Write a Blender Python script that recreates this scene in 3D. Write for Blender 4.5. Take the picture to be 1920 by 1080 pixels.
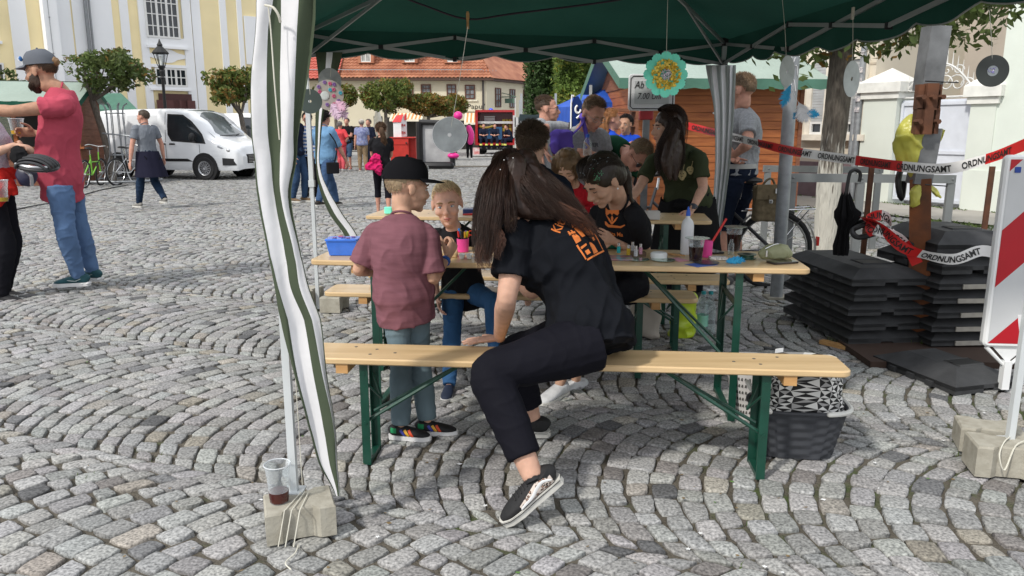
import bpy,bmesh,math,random
import numpy as np
from mathutils import Vector as V,Matrix,noise
from mathutils.bvhtree import BVHTree
R=math.radians
rnd=random.Random(7)
sc=bpy.context.scene
for o in list(bpy.data.objects):bpy.data.objects.remove(o)
# ---------------- camera, sky, sun, exposure ----------------
FPX=1441.0;CZ=1.40;PITCH=R(11.6)
cam=bpy.data.objects.new("camera",bpy.data.cameras.new("camera"));sc.collection.objects.link(cam)
cam.location=(0,0,CZ);cam.rotation_euler=(R(90)-PITCH,0,0)
cam.data.sensor_width=36;cam.data.lens=36*FPX/1920;cam.data.clip_start=.05;cam.data.clip_end=3000
sc.camera=cam
sc.render.resolution_x=1024;sc.render.resolution_y=576
SUN_DIR=V((.56,.60,-.82)).normalized()      # the way the light travels
SUN_EL=math.asin(-SUN_DIR.z)
w=bpy.data.worlds.new("World");sc.world=w;w.use_nodes=True
nt=w.node_tree;nt.nodes.clear()
wo=nt.nodes.new('ShaderNodeOutputWorld');bg=nt.nodes.new('ShaderNodeBackground');sky=nt.nodes.new('ShaderNodeTexSky')
sky.sky_type='NISHITA';sky.sun_disc=False;sky.sun_elevation=SUN_EL
sky.sun_rotation=math.atan2(-SUN_DIR.x,-SUN_DIR.y);sky.air_density=1.0;sky.dust_density=3.0;sky.ozone_density=1.0
# thin bright cloud: noise mixed over the sky
tc=nt.nodes.new('ShaderNodeTexCoord');nz=nt.nodes.new('ShaderNodeTexNoise');nz.inputs['Scale'].default_value=3.2;nz.inputs['Detail'].default_value=7
rp=nt.nodes.new('ShaderNodeValToRGB');rp.color_ramp.elements[0].position=.25;rp.color_ramp.elements[1].position=.52
mx=nt.nodes.new('ShaderNodeMix');mx.data_type='RGBA'
nz2=nt.nodes.new('ShaderNodeTexNoise');nz2.inputs['Scale'].default_value=7;nz2.inputs['Detail'].default_value=6
rp2=nt.nodes.new('ShaderNodeValToRGB');rp2.color_ramp.elements[0].color=(4.6,4.9,5.4,1);rp2.color_ramp.elements[1].color=(9.5,9.6,9.8,1)
L=nt.links.new
L(tc.outputs['Generated'],nz.inputs['Vector']);L(nz.outputs['Fac'],rp.inputs['Fac']);L(rp.outputs['Color'],mx.inputs[0])
L(tc.outputs['Generated'],nz2.inputs['Vector']);L(nz2.outputs['Fac'],rp2.inputs['Fac'])
L(sky.outputs[0],mx.inputs[6]);L(rp2.outputs['Color'],mx.inputs[7]);L(mx.outputs[2],bg.inputs['Color'])
bg.inputs['Strength'].default_value=.15
L(bg.outputs[0],wo.inputs['Surface'])
sl=bpy.data.lights.new("sun",'SUN');sl.energy=2.6;sl.angle=R(4);sl.color=(1,.955,.88)
so=bpy.data.objects.new("sun",sl);sc.collection.objects.link(so);so.rotation_euler=SUN_DIR.to_track_quat('-Z','Y').to_euler();so.location=(-20,-20,40)
sc.view_settings.view_transform='Standard';sc.view_settings.look='None';sc.view_settings.exposure=0.22;sc.view_settings.gamma=1
# ---------------- points from the photograph ----------------
_c,_s=math.cos(PITCH),math.sin(PITCH)
def ray(px,py):
    cx=(px-960)/FPX;cy=(540-py)/FPX
    return V((cx,_c+cy*_s,-_s+cy*_c))
def P(px,py,d):
    r=ray(px,py);t=d/r.y
    return V((r.x*t,d,CZ+r.z*t))
def G(px,py,z=0.):
    r=ray(px,py);t=(z-CZ)/r.z
    return V((r.x*t,r.y*t,z))
# ---------------- mesh collector ----------------
def cr(pts,sub):
    pts=[V(p)if len(p)==3 else p for p in pts]
    if sub<=1 or len(pts)<3:
        if sub>1 and len(pts)==2:return[pts[0].lerp(pts[1],i/sub)for i in range(sub+1)]
        return pts
    out=[]
    n=len(pts)
    for i in range(n-1):
        a=pts[max(i-1,0)];b=pts[i];c=pts[i+1];d=pts[min(i+2,n-1)]
        for k in range(sub):
            t=k/sub
            out.append(.5*((2*b)+(c-a)*t+(2*a-5*b+4*c-d)*t*t+(3*b-a-3*c+d)*t**3))
    out.append(pts[-1]);return out
def ci(vals,sub,n):
    if not hasattr(vals,'__len__'):vals=[vals]*n
    if len(vals)==2 and n!=2:vals=[vals[0]+(vals[1]-vals[0])*i/(n-1)for i in range(n)]
    if sub<=1:return list(vals)
    vs=[V((v,0,0))for v in vals]
    return[max(p.x,.0005)for p in cr(vs,sub)]
class MB:
    def __init__(s):s.v=[];s.f=[];s.m=[];s.c=[];s.cur=0;s.col=None
    def add(s,vs,fs,m=None):
        b=len(s.v);s.v.extend([tuple(x)for x in vs]);s.f.extend([tuple(i+b for i in f)for f in fs]);s.m.extend([s.cur if m is None else m]*len(fs))
        if s.col is not None:s.c.extend([s.col]*len(vs))
        return s
    def box(s,c,size,rz=0,M=None,taper=1.):
        hx,hy,hz=size[0]/2,size[1]/2,size[2]/2;c=V(c)
        q=M if M is not None else Matrix.Rotation(rz,3,'Z')
        vs=[c+q@V((x*hx*(taper if z>0 else 1),y*hy*(taper if z>0 else 1),z*hz))for z in(-1,1)for y in(-1,1)for x in(-1,1)]
        return s.add(vs,[(0,2,3,1),(4,5,7,6),(0,1,5,4),(2,6,7,3),(0,4,6,2),(1,3,7,5)])
    def bbox(s,a,b):return s.box([(a[i]+b[i])/2 for i in range(3)],[abs(b[i]-a[i])for i in range(3)])
    def rbox(s,c,size,r=.01,rz=0,M=None,n=3):   # box with rounded vertical corners and small edge bevel
        hx,hy,hz=size[0]/2,size[1]/2,size[2]/2;c=V(c);q=M if M is not None else Matrix.Rotation(rz,3,'Z')
        r=min(r,hx*.99,hy*.99);e=min(r*.35,hz*.4)
        def ring(z,ins):
            o=[]
            for(sx,sy,a0)in((1,1,0),(-1,1,90),(-1,-1,180),(1,-1,270)):
                for k in range(n+1):
                    a=R(a0+90*k/n)
                    o.append(c+q@V((sx*(hx-r)+(r-ins)*math.cos(a),sy*(hy-r)+(r-ins)*math.sin(a),z)))
            return o
        rs=[ring(-hz,e),ring(-hz+e,0),ring(hz-e,0),ring(hz,e)]
        N=len(rs[0]);vs=sum(rs,[]);fs=[]
        for k in range(3):
            for i in range(N):j=(i+1)%N;fs.append((k*N+i,k*N+j,(k+1)*N+j,(k+1)*N+i))
        fs.append(tuple(range(N))[::-1]);fs.append(tuple(3*N+i for i in range(N)))
        return s.add(vs,fs)
    def tube(s,pts,r,ry=None,side=None,n=10,sub=1,cap='flat',p=2.,closed=False):
        m=len(pts);rx=ci(r,sub,m);ryl=ci(ry,sub,m)if ry is not None else rx
        sides=None
        if side is not None:
            if isinstance(side,(list,))and len(side)==m:sides=[x.normalized()for x in cr(side,sub)]
            else:sides=[V(side).normalized()]*((m-1)*max(sub,1)+1)
        pts=cr(pts,sub);m=len(pts);prev=None;rings=[]
        for i in range(m):
            if closed:t=pts[(i+1)%m]-pts[i-1]
            else:t=pts[min(i+1,m-1)]-pts[max(i-1,0)]
            if t.length<1e-9:t=V((0,0,1))
            t.normalize()
            if sides:a=sides[min(i,len(sides)-1)]
            else:
                if prev is None:a=t.cross(V((0,0,1))if abs(t.z)<.9 else V((0,1,0)))
                else:a=prev
            a=a-t*a.dot(t)
            if a.length<1e-6:a=t.orthogonal()
            a.normalize();prev=a;b=t.cross(a)
            rings.append((pts[i],a,b,rx[i],ryl[i],t))
        if cap=='round':
            def endr(R0,sg):
                o=[]
                for ang in(35,65):
                    q,a,b,x,y,t=R0;k=math.cos(R(ang));h=math.sin(R(ang))*min(x,y)
                    o.append((q+t*sg*h,a,b,x*k,y*k,t))
                return o
            st=endr(rings[0],-1)[::-1];en=endr(rings[-1],1);rings=st+rings+en
        vs=[]
        for(q,a,b,x,y,t)in rings:
            for k in range(n):
                th=2*math.pi*k/n;cs,sn=math.cos(th),math.sin(th)
                if p!=2:cs=math.copysign(abs(cs)**(2/p),cs);sn=math.copysign(abs(sn)**(2/p),sn)
                vs.append(q+a*x*cs+b*y*sn)
        fs=[];M_=len(rings)
        for i in range(M_ if closed else M_-1):
            i2=(i+1)%M_
            for k in range(n):j=(k+1)%n;fs.append((i*n+k,i*n+j,i2*n+j,i2*n+k))
        if cap and not closed:
            c0=len(vs)
            if cap=='round':
                q,a,b,x,y,t=rings[0];vs.append(q-t*min(rings[2][3],rings[2][4])*.1)
                q,a,b,x,y,t=rings[-1];vs.append(q+t*min(rings[-3][3],rings[-3][4])*.1)
            else:vs.append(rings[0][0]);vs.append(rings[-1][0])
            for k in range(n):
                j=(k+1)%n;fs.append((c0,j,k));fs.append((c0+1,(M_-1)*n+k,(M_-1)*n+j))
        return s.add(vs,fs)
    def ell(s,c,r,ax=None,n=14,m=9):
        c=V(c);ax=ax or(V((1,0,0)),V((0,1,0)),V((0,0,1)))
        if not hasattr(r,'__len__'):r=(r,r,r)
        vs=[c+ax[2]*r[2]];
        for i in range(1,m):
            ph=math.pi*i/m
            for k in range(n):
                th=2*math.pi*k/n
                vs.append(c+ax[0]*r[0]*math.sin(ph)*math.cos(th)+ax[1]*r[1]*math.sin(ph)*math.sin(th)+ax[2]*r[2]*math.cos(ph))
        vs.append(c-ax[2]*r[2]);L_=len(vs)-1;fs=[]
        for k in range(n):j=(k+1)%n;fs.append((0,1+k,1+j));fs.append((L_,1+(m-2)*n+j,1+(m-2)*n+k))
        for i in range(m-2):
            for k in range(n):j=(k+1)%n;fs.append((1+i*n+k,1+(i+1)*n+k,1+(i+1)*n+j,1+i*n+j))
        return s.add(vs,fs)
    def lathe(s,c,prof,n=20,M=None,closed=False):  # prof: (r,z) list
        c=V(c);q=M or Matrix.Identity(3);vs=[];fs=[]
        for(r,z)in prof:
            for k in range(n):a=2*math.pi*k/n;vs.append(c+q@V((r*math.cos(a),r*math.sin(a),z)))
        for i in range(len(prof)-1):
            for k in range(n):j=(k+1)%n;fs.append((i*n+k,i*n+j,(i+1)*n+j,(i+1)*n+k))
        if closed:fs.append(tuple(range(n))[::-1]);fs.append(tuple((len(prof)-1)*n+k for k in range(n)))
        return s.add(vs,fs)
    def prism(s,poly,h,M=None,o=(0,0,0)):  # poly in local xy, extruded along local z
        q=M or Matrix.Identity(3);o=V(o);n=len(poly)
        vs=[o+q@V((x,y,0))for x,y in poly]+[o+q@V((x,y,h))for x,y in poly]
        fs=[tuple(range(n))[::-1],tuple(range(n,2*n))]+[(i,(i+1)%n,n+(i+1)%n,n+i)for i in range(n)]
        return s.add(vs,fs)
    def strip(s,A,B,th=None):   # ribbon between two point rows, optional thickness
        n=len(A);vs=[V(a)for a in A]+[V(b)for b in B];fs=[(i,i+1,n+i+1,n+i)for i in range(n-1)]
        return s.add(vs,fs)
    def grid(s,rows,m=None,wrap=False):
        nr=len(rows);nc=len(rows[0]);vs=[p for r_ in rows for p in r_];b=len(s.v)
        s.v.extend([tuple(x)for x in vs])
        for i in range(nr-1):
            for k in range(nc-1+(1 if wrap else 0)):
                j=(k+1)%nc
                s.f.append((b+i*nc+k,b+i*nc+j,b+(i+1)*nc+j,b+(i+1)*nc+k));s.m.append(m(i,k)if callable(m)else(m if m is not None else s.cur))
        if s.col is not None:s.c.extend([s.col]*len(vs))
        return s
    def join(s,o):
        b=len(s.v);s.v.extend(o.v);s.f.extend([tuple(i+b for i in f)for f in o.f]);s.m.extend(o.m)
        if s.c or o.c:s.c.extend(o.c)
        return s
def tmesh(mb,name='tmp'):
    me=bpy.data.meshes.new(name);me.from_pydata(mb.v,[],mb.f);me.update();return me
def remesh(mb,vox,sm=3,fac=.5,fold=0.,fs=7.,seed=0,fdir=(1,1,1)):
    me=tmesh(mb);ob=bpy.data.objects.new('tmp',me);sc.collection.objects.link(ob)
    bm=bmesh.new();bm.from_mesh(me);bmesh.ops.recalc_face_normals(bm,faces=bm.faces);bm.to_mesh(me);bm.free()
    m=ob.modifiers.new('r','REMESH');m.mode='VOXEL';m.voxel_size=vox
    if sm:k=ob.modifiers.new('s','SMOOTH');k.factor=fac;k.iterations=sm
    dg=bpy.context.evaluated_depsgraph_get();dg.update();e=ob.evaluated_get(dg);m2=bpy.data.meshes.new_from_object(e)
    n=len(m2.vertices);co=np.empty(n*3,'f');m2.vertices.foreach_get('co',co);co=co.reshape(-1,3)
    if fold and n:
        no=np.empty(n*3,'f');m2.vertices.foreach_get('normal',no);no=no.reshape(-1,3)
        d=np.empty(n,'f');ns=noise.noise;sx=seed*7.3
        fx,fy,fz=(fs*q for q in fdir)
        for i in range(n):
            x,y,z=co[i]
            wv=ns((x*3+sx,y*3,z*3))*.8
            a=ns((x*fx+sx+wv,y*fy+wv,z*fz+wv));b=ns((x*fs*2.3+sx,y*fs*2.3,z*fs*2.3+9))
            d[i]=((1-min(1,abs(a)*2.6))**2-.3)*.75+b*.35
        co=co+no*d[:,None]*fold
    o=MB();o.v=[tuple(map(float,c))for c in co];o.f=[tuple(p.vertices)for p in m2.polygons];o.m=[0]*len(o.f)
    bpy.data.objects.remove(ob);bpy.data.meshes.remove(me);bpy.data.meshes.remove(m2)
    return o
# ---------------- objects ----------------
def orgn(o):
    v=V((0,0,0))
    while o is not None:v=v+o.location;o=o.parent
    return v
def props(o,label=None,cat=None,group=None,kind=None):
    if label:o['label']=label
    if cat:o['category']=cat
    if group:o['group']=group
    if kind:o['kind']=kind
    return o
def obj(name,mb,mats,parent=None,smooth=True,label=None,cat=None,group=None,kind=None,ang=40,base=None):
    if not isinstance(mats,(list,tuple)):mats=[mats]
    a=np.array(mb.v,'f').reshape(-1,3)
    if parent is not None:og=orgn(parent)
    elif kind=='structure':og=V((0,0,0))
    else:
        lo=a.min(0);hi=a.max(0);og=V(base)if base is not None else V(((lo[0]+hi[0])/2,(lo[1]+hi[1])/2,lo[2]))
    a=a-np.array(og,'f')
    me=bpy.data.meshes.new(name);me.from_pydata(a.tolist(),[],mb.f)
    for m in mats:me.materials.append(m)
    if len(mats)>1:me.polygons.foreach_set('material_index',mb.m)
    if mb.c:
        ca=me.color_attributes.new('tint','FLOAT_COLOR','POINT')
        ca.data.foreach_set('color',np.array([(*c[:3],1)for c in mb.c],'f').ravel())
    if smooth:
        me.polygons.foreach_set('use_smooth',[True]*len(me.polygons))
        if ang:
            try:me.set_sharp_from_angle(angle=R(ang))
            except Exception:pass
    me.update()
    o=bpy.data.objects.new(name,me);sc.collection.objects.link(o)
    if parent is not None:o.parent=parent
    else:o.location=og
    return props(o,label,cat,group,kind)
def thing(name,label,cat,loc,group=None):
    o=bpy.data.objects.new(name,None);sc.collection.objects.link(o);o.location=V(loc);o.empty_display_size=.1
    return props(o,label,cat,group)
def dup(root,off,label=None,rz=0,scale=None):
    def cp(o,par):
        c=o.copy();sc.collection.objects.link(c)
        if par is not None:c.parent=par
        for ch in[x for x in bpy.data.objects if x.parent==o]:cp(ch,c)
        return c
    c=cp(root,None);c.location=root.location+V(off);c.rotation_euler.z+=rz
    if scale:c.scale=(scale,)*3
    if label:c['label']=label
    return c
# ---------------- materials ----------------
_M={}
def mat(name,col,rough=.6,var=.12,scale=6.,bump=0.,bscale=None,metal=0.,spec=.5,stretch=(1,1,1),attr=False,alpha=1.,trans=0.,sheen=0.,sss=0.,col2=None,ior=1.45,emit=0.,coat=0.,det=4.,bdist=.004):
    if name in _M:return _M[name]
    m=bpy.data.materials.new(name);m.use_nodes=True;n=m.node_tree;b=n.nodes['Principled BSDF'];_M[name]=m;l=n.links.new
    col=(*col[:3],1)
    b.inputs['Roughness'].default_value=rough;b.inputs['Metallic'].default_value=metal;b.inputs['Specular IOR Level'].default_value=spec;b.inputs['IOR'].default_value=ior
    if coat:b.inputs['Coat Weight'].default_value=coat
    if sheen:b.inputs['Sheen Weight'].default_value=sheen
    if sss:b.inputs['Subsurface Weight'].default_value=sss;b.inputs['Subsurface Radius'].default_value=(.01,.004,.002);b.inputs['Subsurface Scale'].default_value=1
    tcn=n.nodes.new('ShaderNodeTexCoord');mp=n.nodes.new('ShaderNodeMapping');mp.inputs['Scale'].default_value=stretch;l(tcn.outputs['Object'],mp.inputs[0])
    no=n.nodes.new('ShaderNodeTexNoise');no.inputs['Scale'].default_value=scale;no.inputs['Detail'].default_value=det;l(mp.outputs[0],no.inputs['Vector'])
    r=n.nodes.new('ShaderNodeValToRGB');r.color_ramp.elements[0].position=.3;r.color_ramp.elements[1].position=.7
    if col2:r.color_ramp.elements[0].color=col;r.color_ramp.elements[1].color=(*col2[:3],1)
    else:
        r.color_ramp.elements[0].color=tuple(c*(1-var)for c in col[:3])+(1,);r.color_ramp.elements[1].color=tuple(min(1,c*(1+var))for c in col[:3])+(1,)
    l(no.outputs['Fac'],r.inputs['Fac']);src=r.outputs['Color']
    if attr:
        at=n.nodes.new('ShaderNodeAttribute');at.attribute_name='tint';mm=n.nodes.new('ShaderNodeMix');mm.data_type='RGBA';mm.blend_type='MULTIPLY';mm.inputs[0].default_value=1
        l(src,mm.inputs[6]);l(at.outputs['Color'],mm.inputs[7]);src=mm.outputs[2]
    l(src,b.inputs['Base Color'])
    if bump:
        nb=n.nodes.new('ShaderNodeTexNoise');nb.inputs['Scale'].default_value=bscale or scale*6;nb.inputs['Detail'].default_value=5;l(mp.outputs[0],nb.inputs['Vector'])
        bu=n.nodes.new('ShaderNodeBump');bu.inputs['Strength'].default_value=bump;bu.inputs['Distance'].default_value=bdist;l(nb.outputs['Fac'],bu.inputs['Height']);l(bu.outputs[0],b.inputs['Normal'])
    if alpha<1:b.inputs['Alpha'].default_value=alpha
    if trans:b.inputs['Transmission Weight'].default_value=trans
    if emit:b.inputs['Emission Color'].default_value=col;b.inputs['Emission Strength'].default_value=emit
    return m
def cloth(name,col,**k):
    d=dict(rough=.95,var=.10,scale=5,bump=.35,bscale=260,spec=.08);d.update(k);return mat(name,col,**d)
def leafmat(name,c1):
    m=mat(name,c1,rough=.55,var=.25,scale=3,attr=True,spec=.3)
    n=m.node_tree;b=n.nodes['Principled BSDF'];out=n.nodes['Material Output']
    if not n.nodes.get('tl'):
        t=n.nodes.new('ShaderNodeBsdfTranslucent');t.name='tl';mxs=n.nodes.new('ShaderNodeMixShader');mxs.inputs[0].default_value=.28
        n.links.new(b.inputs['Base Color'].links[0].from_socket,t.inputs['Color']);n.links.new(b.outputs[0],mxs.inputs[1]);n.links.new(t.outputs[0],mxs.inputs[2]);n.links.new(mxs.outputs[0],out.inputs['Surface'])
    return m
def clear(name,tint=(.93,.95,.96),f=.10):
    m=bpy.data.materials.new(name);m.use_nodes=True;n=m.node_tree;n.nodes.clear();_M[name]=m;o=n.nodes.new('ShaderNodeOutputMaterial');t=n.nodes.new('ShaderNodeBsdfTransparent');g=n.nodes.new('ShaderNodeBsdfPrincipled');x=n.nodes.new('ShaderNodeMixShader');lw=n.nodes.new('ShaderNodeLayerWeight');lw.inputs['Blend'].default_value=.25;ma=n.nodes.new('ShaderNodeMath');ma.operation='MULTIPLY_ADD';ma.inputs[1].default_value=.55;ma.inputs[2].default_value=f
    t.inputs['Color'].default_value=(*tint,1);g.inputs['Base Color'].default_value=(.8,.83,.85,1);g.inputs['Roughness'].default_value=.12;n.links.new(lw.outputs['Facing'],ma.inputs[0]);n.links.new(ma.outputs[0],x.inputs[0]);n.links.new(t.outputs[0],x.inputs[1]);n.links.new(g.outputs[0],x.inputs[2]);n.links.new(x.outputs[0],o.inputs['Surface']);return m
clear('clear_cup',f=.05);clear('clear_plastic',(.86,.93,.93),.07);clear('clear_glass',f=.05)
WOODT=mat('pine_board',(.50,.345,.175),rough=.40,scale=3.0,stretch=(.5,7,9),det=8,col2=(.67,.49,.275),bump=.12,bscale=30,coat=.15)
WOODT2=mat('pine_batten',(.42,.22,.08),rough=.6,scale=8,stretch=(1,6,6),col2=(.55,.32,.13),bump=.2)
GREENM=mat('green_steel',(.006,.050,.032),rough=.38,var=.2,scale=12,bump=.1,coat=.2)
STEEL=mat('galvanised_steel',(.27,.285,.30),rough=.5,metal=.35,var=.18,scale=14,bump=.15,bscale=60)
ALU=mat('painted_frame_grey',(.36,.38,.38),rough=.45,metal=.25,var=.08)
WHITEP=mat('white_paint',(.76,.77,.77),rough=.4,var=.05)
BLACKP=mat('black_plastic',(.012,.012,.013),rough=.45,var=.2)
RUBBER=mat('black_rubber',(.034,.035,.037),rough=.75,var=.3,scale=9,bump=.3,bscale=150)
CHROME=mat('chrome',(.6,.6,.6),rough=.2,metal=1,var=.05)
STRING=mat('white_string',(.6,.58,.5),rough=.9)
GLASSD=mat('dark_glass',(.02,.025,.03),rough=.06,var=.1,spec=.8)
# ---------------- ground: granite setts laid in segmental arcs ----------------
def cobble_far_material():
    m=bpy.data.materials.new('cobble_far');m.use_nodes=True;n=m.node_tree;b=n.nodes['Principled BSDF'];l=n.links.new
    tcn=n.nodes.new('ShaderNodeTexCoord');vo=n.nodes.new('ShaderNodeTexVoronoi');vo.feature='DISTANCE_TO_EDGE';vo.inputs['Scale'].default_value=8
    vc=n.nodes.new('ShaderNodeTexVoronoi');vc.inputs['Scale'].default_value=8
    l(tcn.outputs['Object'],vo.inputs['Vector']);l(tcn.outputs['Object'],vc.inputs['Vector'])
    r=n.nodes.new('ShaderNodeValToRGB');r.color_ramp.elements[0].position=.0;r.color_ramp.elements[1].position=.08
    r.color_ramp.elements[0].color=(.10,.095,.08,1);r.color_ramp.elements[1].color=(1,1,1,1);l(vo.outputs['Distance'],r.inputs['Fac'])
    r2=n.nodes.new('ShaderNodeValToRGB');r2.color_ramp.elements[0].color=(.22,.22,.21,1);r2.color_ramp.elements[1].color=(.42,.41,.39,1);l(vc.outputs['Color'],r2.inputs['Fac'])
    mm=n.nodes.new('ShaderNodeMix');mm.data_type='RGBA';mm.blend_type='MULTIPLY';mm.inputs[0].default_value=1;l(r.outputs['Color'],mm.inputs[6]);l(r2.outputs['Color'],mm.inputs[7])
    l(mm.outputs[2],b.inputs['Base Color']);b.inputs['Roughness'].default_value=.85
    return m
g=MB();g.add([(-400,-60,-.03),(400,-60,-.03),(400,600,-.03),(-400,600,-.03)],[(0,1,2,3)])
obj('ground',g,cobble_far_material(),kind='structure')
jm=mat('joint_sand',(.075,.065,.05),rough=.95,scale=3.5,col2=(.13,.115,.09),bump=.8,bscale=90,bdist=.02,det=8)
def moss(m):
    n=m.node_tree;b=n.nodes['Principled BSDF'];src=b.inputs['Base Color'].links[0].from_socket;l=n.links.new
    tcn=n.nodes.new('ShaderNodeTexCoord');no=n.nodes.new('ShaderNodeTexNoise');no.inputs['Scale'].default_value=2.6;no.inputs['Detail'].default_value=8;no.inputs['Roughness'].default_value=.7;l(tcn.outputs['Object'],no.inputs['Vector'])
    sx=n.nodes.new('ShaderNodeSeparateXYZ');l(tcn.outputs['Object'],sx.inputs[0])
    ma=n.nodes.new('ShaderNodeMath');ma.operation='MULTIPLY_ADD';ma.inputs[1].default_value=.035;l(sx.outputs['X'],ma.inputs[0]);l(no.outputs['Fac'],ma.inputs[2])
    r=n.nodes.new('ShaderNodeValToRGB');r.color_ramp.elements[0].position=.55;r.color_ramp.elements[1].position=.66;l(ma.outputs[0],r.inputs['Fac'])
    mm=n.nodes.new('ShaderNodeMix');mm.data_type='RGBA';l(r.outputs['Color'],mm.inputs[0]);l(src,mm.inputs[6]);mm.inputs[7].default_value=(.06,.085,.025,1);l(mm.outputs[2],b.inputs['Base Color'])
moss(jm)
g=MB();N_=60
rows=[[V((-26+52*i/N_,1.2+30.5*j/N_,-.013))for i in range(N_+1)]for j in range(N_+1)]
g.grid(rows);obj('path_joints',g,jm,kind='structure')
def setts():
    rs=np.random.RandomState(3)
    ang=R(158);e1=np.array([math.cos(ang),math.sin(ang)]);e2=np.array([-e1[1],e1[0]])
    W=1.34;p=.108;Rr=W/math.sqrt(2);nst=13;corners=[]
    # bounds in pattern space
    ks=range(-38,38)
    for k in ks:
        bc=(k+.5)*W+.3
        nn=np.arange(-370,370)
        # quick cull: sample centre points
        cx=nn*p
        pos=cx[:,None]*e1[None]+bc*e2[None]
        ok=(pos[:,1]>.8)&(pos[:,1]<32)&(np.abs(pos[:,0])<pos[:,1]*.74+3)
        for n_ in nn[ok]:
            m=nst+(rs.rand()<.35)-(rs.rand()<.35)
            th=np.linspace(-math.pi/4,math.pi/4,m+1);step=th[1]-th[0]
            th[1:-1]+=(rs.rand(m-1)-.5)*step*.42
            wig=(rs.rand(m+1)-.5)*.016;
            b=Rr*np.sin(th);a=n_*p+Rr*(np.cos(th)-math.cos(math.pi/4))
            f=(1-np.abs(th/(math.pi/4))**3)
            pw=p*np.cos(th)
            b2=b+pw*np.sin(th)*f+wig;a2=n_*p+p+Rr*(np.cos(np.arcsin(np.clip(b2/Rr,-.75,.75)))-math.cos(math.pi/4))
            I=np.stack([b,a],1);O=np.stack([b2,a2],1)
            q=np.stack([I[:-1],I[1:],O[1:],O[:-1]],1)      # m,4,2
            q[:,:,0]+=bc
            corners.append(q)
    C=np.concatenate(corners);xy=C[...,1:2]*e1+C[...,0:1]*e2
    cen=xy.mean(1);keep=(cen[:,1]>1.25)&(cen[:,1]<30)&(np.abs(cen[:,0])<cen[:,1]*.70+1.4)
    xy=xy[keep];cen=cen[keep];n=len(xy)
    # gentle large scale warp
    wp=lambda P_:np.stack([P_[...,0]+.05*np.sin(P_[...,1]*1.3+1)+.03*np.sin(P_[...,0]*2.1+P_[...,1]),P_[...,1]+.05*np.sin(P_[...,0]*1.1)+.03*np.cos(P_[...,1]*1.7+P_[...,0])],-1)
    xy=wp(xy);cen=xy.mean(1)
    xy=xy+(rs.rand(n,4,2)-.5)*.020
    gap=.0035+rs.rand(n,1,1)*.0065
    dirc=xy-xy.mean(1,keepdims=True);ln=np.linalg.norm(dirc,axis=2,keepdims=True);xy=xy-dirc/ln*gap*1.3
    t=rs.rand(n);base=np.ones((n,3))*(.215+.12*rs.rand(n,1))*np.array([.985,.99,.99]);base*=1+(rs.rand(n,3)-.5)*.05
    tan=t<.022;base[tan]=np.array([.25,.232,.20])*(.8+.4*rs.rand(tan.sum(),1))
    tan2=(t>.055)&(t<.10);base[tan2]*=np.array([1.06,1.0,.90])
    dk=(t>.13)&(t<.175);base[dk]=np.array([.12,.122,.128])*(.75+.6*rs.rand(dk.sum(),1))
    rd=(t>.175)&(t<.188);base[rd]=np.array([.19,.178,.175])*(.8+.4*rs.rand(rd.sum(),1))
    zoff=(rs.rand(n)-.5)*.006;tilt=(rs.rand(n,2)-.5)*.006
    def build(sel,K,prof,jit,name):
        q=xy[sel];m=len(q)
        if not m:return
        tp=[]
        for(rho,z)in prof:
            for k in range(K):
                a=2*math.pi*(k+.5)/K;c,s=math.cos(a),math.sin(a);e=max(abs(c),abs(s))if K==4 else(abs(c)**8+abs(s)**8)**.125
                tp.append((rho*c/e,rho*s/e,z))
        tp=np.array(tp);u=(tp[:,0]+1)/2;v=(tp[:,1]+1)/2
        w4=np.stack([(1-u)*(1-v),u*(1-v),u*v,(1-u)*v],1)
        pos=np.einsum('kc,ncd->nkd',w4,q)
        z=tp[None,:,2]+zoff[sel][:,None]+tp[None,:,0]*tilt[sel][:,:1]+tp[None,:,1]*tilt[sel][:,1:]
        if jit:
            pos=pos+(rs.rand(*pos.shape)-.5)*jit;z=z+(rs.rand(*z.shape)-.5)*jit*.45
        vv=np.concatenate([pos,z[...,None]],2).reshape(-1,3)
        fs=[]
        kk=len(prof)
        for i in range(kk-1):
            for k in range(K):j=(k+1)%K;fs.append([i*K+k,i*K+j,(i+1)*K+j,(i+1)*K+k])
        fq=(np.array(fs)[None]+(np.arange(m)*K*kk)[:,None,None]).reshape(-1,4)
        top=(np.arange((kk-1)*K,kk*K)[None]+(np.arange(m)*K*kk)[:,None])
        me=bpy.data.meshes.new(name);me.vertices.add(len(vv));me.vertices.foreach_set('co',vv.astype('f').ravel())
        li=np.concatenate([fq.ravel(),top.ravel()]).astype('i');st=np.concatenate([np.arange(len(fq))*4,len(fq)*4+np.arange(m)*K]).astype('i')
        me.loops.add(len(li));me.loops.foreach_set('vertex_index',li);me.polygons.add(len(st));me.polygons.foreach_set('loop_start',st)
        me.polygons.foreach_set('use_smooth',[K>4]*len(st))
        me.update(calc_edges=True);me.validate()
        ca=me.color_attributes.new('tint','FLOAT_COLOR','POINT');cc=np.repeat(np.concatenate([base[sel],np.ones((m,1))],1),K*kk,0)
        ca.data.foreach_set('color',cc.astype('f').ravel())
        me.materials.append(granite)
        o=bpy.data.objects.new(name,me);sc.collection.objects.link(o);o['kind']='structure'
    d=cen[:,1]
    build(d<6.6,12,[(1.0,-.020),(.99,-.005),(.96,.0),(.86,.0015),(.45,.002)],.0045,'path')
    build((d>=6.6)&(d<13),8,[(1.0,-.018),(.965,-.001),(.65,.002)],.004,'path')
    build(d>=13,4,[(1.0,-.016),(.93,.001)],0,'path')
granite=mat('granite_sett',(.42,.42,.42),rough=.8,scale=95,col2=(1.55,1.54,1.5),attr=True,bump=.55,bscale=55,bdist=.006,det=8,spec=.35)
setts()
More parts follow.
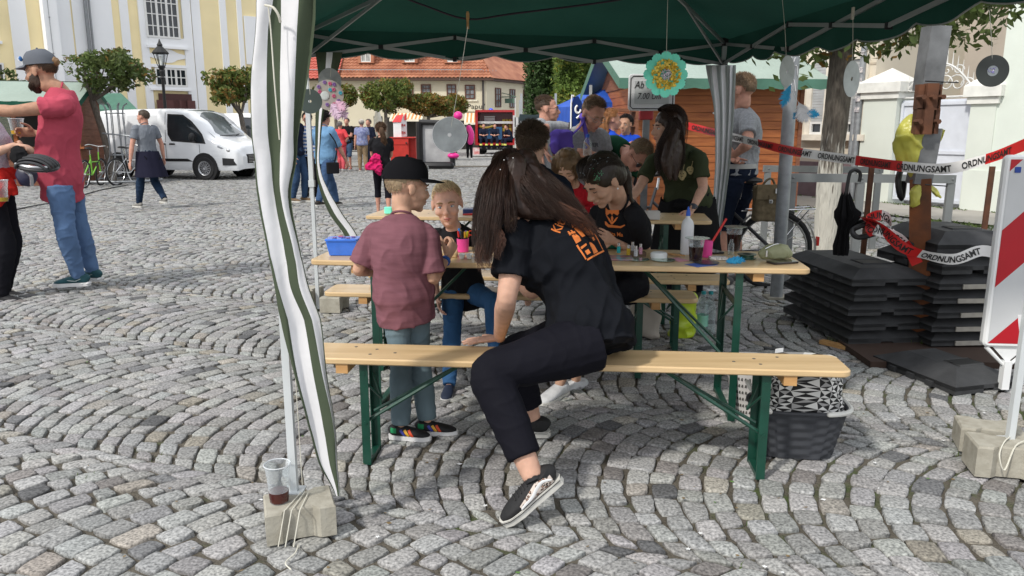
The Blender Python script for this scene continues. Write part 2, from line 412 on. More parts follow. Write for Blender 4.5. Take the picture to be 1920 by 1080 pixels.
# tufts of grass between the stones
def grass_tufts():
    m=MB();m.col=(1,1,1);rs=random.Random(5)
    spots=[]
    for _ in range(520):
        y=rs.uniform(1.9,9);x=rs.uniform(-.68*y,.7*y)
        if rs.random()>(.08+.9*max(0,(x+.2)/3.0))*(1.15 if noise.noise((x*1.3,y*1.3,0))>.0 else .25):continue
        spots.append((x,y,rs.uniform(.012,.028),8))
    for(px,py,h,n)in((1722,652,.09,36),(935+790,655,.06,30),(1700,560,.04,20),(1560,642,.04,20)):q=G(px,py);spots.append((q.x,q.y,h,n))
    for(x,y,h,n)in spots:
        for _ in range(n):
            a=rs.uniform(0,6.28);q=V((x+rs.gauss(0,.02),y+rs.gauss(0,.02),-.018));L_=h*rs.uniform(.5,1.3)
            dx=V((math.cos(a),math.sin(a),0));w_=dx.cross(V((0,0,1)))*.0022
            g1=rs.uniform(.6,1.3);m.col=(g1,g1,g1*.8)
            m.add([q-w_,q+w_,q+dx*L_*.35+V((0,0,L_*.8))+w_*.6,q+dx*L_*.35+V((0,0,L_*.8))-w_*.6,q+dx*L_*.9+V((0,0,L_))],[(0,1,2,3),(3,2,4)])
    obj('grass',m,leafmat('grass_blade',(.075,.12,.025)),kind='stuff',smooth=False,label='tufts of grass and moss growing in the joints of the paving',cat='grass')
grass_tufts()
# ---------------- leaves, trees, hedges ----------------
def leaf_quad(m,c,s,rs,up=.3):
    a=V((rs.gauss(0,1),rs.gauss(0,1),rs.gauss(0,1)+up));a.normalize()
    b=a.orthogonal().normalized();b=Matrix.Rotation(rs.uniform(0,6.28),3,a)@b;d=a.cross(b)
    m.add([c-b*s,c-d*s*.45,c+b*s,c+d*s*.45],[(0,1,2,3)])
def crown(m,blobs,n,size,seed,green=(1,1,1),brown=.0,hollow=.5):
    rs=random.Random(seed);tot=sum(b[1][0]*b[1][1]*b[1][2]for b in blobs)
    for(c,r)in blobs:
        k=int(n*r[0]*r[1]*r[2]/tot)
        for _ in range(k):
            d=V((rs.gauss(0,1),rs.gauss(0,1),rs.gauss(0,1))).normalized();q=rs.uniform(hollow,1.0)**.6
            p_=V((c[0]+d.x*r[0]*q,c[1]+d.y*r[1]*q,c[2]+d.z*r[2]*q))
            nv=noise.noise((p_.x*2.2+seed,p_.y*2.2,p_.z*2.2))
            if nv<-.10+(0 if q>.75 else-.25):continue
            t=rs.uniform(.65,1.35);br=brown+.5*noise.noise((p_.x*1.1+seed*3,p_.y*1.1,p_.z*1.1))
            if rs.random()<br:m.col=(t*2.3,t*.95,t*.8)
            else:m.col=(t*green[0]*(1+.3*nv),t*green[1],t*green[2])
            leaf_quad(m,p_,size*rs.uniform(.6,1.3),rs)
BARK=mat('bark',(.10,.085,.07),rough=.95,scale=10,col2=(.22,.19,.16),stretch=(6,6,1),bump=1,bscale=12,bdist=.03)
LEAF=leafmat('leaf',(.095,.135,.040));LEAFD=leafmat('leaf_dark',(.035,.06,.02))
def tree(name,label,base,trunk_h,r,blobs,n,size,seed,lean=(0,0),brown=.05,green=(1,1,1),group=None,limbs=7,lm=None):
    base=V(base);t=thing(name,label,'tree',base,group);rs=random.Random(seed)
    top=base+V((lean[0],lean[1],trunk_h));m=MB()
    m.tube([base,base+V((lean[0]*.3,0,trunk_h*.5)),top],[r*1.25,r,r*.85],n=10,sub=3)
    for i in range(limbs):
        bl=blobs[i%len(blobs)];e=V(bl[0])+V((rs.uniform(-.6,.6)*bl[1][0],rs.uniform(-.5,.5)*bl[1][1],rs.uniform(-.2,.5)*bl[1][2]))
        md=top.lerp(e,.5)+V((0,0,-.08));m.tube([top-V((0,0,.05)),md,e],[r*.42,r*.28,r*.10],n=6,sub=2)
    obj('trunk',m,BARK,t)
    c=MB();c.col=(1,1,1);crown(c,blobs,n,size,seed,green,brown);obj('crown',c,lm or LEAF,t,smooth=False);return t
def blobset(c,r,k,seed,br=.55):
    rs=random.Random(seed);out=[]
    for i in range(k):
        a=rs.uniform(0,6.28);q=rs.uniform(.35,.75)
        out.append(((c[0]+math.cos(a)*r[0]*q,c[1]+math.sin(a)*r[1]*q,c[2]+rs.uniform(-.45,.45)*r[2]),(r[0]*br,r[1]*br,r[2]*br*rs.uniform(.9,1.2))))
    return out
# ---------------- frames for facades ----------------
class Fr:
    def __init__(s,o,d):s.o=V(o);s.x=V((d[0],d[1],0)).normalized();s.n=V((s.x.y,-s.x.x,0));s.M=Matrix((s.x,-s.n,V((0,0,1)))).transposed()
    def p(s,a,z,out=0.):return s.o+s.x*a+V((0,0,z))+s.n*out
    def box(s,m,a0,a1,z0,z1,o0=0.,o1=.1):
        m.box(s.p((a0+a1)/2,(z0+z1)/2,(o0+o1)/2),(a1-a0,o1-o0,z1-z0),M=s.M)
def window(f,par,a0,a1,z0,z1,cols,rows_,fm,out=0.,fw=.06,bw=.03,name='window',glass=None,big=0):
    m=MB();f.box(m,a0,a1,z0,z0+fw,out,out+.05);f.box(m,a0,a1,z1-fw,z1,out,out+.05);f.box(m,a0,a0+fw,z0+fw,z1-fw,out,out+.05);f.box(m,a1-fw,a1,z0+fw,z1-fw,out,out+.05)
    w_=a1-a0-2*fw
    for i in range(1,cols):
        b=bw*(2.4 if big and i%big==0 else 1);x=a0+fw+w_*i/cols;f.box(m,x-b/2,x+b/2,z0+fw,z1-fw,out+.005,out+.04)
    for i in range(1,rows_):z=z0+(z1-z0)*i/rows_;f.box(m,a0+fw,a1-fw,z-bw/2,z+bw/2,out+.008,out+.036)
    w=obj(name,m,fm,par,smooth=False)
    q=MB();f.box(q,a0+fw*.5,a1-fw*.5,z0+fw*.5,z1-fw*.5,out-.03,out+.002);obj('pane',q,glass or GLASSD,w,smooth=False)
def text_mesh(body,size,M,o,ext=.001,font_sc=(1,1),bold=0,subdiv=0,align='CENTER'):
    cu=bpy.data.curves.new('t','FONT');cu.body=body;cu.size=1;cu.align_x=align;cu.extrude=0;cu.offset=bold;cu.resolution_u=3
    ob=bpy.data.objects.new('t',cu);sc.collection.objects.link(ob);dg=bpy.context.evaluated_depsgraph_get();me=bpy.data.meshes.new_from_object(ob.evaluated_get(dg))
    bm=bmesh.new();bm.from_mesh(me);bmesh.ops.triangulate(bm,faces=bm.faces)
    for _ in range(subdiv):bmesh.ops.subdivide_edges(bm,edges=bm.edges,cuts=1,use_grid_fill=False)
    bmesh.ops.triangulate(bm,faces=bm.faces)
    m=MB();m.add([V(o)+M@V((v.co.x*size*font_sc[0],v.co.y*size*font_sc[1],ext))for v in bm.verts],[tuple(v.index for v in f.verts)for f in bm.faces])
    bm.free();bpy.data.objects.remove(ob);bpy.data.curves.remove(cu);bpy.data.meshes.remove(me);return m
YEL=mat('yellow_plaster',(.86,.73,.43),rough=.9,var=.06,scale=.8,bump=.15,bscale=20);WHT=mat('white_plaster',(.80,.81,.82),rough=.9,var=.05,scale=.6,bump=.15,bscale=20)
CREAM=mat('cream_plaster',(.60,.55,.42),rough=.9,var=.06,scale=.5);WINW=mat('white_window_frame',(.68,.68,.66),rough=.5,var=.04);WINB=mat('brown_window_frame',(.10,.035,.02),rough=.5)
# ---------------- the church ----------------
F0=P(300,243,32);F0.z=0
ch=Fr(F0,(.74,.67));
def A(px):   # distance along the church facade at a pixel column (at horizon level)
    r=ray(px,150);o=ch.o;d=ch.x;det=r.x*(-d.y)+d.x*r.y
    return(o.x*r.y-o.y*r.x)/(d.y*r.x-d.x*r.y)
def church():
    t=thing('church','tall yellow church with white pilaster strips behind the white van','church',F0)
    m=MB();ch.box(m,-11,A(560),0,15,-6,0);
    w1=obj('wall',m,YEL,t,smooth=False)
    m=MB()
    def st(a,b,o=.06,z0=0,z1=15):ch.box(m,A(a),A(b),z0,z1,.0,o)
    st(32,64);st(90,116,.5)
    st(116,146,.04);st(149,222,.05);st(236,252);st(368,384,.07);st(420,432);st(452,461)
    st(270,284,.10);st(350,366,.10)
    obj('pilaster',m,WHT,t,smooth=False)
    a0,a1=A(284),A(350)
    for z0,z1,e,o in((4.72,5.05,0,.12),(3.88,4.0,0,.12),(3.06,3.2,0,.12),(4.62,4.72,.1,.2),(2.98,3.06,.1,.18)):m=MB();ch.box(m,a0-e,a1+e,z0,z1,0,o);obj('moulding',m,WHT,t,smooth=False)
    m=MB()
    # curly white cartouche
    c=(a0+a1)/2;pts=[]
    for i in range(28):
        th=2*math.pi*i/28;rr=1+.18*math.cos(4*th);pts.append((c+.68*math.cos(th)*rr,4.34+.23*math.sin(th)*rr))
    n=len(pts);m.add([ch.p(x,z,.01)for x,z in pts]+[ch.p(x,z,.05)for x,z in pts],[tuple(range(n,2*n))]+[(i,(i+1)%n,n+(i+1)%n,n+i)for i in range(n)])
    obj('moulding',m,WHT,t,smooth=False)
    window(ch,t,A(281),A(343),5.02,8.6,6,8,WINW,.1,.07,.035,big=2)
    window(ch,t,A(290),A(349),3.15,3.86,6,2,WINW,.1,.06,.035,big=2)
    window(ch,t,A(-40),A(3),5.0,9,6,8,WINW,.1,.07,.035,big=2);window(ch,t,A(-30),A(9),3.0,3.75,4,2,WINW,.1,.06,.035)
    window(ch,t,A(474),A(520),3.1,3.95,6,2,WINW,.1,.06,.035)
    m=MB();ch.box(m,A(-50),A(12),4.4,4.5,0,.16);obj('sill',m,WHT,t,smooth=False);m=MB();ch.box(m,A(464),A(530),4.2,6.2,0,.08);obj('wall_panel',m,WHT,t,smooth=False)
    m=MB();ch.box(m,A(294),A(355),.0,2.86,.02,.12);d=obj('door',m,mat('dark_red_door',(.06,.018,.016),rough=.5,stretch=(3,3,1)),t,smooth=False)
    m=MB();
    for i in range(4):
        x=A(294)+(A(355)-A(294))*(i+.5)/4;ch.box(m,x-.28,x+.28,1.9,2.6,.12,.14)
    ch.box(m,A(298),A(333),2.18,2.24,.13,.16);obj('door_panel',m,mat('dark_red_panel',(.09,.03,.026),rough=.5),d,smooth=False)
    m=MB();ch.box(m,A(299),A(326),1.75,2.1,.14,.16);obj('notice',m,mat('paper_notice',(.5,.42,.36),rough=.8,scale=6,var=.4),d,smooth=False)
    m=MB();m.tube([ch.p(A(172),0,.2),ch.p(A(172),15,.2)],.07,n=8);m.tube([ch.p(A(179),0,.2),ch.p(A(179),15,.2)],.04,n=8)
    obj('downpipe',m,mat('zinc',(.22,.23,.24),rough=.5,metal=.4),t)
    m=MB();m.tube([ch.p(A(99),0,.54),ch.p(A(99),15,.54)],.015,n=6)
    for i in range(12):m.ell(ch.p(A(99),i*1.25+.4,.56),.035,n=6,m=4)
    obj('lightning_rod',m,STEEL,t)
church()
# ---------------- tiled house with the inn sign ----------------
def tile_roof_mat(name,c1,c2):
    m=mat(name,c1,rough=.75,scale=1.1,col2=c2,bump=.3,bscale=8);return m
def tiled(m,f,a0,a1,o0,z0,o1,z1,a0t=None,a1t=None,tw=.30,tl=.36):
    # a slope of pantiles as corrugated rows that each drop a step
    a0t=a0 if a0t is None else a0t;a1t=a1 if a1t is None else a1t
    L_=math.hypot(o1-o0,z1-z0);nr=max(2,int(L_/tl));nc=int((a1-a0)/tw*4)
    rows=[]
    for i in range(nr):
        for e in(0,1):
            t=(i+e)/nr;lift=.05*(1-e);row=[]
            aa,bb=a0+(a0t-a0)*t,a1+(a1t-a1)*t
            for k in range(nc+1):
                x=a0+(a1-a0)*k/nc;x=min(max(x,aa),bb);ph=math.sin(k*math.pi/2)*.035
                row.append(f.p(x,z0+(z1-z0)*t+lift+ph,o0+(o1-o0)*t+lift*.5))
            rows.append(row)
    m.grid(rows)
D1=60.
def house():
    o=P(590,243,D1+6);o.z=0;f=Fr(o,(1,.0));wx=lambda px:(px-960)/FPX*(D1*_c+.2*4)-o.x
    f=Fr((o.x,D1,0),(1,0,0));a=lambda px:P(px,200,D1).x-o.x;z=lambda py:P(800,py,D1).z
    t=thing('inn_building','cream inn with orange pantile roof and brown windows across the square','building',(o.x,D1,0))
    aL,aR=a(556),a(912)
    m=MB();f.box(m,aL,aR,0,z(143),-9,0);
    s=Fr(f.p(aR,0),(.62,1.0));s.box(m,0,9,0,z(143),-7,-.01);obj('wall',m,CREAM,t,smooth=False)
    TR=tile_roof_mat('orange_tiles',(.25,.085,.045),(.42,.18,.10));TR2=tile_roof_mat('red_tiles',(.36,.07,.05),(.45,.11,.08))
    m=MB();tiled(m,f,aL+.5,a(925),.5,z(143)-.15,-3.6,z(60),a1t=a(880));r=obj('roof',m,TR,t,ang=60)
    m=MB();s2=Fr(f.p(a(925),0,.5),(.62,1.0));m.add([s2.p(0,z(143)-.15,.0),s2.p(11,z(143)-.1,0),s2.p(11,z(60),-4),f.p(a(880),z(60),-3.6)],[(0,1,2,3)]);obj('hip',m,TR,r,smooth=False)
    m=MB();f.box(m,aL,a(926),z(143)-.32,z(143)-.18,0,.58);s.box(m,0,10,z(143)-.32,z(143)-.18,0,.5);obj('gutter',m,mat('brown_gutter',(.07,.035,.025),rough=.5),r,smooth=False)
    m=MB();
    for i in range(60):f.box(m,aL+1+i*.24,aL+1.03+i*.24,z(134),z(131),.12,.15)
    m.tube([f.p(aL,z(131),.18),f.p(a(905),z(131),.18)],.03,n=5);obj('snow_guard',m,STEEL,r)
    for px in(686,768,848):
        dm=MB();x0,x1=a(px-15),a(px+15);f.box(dm,x0,x0+.22,z(117),z(70),-2.6,-.62);f.box(dm,x1-.22,x1,z(117),z(70),-2.6,-.62);f.box(dm,x0+.22,x1-.22,z(117),z(115),-2.6,-.66);d=obj('dormer',dm,TR,r,smooth=False)
        window(f,d,x0+.22,x1-.22,z(115),z(80),2,2,WINW,-.72,.08,.06,glass=mat('net_curtain_glass',(.3,.31,.3),rough=.3,var=.4,scale=3))
    cur=mat('window_curtained',(.16,.17,.18),rough=.2,var=.7,scale=2.5)
    for(x0,x1,y0,y1)in((745,776,157,178),(790,809,158,181),(838,856,158,183),(872,891,159,186)):window(f,t,a(x0),a(x1),z(y1),z(y0),2,3,WINB,.03,.09,.05,glass=cur)
    CT=mat('cream_trim',(.66,.62,.5),rough=.9)
    for(x0,x1,y0,y1)in((790,809,158,181),(838,856,158,183),(872,891,159,186)):m=MB();f.box(m,a(x0)-.18,a(x1)+.18,z(y1+4),z(y1+1),0,.1);obj('sill',m,CT,t,smooth=False)
    m=MB();f.box(m,a(840),a(893),z(209),z(206),0,.12);obj('cornice',m,CT,t,smooth=False)
    for i in range(4):
        x=1.2+i*2.1;window(s,t,x,x+.8,z(200),z(163),2,3,WINB,.03,.08,.05,glass=cur)
    m=text_mesh('Zur Papu"',z(193)-z(206.5),Matrix(((1,0,0),(0,0,-1),(0,1,0))),f.p(a(879),z(204),.03),font_sc=(1.15,1));obj('lettering',m,mat('dark_lettering',(.04,.035,.03)),t,smooth=False)
    m=MB();m.tube([f.p(a(906),z(143),.12),f.p(a(906),0,.12)],.07,n=6);m.tube([s.p(5.5,z(143),.12),s.p(5.5,0,.12)],.07,n=6);m.tube([s.p(8.8,z(143),.12),s.p(8.8,0,.12)],.07,n=6);obj('downpipe',m,mat('brown_pipe',(.05,.045,.045)),t)
    m=MB();f.box(m,a(725),a(790),0,z(220),.02,.05);f.box(m,a(700),a(716),0,z(218),.02,.05);f.box(m,a(860),a(900),0,z(226),.02,.05);f.box(m,a(800),a(840),0,z(228),.02,.05);obj('doorway',m,mat('dark_opening',(.02,.018,.015),rough=.6),t,smooth=False)
    # awnings
    aw=bpy.data.materials.get('x')or mat('awning_cream',(.74,.68,.55),rough=.8);ao=mat('awning_orange',(.62,.27,.10),rough=.8)
    for(x0,x1,y0,y1)in((735,795,212,226),(872,893,212,232)):
        m=MB();k=int((x1-x0)/3.4)
        for i in range(k):
            p0,p1=a(x0+(x1-x0)*i/k),a(x0+(x1-x0)*(i+1)/k)
            m.add([f.p(p0,z(y0),.05),f.p(p1,z(y0),.05),f.p(p1,z(y1-2),1.5),f.p(p0,z(y1-2),1.5)],[(0,1,2,3)],i%2)
        f.box(m,a(x0),a(x1),z(y1+2),z(y1-2),1.48,1.53);obj('awning',m,[aw,ao],t,smooth=False)
    # bracket sign and small gable beyond
    m=MB();m.tube([s.p(2.2,z(180),0),s.p(2.2,z(180),1.3)],.04,n=5);s.box(m,2.15,2.25,z(192),z(183),.3,1.2);m.tube([s.p(2.2,z(172),0),s.p(2.2,z(176),.7),s.p(2.2,z(180),1.3)],.03,n=5,sub=3);obj('bracket_sign',m,mat('verdigris',(.08,.14,.11),rough=.6),t)
    # red roofed neighbour on the left
    t2=thing('neighbour_house','house with a pinkish red tiled roof joining the inn on its left','building',(a(560)+o.x,D1,0))
    m=MB();g2=Fr((o.x,D1+.3,0),(1,0,0));a2=lambda px:P(px,200,D1+.3).x-o.x;g2.box(m,a2(440),a2(636),0,z(150),-8,-.3);obj('wall',m,CREAM,t2,smooth=False)
    m=MB();tiled(m,Fr((o.x,D1-.4,0),(1,0,0)),a2(440),a2(642),.55,z(147)-.1,-4,z(60));obj('roof',m,TR2,t2,ang=60)
    # white gabled house beyond the inn
    t3=thing('gabled_house','white house with dark slate gable seen beyond the inn','building',(P(945,243,75).x,75,0))
    m=MB();h=Fr((P(912,243,74).x,74,0),(.36,1));zz=lambda py:P(940,py,76).z
    h.box(m,0,9,0,zz(120),-6,0);h.box(m,-.1,0,0,zz(150),-6,0);obj('wall',m,WHT,t3,smooth=False)
    m=MB();f3=Fr((P(905,243,73).x,73,0),(1,0));b3=lambda px:P(px,200,73).x-f3.o.x
    m.add([f3.p(b3(915),zz(100),0),f3.p(b3(944),zz(100),0),f3.p(b3(944),zz(135),0),f3.p(b3(915),zz(128),0)],[(0,1,2,3)]);m.box(f3.p(b3(929),zz(118),-2.1),(b3(944)-b3(915),4,zz(105)-zz(135)));obj('gable',m,mat('slate',(.05,.055,.06),rough=.6,scale=5),t3,smooth=False)
    m=MB();m.add([f3.p(b3(912),zz(96),.3),f3.p(b3(948),zz(96),.3),f3.p(b3(948),zz(104),.3),f3.p(b3(912),zz(102),.3),f3.p(b3(912),zz(96),-4),f3.p(b3(948),zz(96),-4)],[(0,1,2,3),(0,4,5,1)]);m.tube([f3.p(b3(914),zz(105),.3),f3.p(b3(946),zz(128),.3)],.16,n=4);obj('roof',m,TR,t3,smooth=False)
house()
# far wooded hill, conifers and the row of clipped trees
m=MB();m.col=(1,1,1)
rs=random.Random(4)
crown(m,[((P(px,190,110).x,110+rs.uniform(-3,3),5+rs.uniform(-1,1)),(5,4,6+rs.uniform(-1,1)))for px in(930,965,1000,1040,1090)],12000,.32,9,(1.5,1.25,1.0),.0)
obj('wood',m,LEAF,kind='stuff',smooth=False,label='pale green bushes and trees of the park behind the fire engine',cat='trees')
for i,(px,hh,lb)in enumerate(((957,12.2,'dark spruce beside the gable of the white house'),(984,9.6,'small dark spruce right of the sky gap'),(972,8.6,'lowest dark spruce tip in the gap between house and hedge'))):
    b=P(px,243,92);b.z=0;t=thing('spruce_tree',lb,'tree',b,'spruces behind the square')
    m=MB();m.tube([b,b+V((0,0,hh))],[.3,.05],n=6);obj('trunk',m,BARK,t)
    m=MB();m.col=(1,1,1);rr=random.Random(i)
    for _ in range(2600):
        q=rr.random()**.7;z_=hh*(1-q*.9);rad=(.3+2.6*q)*(.75+.25*math.sin(z_*5))*rr.uniform(.3,1);a_=rr.uniform(0,6.28);s_=rr.uniform(.6,1.2);m.col=(s_,s_,s_)
        leaf_quad(m,b+V((math.cos(a_)*rad,math.sin(a_)*rad,z_-rad*.3)),.28,rr)
    obj('crown',m,LEAFD,t,smooth=False)
for i,(px,half,y0,y1,d,br,lb)in enumerate(((628,42,152,214,37,.15,'clipped maple with olive crown behind the hanging discs, leftmost of the row'),(722,52,138,220,36,.12,'widest clipped maple with the greenest crown of the row'),(803,50,168,224,37,.55,'clipped maple with brown rusty crown in front of the inn windows'),(852,34,172,222,38,.4,'small clipped maple at the right end of the row by the inn lettering'))):
    c=P(px,(y0+y1)/2,d);hw=half/FPX*d;hh=(P(px,y0,d).z-P(px,y1,d).z)/2
    tree('clipped_tree',lb,(c.x,d,0),c.z-hh*.8,.09,[(tuple(c),(hw*.8,hw*.8,hh*.8))]+blobset(c,(hw,hw,hh),9,i,.45),8500,.085,i+20,brown=br,group='clipped maples in front of the inn',green=(1.35,1.25,1))
c=P(207,133,21)
tree('street_tree','young maple with a spreading crown inside the steel hoop guard',(P(213,343,21).x,21,0),2.2,.085,[(tuple(c),(.85,.8,.55))]+blobset(c,(1.3,1.1,.9),24,3,.22),4200,.075,31,lean=(-.35,0),brown=.08,limbs=12)
c=P(437,160,25)
tree('street_tree','young maple with a round crown beside the striped tent curtain',(P(466,300,25).x,25,0),1.9,.09,[(tuple(c),(.7,.7,.55))]+blobset(c,(.9,.9,.75),10,5,.42),5000,.08,33,lean=(-.15,0),brown=.22,green=(1.3,1.2,1))
c=P(-8,152,24)
tree('street_tree','maple crown cut off by the left edge above the green stall roof',(P(-12,300,24).x,24,0),1.9,.09,blobset(c,(.7,.7,.4),8,8,.5),2500,.08,34,brown=.1)
# tall clipped hedges
def hedge(lb,x0,x1,y,depth,z1,lm,green,seed,n,brown=0,sz=.07):
    t=thing('hedge',lb,'hedge',((x0+x1)/2,y,0),'tall clipped hedges behind the stalls');m=MB();m.col=(1,1,1);rs=random.Random(seed)
    for _ in range(n):
        side=rs.random();x=rs.uniform(x0,x1);zz=rs.uniform(.2,z1);yy=y+abs(rs.gauss(0,.12))
        if side<.25:x=(x0 if rs.random()<.6 else x1)+rs.gauss(0,.06);yy=y+rs.uniform(0,depth)
        b=noise.noise((x*1.6,zz*1.6,seed))+.5*noise.noise((x*5,zz*5,seed));yy-=b*.28
        s_=rs.uniform(.5,1.5);br=brown and rs.random()<brown+b*.5;m.col=(s_*green[0]*(1.8 if br else 1),s_*green[1]*(1.25 if br else 1),s_*green[2])
        leaf_quad(m,V((x,yy,zz)),sz*rs.uniform(.6,1.3),rs,.6)
    obj('foliage',m,lm,t,smooth=False)
    k=MB();k.bbox((x0+.25,y+.35,0),(x1-.2,y+depth,z1-.2));obj('dark_core',k,mat('hedge_shade',(.012,.018,.008),rough=1),t,smooth=False)  # solid box coloured near-black as the shade deep between the leaves
X=lambda px,d:P(px,243,d).x
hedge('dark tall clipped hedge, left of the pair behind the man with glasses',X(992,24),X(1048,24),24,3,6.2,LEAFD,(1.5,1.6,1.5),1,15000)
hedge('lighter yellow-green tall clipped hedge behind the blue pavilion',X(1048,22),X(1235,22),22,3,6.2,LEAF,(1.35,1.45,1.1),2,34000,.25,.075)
# ---------------- right hand side: beige house, gate pillars, gate, white wall ----------------
Wp0=G(1480,366);Wp1=G(1990,410)
wf=Fr(Wp0,(Wp1-Wp0));wf.n=-wf.n if wf.n.y>0 else wf.n;wf.M=Matrix((wf.x,-wf.n,V((0,0,1)))).transposed()
def WA(px,out=0.):
    r=ray(px,243);o=wf.o+wf.n*out;d=wf.x
    return(o.x*r.y-o.y*r.x)/(d.y*r.x-d.x*r.y)
def WZ(px,py,out=0.):q=wf.p(WA(px,out),0,out);return P(px,py,q.y).z
def right_side():
    BEI=mat('beige_plaster',(.60,.54,.44),rough=.9,var=.05,scale=1);MINT=mat('pale_mint_plaster',(.62,.66,.60),rough=.9,var=.05,scale=1.5,bump=.3,bscale=30);BAR=mat('mauve_plinth',(.17,.12,.13),rough=.9)
    t=thing('shuttered_house','beige house with grey roller shutters behind the painted tree trunk','building',wf.p(WA(1540),0))
    m=MB();wf.box(m,WA(1420),WA(1632),.75,7,-5,0);obj('wall',m,BEI,t,smooth=False)
    m=MB();wf.box(m,WA(1420),WA(1632),0,.75,-5,.05);obj('plinth',m,BAR,t,smooth=False)
    for(a,b)in((1521,1545),(1588,1611)):
        x0,x1=WA(a),WA(b);m=MB();z0,zs,z1=WZ(a,252),WZ(a,228),WZ(a,112)
        wf.box(m,x0-.12,x0,z0,z1+.15,0,.08);wf.box(m,x1,x1+.12,z0,z1+.15,0,.08);wf.box(m,x0-.22,x1+.22,z0-.12,z0,0,.16);wf.box(m,x0,x1,z1,z1+.15,0,.08);fr=obj('window_surround',m,mat('cream_surround',(.66,.61,.52),rough=.9),t,smooth=False)
        m=MB();n=22
        for i in range(n):z_=zs+(z1-zs)*i/n;wf.box(m,x0,x1,z_+.006,z_+(z1-zs)/n,.01,.04)
        obj('roller_shutter',m,mat('grey_shutter',(.40,.41,.41),rough=.5),fr,smooth=False)
        window(wf,fr,x0,x1,z0,zs,1,1,WINW,.012,.05)
    for i in range(3):
        m=MB();wf.box(m,WA(1420),WA(1632),1.9+i*.75,1.94+i*.75,0,.012);obj('render_joint',m,mat('joint_line',(.42,.36,.28)),t,smooth=False)
    m=MB();m.tube([wf.p(WA(1614),0,.12),wf.p(WA(1614),5,.12)],.06,n=8);m.tube([wf.p(WA(1606),.9,.13),wf.p(WA(1606),2.0,.13)],.05,n=8);dp=obj('downpipe',m,STEEL,t)
    for i,z_ in enumerate((1.75,1.95,2.1,2.3,2.5,2.8)):m=MB();wf.box(m,WA(1614)-.05,WA(1614)+.05,z_,z_+.1,.175,.19);obj('sticker',m,mat('stickers',(.15,.15,.2),col2=(.8,.75,.7),scale=25,rough=.6),dp,smooth=False)
    # house behind the gate
    t=thing('rendered_house','taupe rendered house wall rising behind the white gate','building',wf.p(WA(1700,-3),0,-3))
    m=MB();wf.box(m,WA(1628,-3),WA(1990,-3),0,7,-8,-3);obj('wall',m,mat('taupe_plaster',(.42,.37,.32),rough=.95,var=.08,scale=1.5),t,smooth=False)
    m=MB();wf.box(m,WA(1628,-3),WA(1652,-3),0,7,-3,-2.8);obj('corner_quoin',m,mat('cream_surround',(.66,.61,.52)),t,smooth=False)
    # pillars
    for(a,b,top,lb)in((1622,1684,137,'mint white gate pillar with a pointed cap left of the white gate'),(1822,1870,142,'mint white gate pillar right of the white gate, joined to the wall')):
        x0,x1=WA(a),WA(b);t=thing('gate_pillar',lb,'pillar',wf.p((x0+x1)/2,0),'pillars of the white gate');z1=WZ(a,top+20);w_=x1-x0
        m=MB();wf.box(m,x0,x1,0,z1-.3,-w_*.6,.12);obj('shaft',m,MINT,t,smooth=False)
        m=MB();wf.box(m,x0-.05,x1+.05,z1-.3,z1-.18,-w_*.65,.17);wf.box(m,x0-.1,x1+.1,z1-.18,z1,-w_*.7,.22)
        q=[wf.p(x0-.1,z1,.22),wf.p(x1+.1,z1,.22),wf.p(x1+.1,z1,-w_*.7),wf.p(x0-.1,z1,-w_*.7),wf.p((x0+x1)/2,z1+.28,-w_*.25)];m.add(q,[(0,1,4),(1,2,4),(2,3,4),(3,0,4)]);obj('cap',m,mat('white_stone',(.7,.7,.66),rough=.8),t,smooth=False)
    # gate
    x0,x1=WA(1684),WA(1822);t=thing('metal_gate','white double metal gate with scrolled wrought iron crest','gate',wf.p((x0+x1)/2,0));z1=WZ(1700,188);GW=mat('gate_white',(.60,.63,.69),rough=.5,var=.05,bump=.1)
    for i in range(2):
        u0=x0+(x1-x0)*i/2+.02;u1=u0+(x1-x0)/2-.04;m=MB();wf.box(m,u0,u1,.08,z1,-.06,-.03)
        for q in range(3):wf.box(m,u0,u1,.1+q*(z1-.2)/2,.16+q*(z1-.2)/2,-.03,.0)
        wf.box(m,u0,u0+.05,.16,z1-.05,-.03,.003);wf.box(m,u1-.05,u1,.16,z1-.05,-.03,.003)
        obj('gate_leaf',m,GW,t,smooth=False)
    m=MB();w_=x1-x0;arch=[wf.p(x0+w_*i/14,z1+.08+.55*math.sin(math.pi*i/14),-.04)for i in range(15)];m.tube(arch,.018,n=6,sub=2);m.tube([wf.p(x0,z1+.04,-.04),wf.p(x1,z1+.04,-.04)],.02,n=6)
    for i in range(1,14):p_=arch[i];m.tube([p_,p_+V((0,0,.24))],[.014,.003],n=5)
    for cx_ in(.12,.27,.42,.58,.73,.88):
        hh=.55*math.sin(math.pi*cx_);r0=min(.17,.1+hh*.18);sg=1 if cx_<.5 else-1;c0=(x0+w_*cx_,z1+.1+r0)
        m.tube([wf.p(c0[0]+sg*r0*(1-k/22)*math.cos(k*.45),c0[1]+r0*(1-k/22)*math.sin(k*.45),-.04)for k in range(22)],.012,n=5)
        if hh>.35:m.tube([wf.p(c0[0]-sg*r0*.6*(1-k/20)*math.cos(k*.45),c0[1]+r0*1.35+r0*.6*(1-k/20)*math.sin(k*.45),-.04)for k in range(18)],.011,n=5)
    obj('scroll_crest',m,mat('white_iron',(.62,.62,.6),rough=.6),t)
    t=thing('garden_wall','high pale mint wall running out of the frame to the right','wall',wf.p(WA(1920),0))
    m=MB();wf.box(m,WA(1870),WA(1870)+14,0,6,-.4,.1);obj('wall',m,mat('mint_wall',(.63,.68,.62),rough=.95,var=.04,scale=2,bump=.4,bscale=25),t,smooth=False)
    m=MB();wf.box(m,WA(1826),WA(1870)+14,0,.72,.1,.16);obj('plinth',m,MINT,t,smooth=False)
